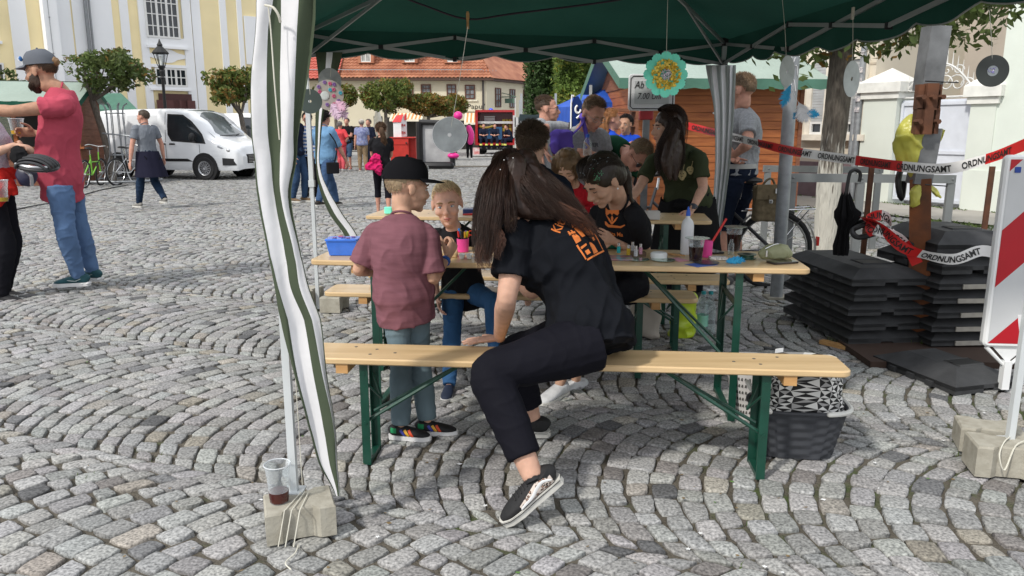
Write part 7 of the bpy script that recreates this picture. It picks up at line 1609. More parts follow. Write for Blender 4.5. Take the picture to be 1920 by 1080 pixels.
def tee_men():
    J=pose((P(1078,243,7.05).x,7.05,0),1.02,R(-88),lean=.30,arms=(None,None));J.update(neck=P(1092,246,6.85),mid=P(1080,310,6.95),head=P(1112,214,6.72),fd=V((.42,-.75,-.52)),ud=V((.28,-.38,.86)),sh=[P(1126,256,6.82),P(1052,243,6.85)],el=[P(1138,300,6.85),P(1012,243,6.75)],wr=[P(1112,290,6.6),P(1022,282,6.6)])
    R_=person('man in a grey tee looking down at the bottle in his hand',J,1.04,1.16,.008,PINK,GREYT,cloth('grey_shorts',(.10,.12,.16)),(SH('grey_shoe',(.1,.1,.1)),WSOLE),fat=1.12,sleeve=.66,hem=.05,fold=.007,seed=71,pantlen=.62,hands=[dict(d=V((-.8,-.4,.1)),n=V((-.3,.9,0)),t=V((0,0,1)),curl=.75),dict(d=V((.4,-.2,-.9)),curl=.8)],face=dict(brow=BROWL,closed=True))
    short_hair(R_,hairmat('ash_blond_hair',(.19,.13,.08),.5),.034,2400,comb=(.3,0,.3),side_short=.3,seed=15,w=.0014,vol=1.03);glasses(R_,mat('thin_metal',(.25,.22,.2),rough=.3,metal=.6))
    VIO=cloth('violet_canvas',(.115,.075,.38));t=thing('backpack','violet backpack hanging at the front of the man in grey','backpack',P(1055,285,6.65));m=MB();m.rbox(P(1054,264,6.62),(.19,.10,.15),.05);m.ell(P(1054,252,6.62),(.10,.06,.04));m.ell(P(1040,274,6.58),(.04,.05,.06));o=obj('bag',remesh(m,.01,2,fold=.018,fs=9,seed=3),VIO,t)
    m=MB();m.tube([P(1070,255,6.62),P(1090,235,6.64),P(1094,222,6.72),P(1088,216,6.86)],.022,.008,n=8,sub=4);m.tube([P(1092,222,6.66),P(1102,270,6.62),P(1096,308,6.62)],.018,.008,n=8,sub=4);obj('strap',m,VIO,t)
    M=spin(V((.15,-1,.1)));tx=text_mesh('NEVER',.045,Matrix.Identity(3),(0,0,0),0,bold=.02);decal(R_['shirt'],tx,P(1117,272,6.6),M,'print',mat('dark_print',(.06,.065,.08),rough=.8),R_['shirt'])
    t=thing('water_bottle','clear water bottle with blue cap held by the man in grey','bottle',P(1100,286,6.5));b=P(1101,292,6.5);m=MB();m.lathe(b,[(.001,0),(.034,0),(.036,.02),(.034,.11),(.014,.14),(.013,.155)],n=14);obj('bottle',m,mat('clear_plastic',(.75,.82,.85),rough=.08,alpha=.42),t);m=MB();m.lathe(b,[(.016,.15),(.016,.175),(.001,.178)],n=12);obj('cap',m,mat('blue_cap',(.02,.1,.5)),t)
    J=pose((P(1016,243,8.0).x,8.0,0),1.02,R(-8),arms=('fold',None),headpitch=.02)
    J['head']=P(1027,205,8.0);J['neck']=P(1018,238,8.02);R_=person('man with dark-rimmed glasses seen in profile before the tall hedge',J,1.02,1.12,.01,PINK,GREYT,DEN('dark_jeans',(.02,.03,.05)),(SH('black_suede',(0,0,0)),WSOLE),face=dict(brow=BROWH),seed=81)
    short_hair(R_,hairmat('brown_hair_top',(.06,.035,.02),.45),.035,1800,comb=(-.6,0,.3),side_short=.10,seed=16,w=.0014,vol=1.02);glasses(R_,BLACKP)
tee_men()
def green_man():
    J=dict(pel=P(1128,322,7.3),mid=P(1142,295,7.15),neck=P(1172,284,6.85),head=P(1196,292,6.62),fd=V((.35,-.60,-.72)),ud=V((.62,-.55,.55)),sh=[P(1185,300,6.75),P(1150,284,6.95)],el=[P(1178,345,6.7),P(1140,340,6.85)],wr=[P(1190,385,6.6),P(1150,385,6.7)],hip=[P(1138,330,7.3),P(1116,328,7.35)],kn=[P(1140,400,7.2),P(1110,400,7.3)],an=[P(1140,475,7.3),P(1110,475,7.35)],toe=[V((.4,-1,0))]*2)
    R_=person('man in a dark green tee and sunglasses bending far forward behind the rear table',J,1.0,1.12,.009,PINK,cloth('bottle_green_tee',(.015,.06,.032)),DEN('dark_jeans',(0,0,0)),(SH('black_suede',(0,0,0)),WSOLE),seed=91,fat=1.1,sleeve=.7,face=dict(brow=BROWL))
    short_hair(R_,hairmat('sandy_hair',(.24,.17,.10),.55),.03,1800,comb=(.2,0,.4),side_short=.5,seed=17,w=.0014);glasses(R_,BLACKP,GLASSD,1.15)
green_man()
def right_man():
    J=pose((P(1388,243,6.9).x,6.9,0),1.07,R(128),arms=(None,'back'),headturn=.35);J['head']=P(1388,170,6.85);J['wr'][0]=P(1372,292,6.75);J['el'][0]=P(1352,262,6.95);J['neck']=P(1388,206,6.88);J['sh']=[P(1368,228,7.0),P(1402,226,6.72)];J['fd']=V((-.85,.5,-.05));J['wr'][1]=P(1378,290,6.62);J['el'][1]=P(1402,270,6.52)
    R_=person('man in grey tee, navy shorts and pale belt standing behind the gathered curtain',J,1.07,1.16,.008,PINK,GREYT,cloth('navy_shorts',(.012,.017,.032)),(SH('grey_shoe',(0,0,0)),WSOLE),fat=1.02,sleeve=.62,hem=-.02,pantlen=.5,fold=.008,seed=101,legw=1.12,hands=[dict(curl=.5),dict(d=V((-.8,0,.1)),curl=.5)],face=dict(brow=BROWL))
    short_hair(R_,hairmat('ash_blond_hair',(0,0,0)),.030,2200,comb=(.2,0,.3),side_short=.3,seed=18,w=.0014,vol=1.03);glasses(R_,BLACKP)
    c=J['pel']+V((0,0,.075));m=MB();m.tube([c+V((0,0,-.02)),c+V((0,0,.02))],[.195,.192],[.152,.149],side=(J['hip'][0]-J['hip'][1]).normalized(),n=28);obj('belt',m,cloth('pale_belt',(.36,.36,.35)),R_['t'])
right_man()
def red_man():
    J=dict(pel=P(116,338,6.75),mid=P(112,255,6.70),neck=P(117,172,6.72),head=P(76,134,6.70),fd=V((-.98,.05,-.16)),ud=V((-.16,.0,1)),sh=[P(122,198,6.50),P(112,198,6.92)],el=[P(28,208,6.36),P(112,262,7.0)],wr=[P(-70,206,6.36),P(68,250,6.90)],
             hip=[P(112,348,6.62),P(128,348,6.88)],kn=[P(124,440,6.60),P(152,436,6.88)],an=[P(147,517,6.74),P(173,508,6.95)],toe=[V((-1,-.1,-.02)),V((-.9,.2,0))])
    R_=person('bearded man in a raspberry tee and grey cap holding a beer at the left',J,1.14,1.24,.008,TANNED,cloth('raspberry_tee',(.42,.07,.105),var=.1),DEN('mid_blue_jeans',(.10,.17,.31)),(SH('teal_trainer',(.015,.07,.085)),mat('white_sole',(0,0,0))),fat=1.06,belly=.6,sleeve=.50,hem=.08,shirt_w=1.5,fold=.009,topfold=.009,seed=111,sleeve_w=1.0,legw=.88,
        hands=[dict(),dict(d=V((-.9,-.2,.1)),n=V((-.2,.1,-.2))+V((0,-1,0))*.8,t=V((0,0,1)),curls=[.7,.75,.8,.85],thumb=.9)],face=dict(brow=BROWH))
    q=R_['q'];HM=hairmat('beard_brown',(.035,.020,.013),.6)
    hair_volume(R_,HM,[((.050,0,-.092),(.042,.046,.040)),((.055,0,-.106),(.032,.034,.034)),((.022,.050,-.058),(.040,.016,.055)),((.022,-.050,-.058),(.040,.016,.055)),((.086,0,-.052),(.012,.030,.007))],(),.007,.006,40,name='beard')
    rs=random.Random(7);g=[]
    for k in range(30):a=rs.uniform(-1.7,1.7);x=.03+.05*math.cos(a);y=.052*math.sin(a);g.append(([q(x,y,-.055-.02*math.cos(a)),q(x+.008,y*1.05,-.09),q(x+.006,y*.9,-.125)],[.012,.016,.008]))
    locks(R_,HM,g,700,.0015,3,name='beard_hair',wave=.004)
    short_hair(R_,hairmat('brown_side_hair',(.09,.055,.033),.5),.016,1400,comb=(-.7,0,.2),seed=13,w=.0014,frizz=.2,nape=-.7)
    m=MB();m.ell(q(-.115,0,.045),(.034*1.2,.032*1.2,.034*1.2));o=remesh(m,.008,1,fold=.008,fs=30);o.c=[(1,1,1)]*len(o.v);obj('hair_bun',o,hairmat('light_bun',(.20,.12,.06)),R_['t'])
    CM=cloth('grey_cap_cloth',(.12,.13,.15));o,pt,F,Rr=cap_hat(R_,CM,dirf=V((-1,.02,-.05)),s=1.06);m=MB();m.ell(pt(.088,-.045,.045),(.01,.022,.022),ax=(F,Rr,R_['u']));obj('badge',m,mat('blue_badge',(.05,.18,.45)),o);m=MB();c=pt(.095,-.05,.045);m.tube([c+R_['u']*.015-Rr*.0,c-R_['u']*.0+F*.01,c-R_['u']*.018],.004,n=5,sub=3);obj('badge_line',m,WHITEP,o)
    for i in(0,1):
        pt,side,so_,uu,tt=R_['shoe%d'%i];m=MB()
        for k in range(7):m.ell(pt(-.07+k*.038,.020),(.018,.048,.016),ax=(tt,side,uu),n=10,m=6)
        obj('sole_bump',m,mat('white_sole',(0,0,0)),so_);m=MB();sd=1 if side.y<0 else-1;m.tube([pt(-.03,.062)+side*sd*.047,pt(.02,.046)+side*sd*.052,pt(.07,.056)+side*sd*.049,pt(.0,.046)+side*sd*.052],.003,n=5,sub=3);obj('swoosh',m,mat('grey_reflector',(.3,.35,.35)),so_)
    cup('half full plastic beer cup in the hand of the man in red',P(33,252,6.88),.105*1.3,.046*1.3,.25,(.50,.30,.03),True)
def cup(lb,b,H_,r,fill,col,foam=False,lid=None,tag=None):
    t=thing('plastic_cup',lb,'cup',b);m=MB();k=.74;m.lathe(b,[(.0005,.002),(r*k,.001),(r*.9,H_*.72),(r*.93,H_*.74),(r,H_),(r*1.06,H_*1.0),(r*1.05,H_*1.02),(r*.97,H_*.99),(r*.89,H_*.73),(r*k*.95,.004)],n=28);obj('cup',m,mat('clear_cup',(.85,.88,.9),rough=.1,alpha=.16,spec=.6),t)
    m=MB();rt=r*(k+(.9-k)*fill/.72)*.955;m.lathe(b,[(.0005,.004),(r*k*1.012,.004),(rt*1.06,H_*fill),(.0005,H_*fill)],n=24);obj('drink',m,mat('drink_%d'%int(col[0]*1000+col[1]*100),col,rough=.08,var=.05,spec=.6),t,ang=30)
    m=MB();m.tube([V(b)+V((math.cos(a/24*6.283)*r*1.05,math.sin(a/24*6.283)*r*1.05,H_))for a in range(24)],.0022,n=6,closed=True,cap=False);obj('rim',m,mat('cup_rim',(.7,.72,.74),rough=.2,alpha=.7),t)
    if lid:m=MB();m.lathe(V(b)+V((.004,-.003,H_*1.03)),[(.007,0),(.06,.0),(.06,.0014),(.007,.0014),(.007,0)],n=32);obj('disc_lid',m,lid,t,ang=30)
    return t
red_man()
def edge_woman():
    b=P(-34,243,6.45);b.z=0;J=pose(b,1.0,R(5),arms=(P(36,276,6.4),P(30,272,6.25)),hipw=1.0);J['an']=[P(6,545,6.55),P(2,553,6.38)];J['toe']=[V((1,.05,0)),V((1,-.08,0))];J['kn']=[ik(J['hip'][i],J['an'][i],.46,.46,V((1,0,0)))for i in(0,1)]
    R_=person('person cut off by the left edge in a white speckled top and black trousers',J,1.05,1.15,.01,FAIR,mat('speckled_top',(.62,.62,.66),rough=.9,scale=90,col2=(.30,.30,.40)),cloth('black_trousers',(.014,.014,.018)),(SH('black_trail_shoe',(.015,.015,.017)),BLACKP),female=1,fat=1.2,sleeve=.9,seed=121,hands=[dict(curl=.6),dict(d=V((1,0,-.1)),n=V((0,0,-1)),t=V((0,1,0)),curl=.7)])
    m=MB();c=J['pel']+V((0,0,.05));m.tube([c,c+V((0,0,.09))],[.235,.23],[.19,.185],side=(0,1,0),n=24);e=c+V((.17,-.10,.0));m.ell(e+V((.02,-.03,.02)),(.07,.06,.06));m.tube([e,e+V((.03,-.04,-.08)),e+V((-.02,-.05,-.18))],[.05,.06,.04],n=10,sub=3,cap='round');m.tube([e,e+V((.08,-.02,-.05)),e+V((.11,-.02,-.10))],[.05,.05,.03],n=10,sub=3,cap='round')
    obj('tied_jacket',remesh(m,.01,2,fold=.014,fs=12,seed=6),cloth('scarlet_jacket',(.48,.025,.02)),R_['t'],ang=None)
    m=MB();pt,side,so_,uu,tt=R_['shoe1'];
    for k in range(4):m.tube([pt(.0+k*.03,.04)-side*.05,pt(.02+k*.03,.075)-side*.045],.0025,n=4)
    obj('stitching',m,WHITEP,so_)
    t=thing('bicycle_helmet','black and silver bicycle helmet hanging from the hand at the left edge','helmet',P(75,320,6.15));f=V((1,0,-.12)).normalized();u=V((.12,-.25,1)).normalized();u=(u-f*u.dot(f)).normalized();r=f.cross(u);c=P(70,312,6.15);m=MB()
    for k in range(7):
        y=(k-3)/3;m.tube([c+f*(.15*math.cos(a))*math.sqrt(1-.35*y*y)+r*y*.085+u*(.085*math.sin(a)*math.sqrt(1-.6*y*y))for a in[math.pi*j/10 for j in range(11)]],[.012]*11,n=8,cap='round')
    m.tube([c+f*.15*math.cos(a/20*6.283)+r*.095*math.sin(a/20*6.283)for a in range(20)],.016,n=8,closed=True,cap=False);obj('shell',m,mat('helmet_black',(.015,.015,.017),rough=.35,coat=.3),t)
    m=MB()
    for s in(-1,1):m.tube([c+f*(-.13+.05*j)+r*s*(.10-.010*abs(j-2.5)**1.5)+u*.025 for j in range(6)],.012,n=6,sub=2)
    obj('silver_band',m,mat('helmet_silver',(.35,.36,.38),rough=.3,metal=.5),t)
    t2=thing('bicycle_helmet','second darker helmet with blue stripe hanging below the silver one','helmet',P(50,335,6.25));m=MB();m.ell(P(50,330,6.3),(.08,.07,.09));obj('shell',remesh(m,.012,1,fold=.01,fs=10),mat('helmet_navy',(.02,.02,.05),rough=.4),t2);m=MB();m.tube([P(45,318,6.17),P(58,330,6.16),P(60,348,6.18)],.014,n=6,sub=3);obj('stripe',m,mat('helmet_silver',(0,0,0)),t2)
    m=MB();m.tube([P(34,285,6.2),P(38,296,6.14),P(40,308,6.14)],[.05,.07,.05],n=12,sub=3,cap='round');obj('glove_bundle',remesh(m,.01,1,fold=.012,fs=12),BLACKJ,label='black gloves and straps bundled at the wrist of the person at the left edge',cat='gloves')
    cup('plastic cup with a little apple drink standing in front at the left edge',P(3,378,6.2),.17,.062,.2,(.42,.28,.03))
edge_woman()
# ---- the people further off ----
def far_person(label,px,py,d,S,yaw,top,pants,hair,shoes=(.3,.3,.3),arms=(None,None),stride=.12,lean=0.,sk=None,vox=.016,group=None,fem=0,fat=1.,hl=.03,plen=1.,long=0.,slv=.62,headturn=0.,headpitch=0.,hem=0.,tight=False,vol=1.05,lift=(0,0),crouch=0.):
    b=P(px,py,d);b.z=0;J=pose(b,S,R(yaw),stride=stride,lean=lean,arms=arms,headturn=headturn,headpitch=headpitch,lift=lift,crouch=crouch)
    R_=person(label,J,S,1.05*S**.4,vox,sk or PINK,top,pants,(SH('shoe_%d'%int(shoes[0]*99),shoes),WSOLE),group,fat,fold=.008,female=fem,pantlen=plen,sleeve=slv,hem=hem,tight=tight,seed=int(px),face=dict(brow=BROWH)if d<16 else None)
    n=1400 if d<16 else 500;w_=.0016 if d<16 else .004
    HM=hairmat('hair_%d_%d'%(int(hair[0]*1000),int(hair[1]*1000)),hair,.55);short_hair(R_,HM,hl,n,comb=(-.1,0,.1),seed=int(px),w=w_,vol=vol,frizz=.5,nape=-.7)
    return R_,J,HM
NAVY=cloth('navy_cloth',(.014,.018,.035));BLK=cloth('plain_black',(.014,.014,.016))
R_,J,_=far_person('man in a grey tee and navy apron walking past the white van',272,243,14.1,1.0,142,cloth('slate_grey_tee',(.16,.175,.20)),DEN('dark_blue_jeans',(.015,.03,.06)),(.10,.075,.055),(.22,.21,.19),stride=.55,vox=.010,hl=.012,slv=.6,headturn=.5,lift=(0,.10),arms=((-.02,.33,.86),(.0,-.30,.90)))
m=MB();rows=[];c=J['pel'];F,Lf=J['F'],J['L']
for i in range(8):
    rows.append([c+(F*math.cos(k/26*6.283)*(.16+.012*i+.012*math.sin(k*1.9))+Lf*math.sin(k/26*6.283)*(.19+.014*i+.012*math.sin(k*2.3)))+V((0,0,.08-.065*i))-F*.012*i for k in range(26)])
m.grid(rows,wrap=True);obj('apron',m,cloth('navy_apron',(.016,.016,.030)),R_['t'],ang=None);m=MB();m.tube([c-F*.18+Lf*.15,c-F*.20-V((0,0,.2)),c-F*.18-Lf*.15],.008,n=5,sub=4);obj('apron_string',m,BLK,R_['t'])
# three behind the striped curtain
far_person('man in a dark polo and blue jeans half hidden by the striped curtain',553,243,15.3,1.03,-20,NAVY,DEN('blue_jeans3',(.03,.06,.12)),(.03,.02,.015),(.14,.09,.05),arms=(None,(.12,-.27,.88)),vox=.012)
STR=cloth('striped_tee',(.5,.52,.55));nt_=STR.node_tree;wv=nt_.nodes.new('ShaderNodeTexWave');wv.bands_direction='Z';wv.inputs['Scale'].default_value=4.5;tcn=nt_.nodes.new('ShaderNodeTexCoord');nt_.links.new(tcn.outputs['Object'],wv.inputs['Vector']);rr_=nt_.nodes.new('ShaderNodeValToRGB');rr_.color_ramp.elements[0].position=.48;rr_.color_ramp.elements[0].color=(.10,.19,.42,1);rr_.color_ramp.elements[1].position=.52;rr_.color_ramp.elements[1].color=(.68,.69,.72,1);nt_.links.new(wv.outputs['Fac'],rr_.inputs['Fac']);nt_.links.new(rr_.outputs['Color'],nt_.nodes['Principled BSDF'].inputs['Base Color'])
R_,J,_=far_person('woman with glasses and short dark hair in a blue and white striped top',577,243,15.6,.99,-80,STR,BLK,(.025,.018,.014),(.6,.6,.6),fem=1,vox=.012,fat=1.1,slv=.9,vol=1.12);glasses(R_,BLACKP)
DENIMS=DEN('denim_shirt',(.13,.25,.40));R_,J,HM=far_person('woman in a light denim shirt with curly dark hair striding past',608,243,14.2,.98,62,DENIMS,DEN('blue_jeans4',(.045,.085,.17)),(.022,.018,.017),(.03,.025,.02),fem=1,stride=.72,vox=.011,fat=1.25,hl=.06,slv=.95,vol=1.25,hem=.12,lift=(0,.06),arms=((.1,.42,1.0),None))
m=MB();m.tube([P(618,250,14.0),P(632,275,13.95),P(626,310,14.0)],.012,n=5,sub=3);m.rbox(P(624,315,13.95),(.22,.10,.20),.03,rz=.4);obj('shoulder_bag',m,BLK,label='small black shoulder bag on the woman in denim',cat='bag')
# group by the inn
far_person('grey haired woman in coral red clothes with a hand on her hip',637,243,27,.96,75,cloth('coral_top',(.58,.06,.07)),cloth('coral_trousers',(.60,.10,.12)),(.28,.26,.25),(.6,.6,.6),fem=1,fat=1.25,arms=(None,'hip'),slv=.95)
far_person('man in a black tee and denim shorts facing the woman in coral red',651,243,28,1.04,-100,BLK,DEN('denim_shorts',(.05,.09,.16)),(.05,.03,.02),(.3,.1,.08),arms=('fold',None),plen=.55)
R_,J,_=far_person('man in a blue patterned shirt, beige trousers and white cap',678,243,27,1.0,100,mat('blue_patterned_shirt',(.12,.14,.30),rough=.9,scale=14,col2=(.30,.33,.48)),cloth('khaki_trousers',(.25,.18,.11)),(.3,.28,.26),(.3,.22,.15),fat=1.12);cap_hat(R_,cloth('white_cap',(.6,.56,.5)))
far_person('man in dark clothes standing at the right of the group by the inn',692,243,28.5,1.02,-120,NAVY,NAVY,(.18,.15,.13),(.05,.05,.05),slv=.95)
R_,J,HM=far_person('girl with a long brown ponytail in black top and leggings carrying a pink bundle',714,243,12.6,.86,100,BLK,LEG,(.11,.065,.038),(.5,.5,.5),fem=1,arms=('fold','fold'),vox=.010,tight=True,plen=.66,stride=.25,fat=1.02)
q=R_['q'];locks(R_,HM,[([q(-.09,0,.05),q(-.13,.01,.0),q(-.14,.03,-.10),q(-.12,.05,-.22),q(-.12,.06,-.32)],[.02,.035,.04,.04,.012])],260,.003,3,name='ponytail',wave=.01)
m=MB();m.ell(P(704,300,12.42),(.09,.08,.09));m.ell(P(698,312,12.40),(.11,.07,.07));m.ell(P(710,316,12.4),(.06,.06,.10));obj('cloth_bundle',remesh(m,.010,1,fold=.035,fs=11),cloth('hot_pink_cloth',(.55,.02,.12)),label='crumpled bright pink cloth bundle in the arms of the ponytail girl',cat='cloth')
far_person('man in black behind the red chest near the inn',822,243,33,1.0,160,BLK,BLK,(.05,.035,.03))
R_,J,_=far_person('person in dark trousers with hot pink scarf behind the large grey disc',880,243,38,.96,-90,BLK,BLK,(.05,.03,.02),(.5,.5,.5),fem=1);m=MB();m.tube([P(879,240,37.8),P(884,252,37.7),P(882,266,37.8)],.14,n=8,sub=3,cap='round');obj('scarf',m,mat('hot_pink',(0,0,0)),R_['t'])
d=43.3
for i,(px,yaw,lb)in enumerate(((907,-88,'leftmost firefighter sitting on the rear sill of the fire engine'),(928,-92,'middle firefighter sitting on the rear sill with folded hands'),(958,-150,'rightmost firefighter leaning forward at the edge of the engine bay'))):
    b=P(px,243,d);b.z=-.0;J=pose(b,1.0,R(yaw),arms=((.38,.06,1.12),(.38,-.06,1.12)),lean=.12 if i<2 else .45);F,Lf=J['F'],J['L']
    for k in(0,1):sg=1-2*k;J['hip'][k]=b+Lf*sg*.1+V((0,0,.92));J['kn'][k]=b+F*.44+Lf*sg*.16+V((0,0,.90));J['an'][k]=b+F*.46+Lf*sg*.15+V((0,0,.48))
    R_=person(lb,J,1.0,1.1,.022,PINK,NAVY,NAVY,(SH('shoe_5',(.05,.05,.05)),BLACKP),'firefighters on the engine sill',fold=.008,seed=i)
    short_hair(R_,hairmat('hair_50_30',(.05,.03,.02)),.03,300,seed=i,w=.005);m=MB()
    for k in(0,1):m.tube([J['kn'][k].lerp(J['an'][k],.55),J['kn'][k].lerp(J['an'][k],.75)],.078,n=10)
    obj('reflective_band',m,mat('reflective_yellow',(.75,.72,.15)),R_['t'])
BLU=cloth('bright_blue_tee',(.015,.06,.42))
R_,J,HM=far_person('girl with reddish blonde hair in a bright blue tee raising her arm',1142,243,9.2,.93,10,BLU,BLK,(.36,.17,.07),fem=1,arms=('up','up'),vox=.011,vol=1.1);q=R_['q'];J_=J
locks(R_,HM,[([q(-.06,s*.05,.06),q(-.10,s*.06,-.03),q(-.09,s*.08,-.15),q(-.07,s*.09,-.24)],[.03,.035,.03,.012])for s in(-1,0,1)],420,.0024,5,name='long_hair',wave=.01)
far_person('boy with short black hair in a bright blue tee under the slate grey tent',1174,243,9.9,.90,-120,BLU,BLK,(.015,.012,.012),vox=.012,sk=TANNED)
def one(name,m,mt,label,cat,**k):return obj(name,m,mt,label=label,cat=cat,**k)
def arc_rib(pts,w_,d=None):return pts
# ---- metal pole, barriers, rusty post ----
b=G(1455,560);m=MB();m.tube([b,b+V((0,0,3.2))],.052,n=20);t=thing('metal_pole','thick round galvanised pole with traces of clear tape, in front of the bicycle','pole',b);obj('pole',m,STEEL,t);m=MB()
for k in range(9):z=1.75+k*.11;a=-1.9+.5*math.sin(k*2.1);m.tube([b+V((.055*math.cos(a+j*.25),.055*math.sin(a+j*.25),z+.05*math.sin(j*1.4+k)))for j in range(4)],.004,n=4,sub=2)
obj('tape_remains',m,mat('tape_remains',(.62,.63,.65),rough=.4),t);m=MB();m.bbox((b.x-.09,b.y-.07,0),(b.x+.09,b.y+.09,.022));obj('foot_stone',m,CONC,t,smooth=False)
def rail(lb,px0,py0,px1,py1,d,posts,z0=0.):
    a,c=P(px0,py0,d),P(px1,py1,d+.25);t=thing('barrier_rail',lb,'barrier',((a.x+c.x)/2,d,0),'grey barrier rails');m=MB();bar(m,a,c,.075,.04);obj('rail',m,mat('rail_grey',(.19,.20,.20),rough=.5,metal=.3),t,smooth=False)
    for px in posts:q=a.lerp(c,(px-px0)/(px1-px0));m=MB();m.box((q.x,q.y+.003,q.z/2-.02),(.07,.036,q.z-.04));m.ell((q.x,q.y-.02,q.z),.012,n=6,m=4);obj('post',m,mat('rail_grey',(0,0,0)),t,smooth=False)
rail('nearer grey barrier rail running behind the umbrella to the rusty post',1482,333,1790,336,6.9,(1486,1612,1784));rail('farther grey barrier rail behind the painted tree',1432,316,1655,319,8.9,(1440,1648))
RUST=mat('rust',(.055,.027,.018),rough=.9,scale=7,col2=(.14,.055,.027),bump=.7,bscale=40);RUSTO=mat('orange_rust',(.22,.07,.02),rough=.85,scale=6,col2=(.08,.035,.02),bump=.6,bscale=40)
def rusty():
    d=5.0;t=thing('rusty_post','leaning square post, orange rust below and galvanised steel above, held by rusty clamp plates','post',G(1722,640))
    seg=lambda name,a,c,w_,mt,dd=0.:(lambda m:(bar(m,a,c,w_,w_),obj(name,m,mt,t,smooth=False)))(MB())
    seg('rust_tube',G(1722,645),P(1726,335,d),.125,RUSTO);WS=mat('weathered_steel',(.15,.155,.16),rough=.6,metal=.2,var=.3,scale=8,bump=.3);seg('steel_post',P(1722,345,d),P(1742,240,d),.115,WS);seg('steel_post',P(1738,170,d),P(1756,50,d),.125,WS)
    for(x0,y0,x1,y1,dd)in((1719,158,1735,205,-.10),(1735,156,1762,206,-.12),(1760,158,1768,205,-.09),(1715,203,1730,252,-.10),(1730,205,1752,252,-.13),(1751,203,1764,251,-.10)):
        m=MB();a,c=P(x0,y1,d+dd),P(x1,y0,d+dd);m.bbox((a.x,d+dd,a.z),(c.x,d+dd+.05,c.z));pl_=obj('clamp_plate',m,RUST,t,smooth=False)
    for x,y in((1728,182),(1748,182),(1765,182),(1722,228),(1756,228)):m=MB();q=P(x,y,d-.13);m.tube([q+V((0,.04,0)),q-V((0,.03,0))],.016,n=6);obj('bolt',m,RUST,t)
    for y,l in((152,62),(312,30),(346,40)):m=MB();q=P(1735,y,d-.09);m.tube([q,P(1735+l,y+3,d-.05)],.004,n=5);obj('cable_tie',m,BLACKP,t)
    YB=mat('yellow_sack',(.62,.60,.12),rough=.3,var=.25,scale=6,bump=.6,bscale=12,bdist=.02);translucent(YB,.35)
    m=MB();m.ell(P(1705,264,d+.02),(.095,.06,.17),n=20,m=14);m.tube([P(1704,250,d),P(1712,300,d),P(1722,345,d)],[.085,.055,.02],n=12,sub=3);m.tube([P(1722,345,d),P(1714,362,d-.05),P(1718,385,d-.05)],[.02,.035,.03],n=8,sub=2)
    m.tube([P(1722,330,d+.1),P(1748,290,d+.08),P(1768,243,d+.06)],[.02,.035,.06],[.008]*3,n=8,sub=2);m.tube([P(1722,340,d+.1),P(1745,352,d+.05),P(1766,372,d)],[.02,.05,.03],[.01]*3,n=8,sub=2)
    one('rubbish_sack',remesh(m,.007,2,fold=.02,fs=8,seed=3),YB,'thin yellow rubbish sack tied round the rusty post','sack',ang=None)
rusty()
for(a,c,lb)in(((1620,405,5.6),(1636,298,5.6),'thin rusty iron rod standing between the umbrella and the yellow sack'),((1853,400,5.6),(1861,312,5.6),'thin rusty iron rod behind the right stack of base plates')):
    m=MB();q=P(*c);bar(m,V((q.x-.01,q.y,0)),q,.035,.02);one('iron_rod',m,RUST,lb,'rod',smooth=False)
# ---- barrier tape with lettering ----
TR_=mat('tape_red',(.56,.02,.02),rough=.35,var=.05);TW_=mat('tape_white',(.74,.73,.72),rough=.35,var=.04);TK_=mat('tape_black',(.015,.015,.015),rough=.4)
def tape(lb,pts,w_,tw,seg=.50,off=.12,phase=0,txt='ORDNUNGSAMT',flip=1):
    pp=cr([P(*p)for p in pts],12);n=len(pp);tws=ci([x+10 for x in tw],12,len(pts));s=[0.]
    for i in range(1,n):s.append(s[-1]+(pp[i]-pp[i-1]).length)
    def fr(x):
        x=min(max(x,0),s[-1]-1e-4);i=max(k for k in range(n)if s[k]<=x);i=min(i,n-2);u=(x-s[i])/max(1e-6,s[i+1]-s[i]);tg=(pp[i+1]-pp[i]).normalized();a=(tws[i]*(1-u)+tws[i+1]*u)-10;nrm=tg.cross(V((0,0,1))).normalized();up=nrm.cross(tg);up=up*math.cos(a)+nrm*math.sin(a);return pp[i].lerp(pp[i+1],u),up,up.cross(tg).normalized()*-1
    t=thing('barrier_tape',lb,'barrier tape',pp[n//2]);m=MB();N=int(s[-1]/.025);rows=[];sg=[]
    for i in range(N+1):x=s[-1]*i/N;c,up,_=fr(x);rows.append([c-up*w_/2,c,c+up*w_/2]);sg.append(int((x+phase)/(seg/1.0))%2)
    m.grid(rows,lambda i,k:sg[i]);obj('band',m,[TR_,TW_],t,ang=None)
    x=off
    while x<s[-1]-.15:
        tm=text_mesh(txt,w_*.82,Matrix.Identity(3),(0,0,0),0,font_sc=(.82,1),bold=.025,subdiv=1,align='LEFT');L_=max(v[0]for v in tm.v);vs=[]
        for sd in(1,):
            vs=[]
            for v in tm.v:c,up,nn=fr(x+v[0]);k=nn if nn.y<0 else-nn;vs.append(c+up*(v[1]-w_*.30)+k*.004)
            ok=[f for f in tm.f if all(x+tm.v[i][0]<s[-1]-.01 for i in f)]
            if ok:q=MB();q.add(vs,ok);obj('lettering',q,TK_,t,smooth=False)
        x+=L_+w_*.9
tape('red and white barrier tape stretched from the hut past the rusty post',[(1290,236,7.2),(1345,250,6.9),(1420,268,6.3),(1490,284,5.9),(1600,300,5.4),(1700,313,4.85),(1775,316,4.7),(1850,298,4.5),(1930,268,4.2)],.066,(.05,-.2,.3,-.15,.0,.05,.15,-.3,.1),off=.05)
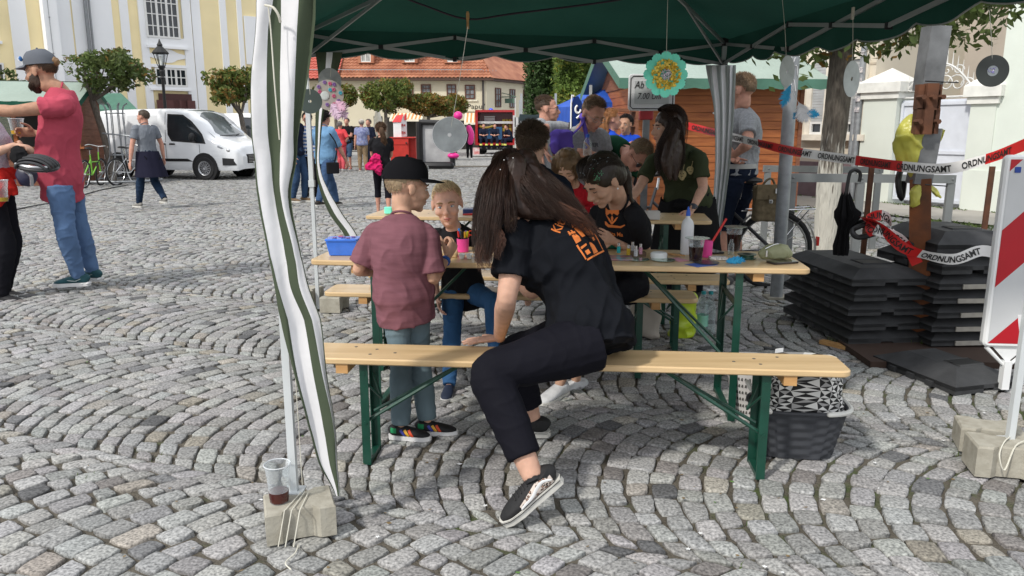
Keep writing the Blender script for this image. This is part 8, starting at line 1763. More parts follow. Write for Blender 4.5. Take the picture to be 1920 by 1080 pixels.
tape('loose end of barrier tape lying over the plates of the right stack',[(1618,412,5.0),(1650,425,4.8),(1690,462,4.72),(1735,478,4.7),(1790,486,4.68),(1840,470,4.66),(1885,480,4.6)],.068,(.9,.5,.2,.7,.0,-.3,.4),off=.1)
tape('crumpled barrier tape heaped on the left stack of base plates',[(1640,440,4.9),(1625,412,4.95),(1660,405,4.9),(1672,440,4.85),(1640,430,4.8),(1690,450,4.78),(1720,495,4.74)],.068,(.9,-.9,.3,1.4,-.4,.6,.2),off=.02,phase=.3)
# ---- black rubber base plates ----
def plate(lb,Fc,Rc,Lc,z,h,mt,group,bev=.10,rot=0.,jit=0.,recess=True,worn=None):
    u=Rc-Fc;v=Lc-Fc;L1=u.length;u=u.normalized();v=v-u*v.dot(u);L2=v.length;v=v.normalized();c=Fc+u*L1/2+v*L2/2;M0=Matrix.Rotation(rot,3,'Z');u,v=M0@u,M0@v;c=c+u*jit
    Q=lambda a,b,zz:c+u*(a*L1/2)+v*(b*L2/2)+V((0,0,z+zz))-V((0,0,c.z));t=thing('base_plate',lb,'base plate',Q(0,0,0),group);M=Matrix((u,v,V((0,0,1)))).transposed();m=MB();hs=h*.42
    for(a0,a1)in((-1,-.16),(.16,1)):m.add([Q(a,b,zz)for zz in(0,hs)for(a,b)in((a0,-1),(a1,-1),(a1,1),(a0,1))],[(0,3,2,1),(0,1,5,4),(1,2,6,5),(2,3,7,6),(3,0,4,7),(4,5,6,7)])
    k=1-bev/L1*2;k2=1-bev/L2*2;m.add([Q(a,b,hs*.5)for a,b in((-1,-1),(1,-1),(1,1),(-1,1))]+[Q(a,b,hs+.002)for a,b in((-1,-1),(1,-1),(1,1),(-1,1))]+[Q(a*k,b*k2,h)for a,b in((-1,-1),(1,-1),(1,1),(-1,1))],[(0,3,2,1)]+[(i,(i+1)%4,4+(i+1)%4,4+i)for i in range(4)]+[(4+i,4+(i+1)%4,8+(i+1)%4,8+i)for i in range(4)]+[(8,9,10,11)])
    for b in(-.45,.0,.45):m.box(Q(-1,b,hs*.4),(.03,.05,hs*.7),M=M)
    o=obj('plate',m,mt,t,smooth=False)
    if recess:m=MB();m.box(Q(.1,-.35,h),(L1*.34,L2*.16,.012),M=M);m2=obj('recess_patch',m,mat('recess_shade',(.006,.006,.006)),t,smooth=False);m=MB();[m.tube([Q(.1-.36,-.52,h),Q(.1+.36,-.52,h),Q(.1+.36,-.18,h),Q(.1-.36,-.18,h)],.009,n=4,closed=True,cap=False)];obj('recess_rim',m,mt,t)  # recess is a thin slab, its shade put into a blacker colour
    if worn:m=MB();m.box(Q(.28,-1.005,hs*.5),(L1*.68,.016,hs*.8),M=M);obj('worn_edge',m,worn,t,smooth=False)
    return t
NUM=('lowest','second lowest','middle','second highest','topmost');Fc,Rc,Lc=G(1590,648,.03),G(1735,644,.03),G(1522,583,.03)
for i in range(5):plate(NUM[i]+' black rubber base plate of the left stack under the umbrella',Fc,Rc,Lc,.03+i*.098,.10,RUBBER,'stacked black base plates',rot=R((0,1.5,-1,.8,-.6)[i]),jit=(0,.01,-.008,.004,-.005)[i],recess=i==4)
WORN=mat('worn_concrete_edge',(.34,.32,.28),rough=.95,scale=20,bump=.8,bscale=50);Fc,Rc,Lc=G(1745,655,.03),G(1890,652,.03),G(1722,603,.03)
for i in range(5):plate(NUM[i]+' worn base plate with pale broken edge in the right stack',Fc,Rc,Lc,.05+i*.092,.085,RUBBER,'stacked black base plates',rot=R((0,-1,2,-2,1)[i]),recess=False,worn=WORN)
plate('thick dark base plate lying upside down above the worn ones in the right stack',G(1742,652,.03),G(1880,650,.03),G(1715,600,.03),.51,.12,RUBBER,'stacked black base plates',rot=R(3),recess=False);tp=plate('uppermost thick base plate of the right stack with a chalk mark',G(1742,652,.03),G(1885,650,.03),G(1715,600,.03),.64,.13,RUBBER,'stacked black base plates',rot=R(-2),recess=True)
m=MB();c=tp.location+V((.12,-.13,.121));m.tube([c+V((.03*math.cos(a),.03*math.sin(a),0))for a in(.6,1.4,2.4,3.6,4.8,5.6)]+[c+V((.02,.0,0)),c+V((.07,-.03,0))],.003,n=4,sub=3);obj('chalk_mark',m,mat('chalk',(.4,.4,.36)),tp)
for a,c,lb in(((1505,598),(1550,600),'weathered wooden lath under the left stack, the farther one'),((1540,640),(1600,655),'pale wooden lath sticking out under the front of the left stack')):m=MB();bar(m,G(*a,.014),G(*c,.014),.025,.05);one('wooden_lath',m,WOODT2,lb,'lath',smooth=False)
m=MB();bar(m,G(1600,662,.02),G(1920,664,.02),.04,.5);one('timber_pallet',m,mat('dark_timber',(.05,.03,.022),rough=.95),'dark timber boards under both stacks of base plates','pallet',smooth=False)
m=MB();m.tube([P(1590,430,5.2),P(1620,415,5.1),P(1650,432,5.0),P(1610,445,4.95),P(1600,430,5.0),P(1640,420,4.98),P(1680,445,4.95),P(1710,460,4.95)],.018,n=8,sub=5);m.tube([P(1690,315,5.15),P(1684,340,5.1),P(1690,372,5.1),P(1695,340,5.12)],.02,n=8,sub=4);one('rubber_hose',m,BLACKP,'black rubber hose coiled on the left stack behind the tape','hose')
# foot plate of the beacon and the beacon sign
pl=plate('black rubber base plate on the ground carrying the striped warning board',G(1790,742,.0),G(1915,728,.0),G(1722,672,.0),.0,.105,RUBBER,'stacked black base plates',bev=.13)
def beacon():
    d=4.02;a=P(1838,648,d);w_=.29;h_=1.02;f=Fr((a.x,d,0),(1,-.10));z0=a.z;t=thing('warning_board','red and white diagonally striped warning board at the right edge','warning board',(a.x+.15,d,0));M=Matrix((f.x,V((0,0,1)),f.n)).transposed()
    m=MB();m.rbox(f.p(w_/2,z0+h_/2,0),(w_,h_,.05),.03,M=M,n=5);obj('frame',m,WHITEP,t,ang=30);fr=[(.022,.022),(w_-.022,.022),(w_-.022,h_-.022),(.022,h_-.022)]
    RW=[mat('reflective_red',(.40,.006,.015),rough=.4,var=.05),mat('reflective_white',(.52,.53,.54),rough=.4,var=.04)];m=MB();W2,H2=w_-.044,h_-.044;n=9
    def clip(y0,y1,s=1.05):   # stripes falling to the lower left
        pts=[];P4=[(0,y0),(W2,y0+W2*s),(W2,y1+W2*s),(0,y1)]
        def cl(P_,yb,keep):
            o=[]
            for i in range(len(P_)):
                p,q=P_[i],P_[(i+1)%len(P_)];ip,iq=keep(p[1]),keep(q[1])
                if ip:o.append(p)
                if ip!=iq:u=(yb-p[1])/(q[1]-p[1]);o.append((p[0]+(q[0]-p[0])*u,yb))
            return o
        P4=cl(P4,0,lambda y:y>=-1e-9);return cl(P4,H2,lambda y:y<=H2+1e-9)if P4 else[]
    sh=.305;y=-sh;i=0
    while y<H2:
        q=clip(y,y+sh)
        if len(q)>2:m.add([f.p(.022+x,z0+.022+zz,.027)for x,zz in q],[tuple(range(len(q)))],i%2)
        y+=sh;i+=1
    obj('stripes',m,RW,t,smooth=False);m=MB();m.tube([f.p(.03,z0-.005,0),f.p(w_*.5,z0-.12,0),f.p(w_-.03,z0-.005,0)],.012,n=8);m.prism([(.06,0),(w_-.06,0),(w_/2,-.09)],.006,M=M,o=f.p(0,z0,0));m.box(f.p(w_/2,z0-.16,0),(.04,.04,.16));obj('bracket',m,WHITEP,t,smooth=False)
    m=MB();m.rbox(f.p(.06,z0+h_-.075,.029),(.03,.03,.004),.004,M=M);obj('sticker',m,mat('blue_sticker',(.02,.06,.3)),t,smooth=False)
beacon()
m=MB();rows=[[P(x+4*math.sin(y*.03),y,3.05+.02*math.sin(x*.9))for x in(1912,1918,1924,1932)]for y in range(590,730,12)];m.grid(rows);obj('side_curtain',m,CW,tent,ang=None)
# ---- umbrella ----
def umbrella():
    d=5.12;t=thing('umbrella','folded black umbrella with crook handle standing on the left stack','umbrella',P(1573,480,d));m=MB();m.tube([P(1585,372,d),P(1592,330,d),P(1598,320,d),P(1606,319,d),P(1613,326,d),P(1611,341,d)],.012,n=8,sub=4);m.tube([P(1577,478,d),P(1586,368,d)],.007,n=6);obj('handle',m,BLACKP,t)
    m=MB();rows=[]
    for(y,r_,cx_)in((364,.02,1586),(368,.03,1586),(390,.05,1587),(402,.072,1589),(408,.068,1588),(425,.035,1583),(440,.034,1580),(462,.045,1577),(478,.04,1576)):
        c=P(cx_,y,d);rows.append([c+V((math.cos(k/32*6.283)*r_*(1+.28*math.cos(k/32*6.283*8)),math.sin(k/32*6.283)*r_*(1+.28*math.cos(k/32*6.283*8)),.015*math.cos(k/32*6.283*8)*(1 if y in(364,402)else 0)))for k in range(32)])
    m.grid(rows,wrap=True);obj('canopy',m,cloth('umbrella_black',(.010,.010,.011),rough=.7),t,ang=50)
umbrella()
# ---- notice board ----
def notice():
    d=6.75;f=Fr((P(1176,243,d).x,d,0),(1,.02));X_=lambda px:P(px,170,d).x-f.o.x;Z=lambda py:P(1220,py,d).z;t=thing('notice_board','white notice board with rounded black border and handwriting behind the paper flower','notice board',f.p(.2,0));M=Matrix((f.x,V((0,0,1)),f.n)).transposed();w_=X_(1266);h_=Z(139)-Z(208);c=f.p(w_/2,Z(173.5),0)
    m=MB();m.rbox(c,(w_,h_,.02),.03,M=M,n=6);obj('board',m,mat('board_white',(.62,.63,.64),rough=.4,scale=200),t,ang=30);m=MB();m.tube([c+M@V((sx*(w_/2-.018-.02*(1-abs(ex))),sy*(h_/2-.018-.02*(1-abs(ey))),.011))for sx,sy,ex,ey in((-1,-1,0,1),(1,-1,0,1),(1,-1,1,0),(1,1,1,0),(1,1,0,1),(-1,1,0,1),(-1,1,1,0),(-1,-1,1,0))],.0045,n=4,closed=True,cap=False);obj('border',m,BLACKP,t)
    m=MB();m.box(c+M@V((.02,.0,.012)),(w_*.74,h_*.62,.004),M=M@Matrix.Identity(3));m=MB();a,b_=w_*.37,h_*.31;m.add([c+M@V((x,y,.013))for x,y in((-a,-b_),(a,-b_),(a,b_),(-a,b_))],[(0,1,2,3)]);pn=obj('paper',m,mat('paper_grey',(.42,.44,.44),rough=.5),t,smooth=False)
    Ms=M@Matrix(((1,.22,0),(0,1,0),(0,0,1)))
    for tx,y,s in(('Ab 01.09.',.035,.085),('7.00 Uhr',-.055,.075)):obj('lettering',text_mesh(tx,s,Ms,c+M@V((-.02,y,.017)),0,font_sc=(.8,1)),BLACKP,pn,smooth=False)
    m=MB();m.box(f.p(X_(1215),Z(208)/2,-.03),(.055,.04,Z(208)));obj('post',m,STEEL,t,smooth=False);m=MB();m.rbox(f.p(X_(1215),Z(216),-.05),(.12,.09,.08),.02);obj('clamp',m,mat('red_clamp',(.45,.03,.04),rough=.4),t,smooth=False)
notice()
# ---- bicycle with satchel ----
xr=P(1447,470,6.9).x;SATC=cloth('khaki_canvas',(.17,.135,.085),scale=30,var=.25)
bicycle('silver bicycle with sprung black saddle and khaki satchel behind the craft table',(xr-.52,6.9,0),math.pi,mat('dark_frame',(.03,.03,.035)),-.04,rack=True)
t=thing('satchel','khaki canvas satchel with flap and buckle hanging on the bicycle carrier','satchel',P(1436,415,6.7));a,c=P(1411,414,6.7),P(1461,348,6.7);m=MB();m.rbox((a+c)/2,(c.x-a.x,.14,c.z-a.z),.03);o=obj('bag',remesh(m,.009,2,fold=.006,fs=12),SATC,t);m=MB();m.rbox(V(((a.x+c.x)/2,6.62,c.z-.05)),(c.x-a.x+.01,.012,.13),.01);obj('flap',m,SATC,t,smooth=False)
m=MB();m.box(((a.x+c.x)/2+.01,6.61,c.z-.11),(.025,.008,.07));m.tube([V((a.x+.06,6.68,c.z)),V((a.x+.09,6.66,c.z+.05)),V((c.x-.08,6.66,c.z+.06)),V((c.x-.04,6.68,c.z))],.010,n=6,sub=3);obj('strap',m,SATC,t);m=MB();m.rbox(((a.x+c.x)/2+.01,6.60,c.z-.13),(.035,.008,.03),.008);obj('buckle',m,CHROME,t);m=MB();m.bbox((c.x-.06,6.60,c.z-.06),(c.x+.0,6.613,c.z-.02));obj('label',m,WHITEP,t,smooth=False)
bicycle('dark bicycle half hidden behind the olive tee woman and the notice board post',(P(1205,300,7.9).x,7.9,0),R(195),mat('dark_frame',(0,0,0)),.05)
# ---- bags and baskets on the ground ----
m=MB();c=G(1214,640,.0);m.rbox(c+V((0,.10,.14)),(.20,.14,.26),.05);m.tube([c+V((-.07,.1,.2)),c+V((.03,.1,.34)),c+V((.09,.1,.30))],.04,n=8,sub=3,cap='round');one('tote_bag',remesh(m,.008,3,fold=.03,fs=6,seed=5),cloth('beige_canvas',(.42,.38,.33)),'limp beige canvas bag on the paving below the rear bench','bag')
m=MB();c=G(1285,640,.0);m.rbox(c+V((0,.12,.15)),(.17,.12,.30),.05);one('carrier_bag',remesh(m,.008,3,fold=.03,fs=7,seed=8),mat('lime_plastic',(.42,.55,.03),rough=.3,bump=.4,bscale=15),'lime green plastic carrier bag beside the beige one','bag')
CP=mat('clear_plastic',(.75,.82,.85),rough=.08,alpha=.42)
for i,(px,lb)in enumerate(((1322,'clear water bottle with green label next to the lime bag'),(1336,'clear empty water bottle, right one behind the table leg'))):
    b=G(px,633,0)+V((0,.1,0));t=thing('water_bottle',lb,'bottle',b,'water bottles under the table');m=MB();m.lathe(b,[(.001,0),(.036,0),(.040,.02),(.038,.20),(.016,.26),(.014,.29)],n=16);obj('bottle',m,CP,t);m=MB();m.lathe(b,[(.016,.285),(.016,.305),(.001,.306)],n=12);obj('cap',m,mat('teal_cap',(.02,.25,.28)),t)
    if i==0:m=MB();m.lathe(b,[(.041,.06),(.041,.14)],n=16);obj('label',m,mat('green_label',(.25,.55,.42),rough=.4),t)
def baskets():
    c=G(1508,868,0)+V((.0,.13,0));t=thing('shopping_basket','dark grey woven plastic basket with white handles and geometric black and white liner','basket',c);W1,W2_,D1_,D2,H_=.152,.200,.105,.135,.215;DG=mat('basket_grey',(.035,.038,.045),rough=.6,var=.15);rz=Matrix.Rotation(R(-6),3,'Z')
    def ringp(z,w_,d_,n=44,r=3.2):return[c+rz@V((w_*math.copysign(abs(math.cos(a))**(2/r),math.cos(a)),d_*math.copysign(abs(math.sin(a))**(2/r),math.sin(a)),z))for a in[2*math.pi*k/n for k in range(n)]]
    m=MB();N=21;rows=[]
    for i in range(N+1):q=i/N;rows.append(ringp(.006+H_*q,W1+(W2_-W1)*q,D1_+(D2-D1_)*q,88))
    rows=[[p+(p-c-V((0,0,p.z))).normalized()*(.0042*(1 if((k//4+(i//2)%2*0)+(i//2))%2 else-.6))for k,p in enumerate(r_)]for i,r_ in enumerate(rows)]
    m.grid(rows,wrap=True);m.add(rows[0],[tuple(range(88))]);obj('basket_body',m,DG,t,ang=35)
    m=MB();m.tube(ringp(H_+.008,W2_+.004,D2+.004,44),.009,n=8,closed=True,cap=False);obj('rim',m,DG,t);WH=mat('handle_white',(.66,.66,.62),rough=.45)
    m=MB();rr=ringp(H_+.012,W2_+.012,D2+.012,44);m.tube([rr[k%44]for k in range(35,46)],.011,n=8,cap='round',sub=2);obj('handle',m,WH,t)
    m=MB();m.tube([rr[29],rr[27]+V((-.03,-.01,.07)),rr[26]+V((-.05,0,.12))],.011,n=8,cap='round',sub=2);obj('handle',m,WH,t)
    # liner bag with triangles
    rs=random.Random(9);K=22;L_=8;m=MB();BW=[mat('liner_black',(.012,.012,.012),rough=.8),mat('liner_white',(.62,.62,.60),rough=.8),mat('liner_grey',(.30,.30,.295),rough=.8)];g=[]
    for i in range(L_+1):
        q=i/L_;rr=ringp(H_+.0+.205*q,(W2_-.012)*(1-.10*q),(D2-.010)*(1-.12*q),K);g.append([p+V((rs.uniform(-.010,.010),rs.uniform(-.008,.008),rs.uniform(-.008,.008)if i else 0))for p in rr])
    for i in range(L_):
        for k in range(K):
            j=(k+1)%K;a,b,cc,dd=g[i][k],g[i][j],g[i+1][j],g[i+1][k];ce=(a+b+cc+dd)/4+V((rs.uniform(-.004,.004),0,rs.uniform(-.004,.004)));base=len(m.v)
            m.v+=[tuple(x)for x in(a,b,cc,dd,ce)];par=(i+k)%2
            for n_,(x,y)in enumerate(((0,1),(1,2),(2,3),(3,0))):m.f.append((base+x,base+y,base+4));m.m.append((0 if(n_+par)%2 else rs.choice((1,1,2))))
    ce=c+V((0,0,H_+.22));top=g[-1];bi=len(m.v);m.v+=[tuple(x)for x in top]+[tuple(ce)];
    for k in range(K):m.f.append((bi+k,bi+(k+1)%K,bi+K));m.m.append(k%3)
    obj('liner',m,BW,t,smooth=False)
    # white laundry basket behind
    c2=G(1446,800,0)+V((-.02,.16,0));t=thing('laundry_basket','white perforated laundry basket standing behind the grey basket','basket',c2);m=MB();c=c2;WL=mat('laundry_white',(.60,.58,.56),rough=.5)
    rows=[ringp(.0+.28*q,.115+.05*q,.09+.04*q,44)for q in[i/8 for i in range(9)]];rows+=[[p+(p-c-V((0,0,p.z))).normalized()*.02 for p in rows[-1]]];m.grid(rows,wrap=True);m.add(rows[0],[tuple(range(44))]);o=obj('basket_body',m,WL,t);m=MB()
    for i in range(1,7):
        for k in range(44):
            a=V(rows[i][k]);n_=(a-c-V((0,0,a.z))).normalized();s_=n_.cross(V((0,0,1)));m.add([a+n_*.002-s_*.005,a+n_*.002+s_*.005,a+n_*.003+s_*.005+V((0,0,.015)),a+n_*.003-s_*.005+V((0,0,.015))],[(0,1,2,3)])
    obj('hole',m,mat('hole_dark',(.08,.075,.07)),o,smooth=False)
    m=MB();m.rbox(c+V((.09,.0,.30)),(.05,.004,.09),.002,rz=.4);one('paper_carton',m,WHITEP,'white folded carton sticking out of the laundry basket','carton',smooth=False)
baskets()
cup('clear plastic cup with a rest of dark cola standing on the notched concrete block',V((G(524,940,.126).x,G(524,940,.126).y,.126)),.14,.043,.30,(.06,.012,.01))
m=MB()
for(x,y)in((1640,872),(910,953),(1290,1035),(1313,1005),(708,1012),(1845,778),(1768,830)):
    q=G(x,y)+V((0,0,.012));n=10;a0=x;m.add([q+V((math.cos(a0+k*.628)*(.011 if k%2 else .005),math.sin(a0+k*.628)*(.011 if k%2 else .005),0))for k in range(n)],[tuple(range(n))])
rs=random.Random(21)
for _ in range(150):
    y=rs.uniform(2.1,6);q=V((rs.uniform(-.6,.62)*y,y,.008));a=rs.uniform(0,6.28);s_=rs.uniform(.003,.008);m.add([q+V((math.cos(a+k*1.57)*s_*(1+.8*(k%2)),math.sin(a+k*1.57)*s_,.001*k))for k in range(4)],[(0,1,2,3)],rs.choice((0,1,1,1,2)))
obj('confetti',m,[WHITEP,mat('dry_leaf',(.16,.11,.05)),mat('green_bit',(.10,.2,.05))],kind='stuff',smooth=False,label='white paper stars and scraps scattered on the paving',cat='confetti')
# ---- things on the tables ----
T=lambda px,py,z=.7712:G(px,py,z)
def item(name,cat,lb,mt,f,px,py,z=.7712,**k):m=MB();f(m,T(px,py,z));return one(name,m,mt,lb,cat,**k)
def blue_box():
    c=T(641,480)+V((0,.05,0));t=thing('plastic_box','translucent blue plastic box with purple flowers on its lid','box',c);m=MB();hw,hd,h=.078,.055,.075
    m.add([c+V((sx*hw*k,sy*hd*k,z))for z,k in((.002,.82),(h,1.))for sx,sy in((-1,-1),(1,-1),(1,1),(-1,1))],[(0,3,2,1)]+[(i,(i+1)%4,4+(i+1)%4,4+i)for i in range(4)]);BB=mat('blue_plastic',(.05,.20,.80),rough=.25,alpha=.88,var=.1,scale=20);obj('tub',m,BB,t,smooth=False);m=MB();m.rbox(c+V((0,0,h+.006)),(hw*2.16,hd*2.2,.012),.015);lid=obj('lid',m,BB,t,smooth=False)
    for(dx,dy,cc)in((-.04,-.02,'v'),(.0,.0,'v'),(.03,-.03,'v'),(.05,.01,'v'),(-.02,.03,'p')):m=MB();flower(m,c+V((dx,dy,h+.013)),Matrix.Identity(3),.013);obj('paper_flower',m,{'p':mat('pink_felt',(0,0,0)),'v':mat('violet_felt',(0,0,0))}[cc],lid)
blue_box()
PINKP=mat('pink_plastic',(.70,.06,.28),rough=.35)
def pen_cup():
    b=T(868,472);t=thing('pen_cup','pink cup full of felt pens and scissors beside the mauve tee boy','cup',b);m=MB();m.lathe(b,[(.001,.001),(.030,.001),(.032,.070),(.029,.070),(.027,.01)],n=24);obj('cup',m,PINKP,t);rs=random.Random(4)
    for k,c in enumerate(((.6,.6,.02),(.14,.04,.35),(.7,.4,.02),(.02,.2,.6),(.55,.02,.02),(.02,.02,.02),(.6,.3,.02))):
        a=k*.9;q=b+V((math.cos(a)*.016,math.sin(a)*.016,.03));e=q+V((math.cos(a)*.015+rs.uniform(-.01,.01),math.sin(a)*.01,rs.uniform(.075,.095)));m=MB();m.tube([q,e],.0052,n=8);p_=obj('felt_pen',m,BLACKP,t);m=MB();m.tube([q.lerp(e,.62),e+(e-q).normalized()*.002],.0060,n=8);obj('pen_cap',m,mat('pen_%d'%k,c,rough=.4),p_)
    m=MB();c=b+V((.045,0,.10))
    for s in(0,1):m.tube([c+V((math.cos(a*.7)*.016+s*.03,0,math.sin(a*.7)*.012))for a in range(9)],.0035,n=6,closed=True,cap=False)
    m.tube([c+V((-.01,0,-.01)),c+V((-.04,0,-.06))],.004,n=6);obj('scissors',m,mat('red_handle',(.6,.05,.02),rough=.4),t)
pen_cup()
b=T(820,478);t=thing('jar','small clear jar with white lid beside the boy in the mauve tee','jar',b);m=MB();m.lathe(b,[(.001,0),(.014,0),(.014,.052)],n=16);obj('glass',m,CP,t);m=MB();m.lathe(b,[(.016,.05),(.016,.064),(.001,.065)],n=16);obj('lid',m,WHITEP,t)
item('wooden_tray','tray','small wooden tray between the two boys',WOODT,lambda m,c:m.rbox(c+V((0,.03,.012)),(.12,.09,.024),.008),835,482)
def egg(m,c):
    for i in range(3):
        for j in range(2):m.lathe(c+V((i*.036,j*.034,0)),[(.001,.001),(.010,.002),(.015,.022),(.0175,.023),(.0175,.021)],n=14)
item('paint_palette','paint palette','white plastic palette of six little bowls at the front edge of the table',WHITEP,egg,866,486)
item('craft_box','box','clear box of beads behind the white paint palette',mat('bead_mix',(.35,.3,.28),scale=160,col2=(.6,.55,.5)),lambda m,c:m.rbox(c+V((0,.02,.01)),(.09,.06,.02),.008),905,465)
item('picture_bag','plastic bag','flat clear bag with colourful paper lying at the right of the seated woman',mat('colour_mix',(.45,.12,.10),scale=14,col2=(.12,.28,.35),rough=.2,var=.6),lambda m,c:m.rbox(c+V((0,.05,.004)),(.15,.13,.008),.01,rz=-.12),1160,488)
item('tray','tray','green tray with craft beads in front of the fox shirt girl',mat('green_tray',(.01,.18,.10),rough=.5),lambda m,c:m.rbox(c+V((0,.02,.008)),(.16,.07,.018),.01),1150,465);item('small_box','box','brown open box holding the little glitter bottles',mat('brown_card',(.10,.06,.035)),lambda m,c:m.rbox(c+V((0,.02,.010)),(.09,.05,.024),.004),1195,481)
for i,(px,py,c,nm)in enumerate(((1160,474,(.02,.35,.36),'turquoise'),(1178,478,(.45,.30,.02),'gold'),(1186,472,(.35,.35,.36),'grey'),(1192,480,(.45,.45,.47),'silver'),(1201,476,(.45,.22,.30),'rose'))):
    b=T(px,py,.785);t=thing('glitter_bottle','little %s glitter bottle with silver cap'%nm,'bottle',b,'little glitter bottles');m=MB();m.lathe(b,[(.001,0),(.010,0),(.010,.032),(.006,.035)],n=14);obj('bottle',m,mat('glitter_'+nm,c,rough=.3,metal=.3,var=.5,scale=300),t);m=MB();m.lathe(b,[(.0075,.034),(.0075,.052),(.001,.0525)],n=12);obj('cap',m,CHROME,t)
item('tape_roll','roll','round white roll lying in the middle of the table',WHITEP,lambda m,c:m.lathe(c,[(.001,.002),(.040,.002),(.042,.008),(.042,.024),(.036,.03),(.001,.031)],n=32),1235,484)
GLB=mat('glue_bottle_white',(.62,.64,.66),rough=.35)
def glue():
    b=T(1287,476);t=thing('glue_bottle','tall white glue bottle with blue nozzle','bottle',b);m=MB();m.lathe(b,[(.001,0),(.031,0),(.032,.004),(.032,.150),(.026,.172),(.011,.190),(.011,.2)],n=28);obj('bottle',m,GLB,t);m=MB();m.lathe(b,[(.012,.198),(.011,.215),(.0035,.245),(.001,.246)],n=14);obj('nozzle',m,mat('blue_cap',(0,0,0)),t);m=MB();q=b+V((.016,-.0325,.075));m.box(q,(.018,.003,.03));obj('label',m,mat('grey_label',(.3,.3,.3)),t,smooth=False)
glue()
DISCL=mat('silver_disc',(.45,.50,.42),rough=.15,metal=.7,var=.4,scale=3,col2=(.25,.40,.32))
cup('cup of dark cola covered with a shiny disc in front of the pink cup',T(1304,490),.112,.040,.66,(.018,.006,.006),lid=DISCL);cup('farther cup of dark cola covered with a shiny disc',T(1375,470),.125,.042,.72,(.018,.006,.006),lid=DISCL)
b=T(1324,482);t=thing('pencil_cup','bright pink cup with a long red pencil leaning out','cup',b);m=MB();m.lathe(b,[(.001,.001),(.028,.001),(.031,.085),(.028,.085)],n=24);obj('cup',m,PINKP,t);m=MB();m.tube([b+V((0,0,.03)),P(1362,410,b.y+.02)],.0058,n=7);obj('pencil',m,mat('red_pencil',(.5,.02,.015),rough=.4),t)
def cdm(m,c,a=0):m.lathe(c+V((0,.0,.003)),[(.0075,0),(.060,0),(.060,.0015),(.0075,.0015),(.0075,0)],n=36)
for px,py,lb,mt in((1243,488,'shiny decorated disc lying beside the pink card',DISCL),(1195,487,'greenish disc lying under the clear bag',DISCL),(1325,493,'dark disc with glitter lying on blue paper at the table edge',CDB)):item('craft_disc','disc',lb,mt,cdm,px,py)
item('blue_paper','paper','sheet of blue paper under the dark disc',mat('blue_paper',(.06,.12,.42)),lambda m,c:m.box(c,(.13,.09,.0012),rz=.5),1315,496);item('pink_card','card','pink card lying in front of the cola cup',mat('pink_card',(.62,.28,.36)),lambda m,c:m.box(c+V((0,0,.001)),(.06,.10,.002),rz=.35),1272,487)
def pens(m,c):m.tube([c+V((-.04,.06,.006)),c+V((.02,-.03,.006))],.004,n=8);m.tube([c+V((-.02,.05,.006)),c+V((.045,-.03,.006))],.004,n=8)
item('paint_brushes','brushes','two thin brushes lying between the white roll and the glue bottle',WOODT2,pens,1265,480)
b=T(1370,478)+V((0,.0,0));m=MB();m.lathe(b,[(.001,0),(.015,0),(.015,.055),(.008,.065),(.008,.08),(.001,.081)],n=16);one('small_bottle',m,CP,'small clear bottle with pale cap in front of the farther cola cup','bottle')
item('blister_pack','package','clear plastic package of beads between cola cup and green ribbon reel',mat('clear_package',(.6,.58,.55),rough=.2,scale=120,var=.5),lambda m,c:m.rbox(c+V((0,.02,.008)),(.085,.05,.016),.006),1348,488)
def reel(m,c):m.lathe(c,[(.001,.002),(.046,.002),(.046,.005),(.036,.006),(.036,.020),(.046,.021),(.046,.024),(.020,.024)],n=36)
item('ribbon_reel','reel','dark green ribbon reel beside the blue feathers',mat('dark_green_reel',(.006,.05,.03),rough=.3,coat=.3),reel,1400,485)
m=MB();rs=random.Random(8);q=T(1380,494)
for k in range(4):feather(m,q+V((-.045,.0,.006+k*.003)),q+V((.03+.02*rs.random(),-.02+.03*rs.random(),.012+k*.004)),.016,rs,22)
one('feathers',m,mat('blue_feather',(0,0,0)),'bright blue feathers lying at the table edge','feathers',smooth=False)
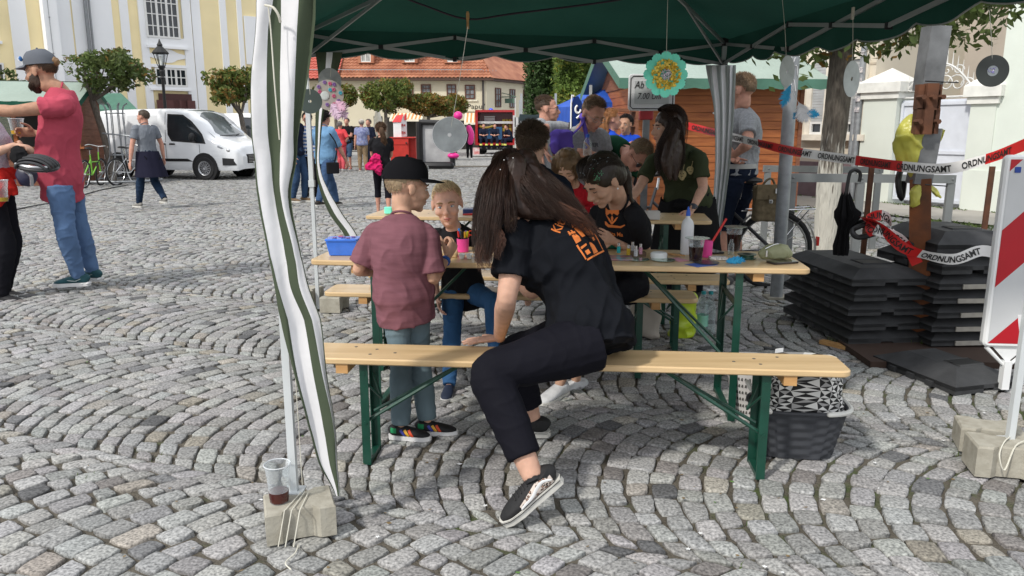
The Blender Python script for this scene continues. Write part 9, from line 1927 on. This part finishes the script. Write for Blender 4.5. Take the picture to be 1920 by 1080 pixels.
def pouch():
    c=T(1458,490)+V((0,.03,0));t=thing('pouch','pale olive zip pouch at the right end of the table','pouch',c);m=MB();m.tube([c+V((-.065,.0,.028)),c+V((-.03,0,.040)),c+V((.03,0,.040)),c+V((.068,.01,.026))],[.020,.034,.036,.018],[.026,.038,.042,.024],n=16,sub=4,cap='round',side=(0,1,0));obj('pouch_body',remesh(m,.005,2,fold=.006,fs=16),mat('olive_leatherette',(.27,.28,.16),rough=.5,bump=.3,bscale=80),t);m=MB();m.tube([c+V((-.065,-.03,.062)),c+V((0,-.01,.083)),c+V((.06,.0,.062))],.003,n=6,sub=4);m.box(c+V((-.06,-.04,.04)),(.008,.004,.03));obj('zip',m,CHROME,t)
pouch()
item('smartphone','phone','dark smartphone lying at the right corner of the table',mat('phone_black',(.012,.010,.012),rough=.12,coat=.5),lambda m,c:m.rbox(c+V((0,0,.005)),(.145,.072,.010),.012,rz=.35),1467,493);item('smartphone','phone','black phone lying behind the pink cup',mat('phone_black',(0,0,0)),lambda m,c:m.rbox(c+V((0,0,.005)),(.07,.14,.010),.012,rz=.3),1335,473)
item('long_tray','tray','long dark blue tray with beads on the rear table',mat('navy_tray',(.01,.03,.14),rough=.4),lambda m,c:m.rbox(c+V((.12,.05,.02)),(.34,.12,.04),.01),880,402);item('felt_pens','pens','red felt pens lying before the long blue tray',mat('red_pencil',(0,0,0)),lambda m,c:m.tube([c,c+V((.12,-.01,.01))],.009,n=8),868,403)
item('food_box','box','clear lidded box beside the girl on the rear table',mat('clear_box',(.6,.58,.56),rough=.2,alpha=.75),lambda m,c:m.rbox(c+V((0,.03,.035)),(.10,.09,.06),.01),1224,413);item('white_cup','cup','white paint pot in front of the small child in red',WHITEP,lambda m,c:m.lathe(c,[(.001,0),(.03,0),(.036,.07),(.033,.07)],n=18),1116,408)
item('napkin','napkin','turquoise cap lying on the rear table behind the boy with the cap',mat('turquoise_card',(0,0,0)),lambda m,c:m.rbox(c+V((0,.02,.03)),(.06,.05,.05),.01),728,402)
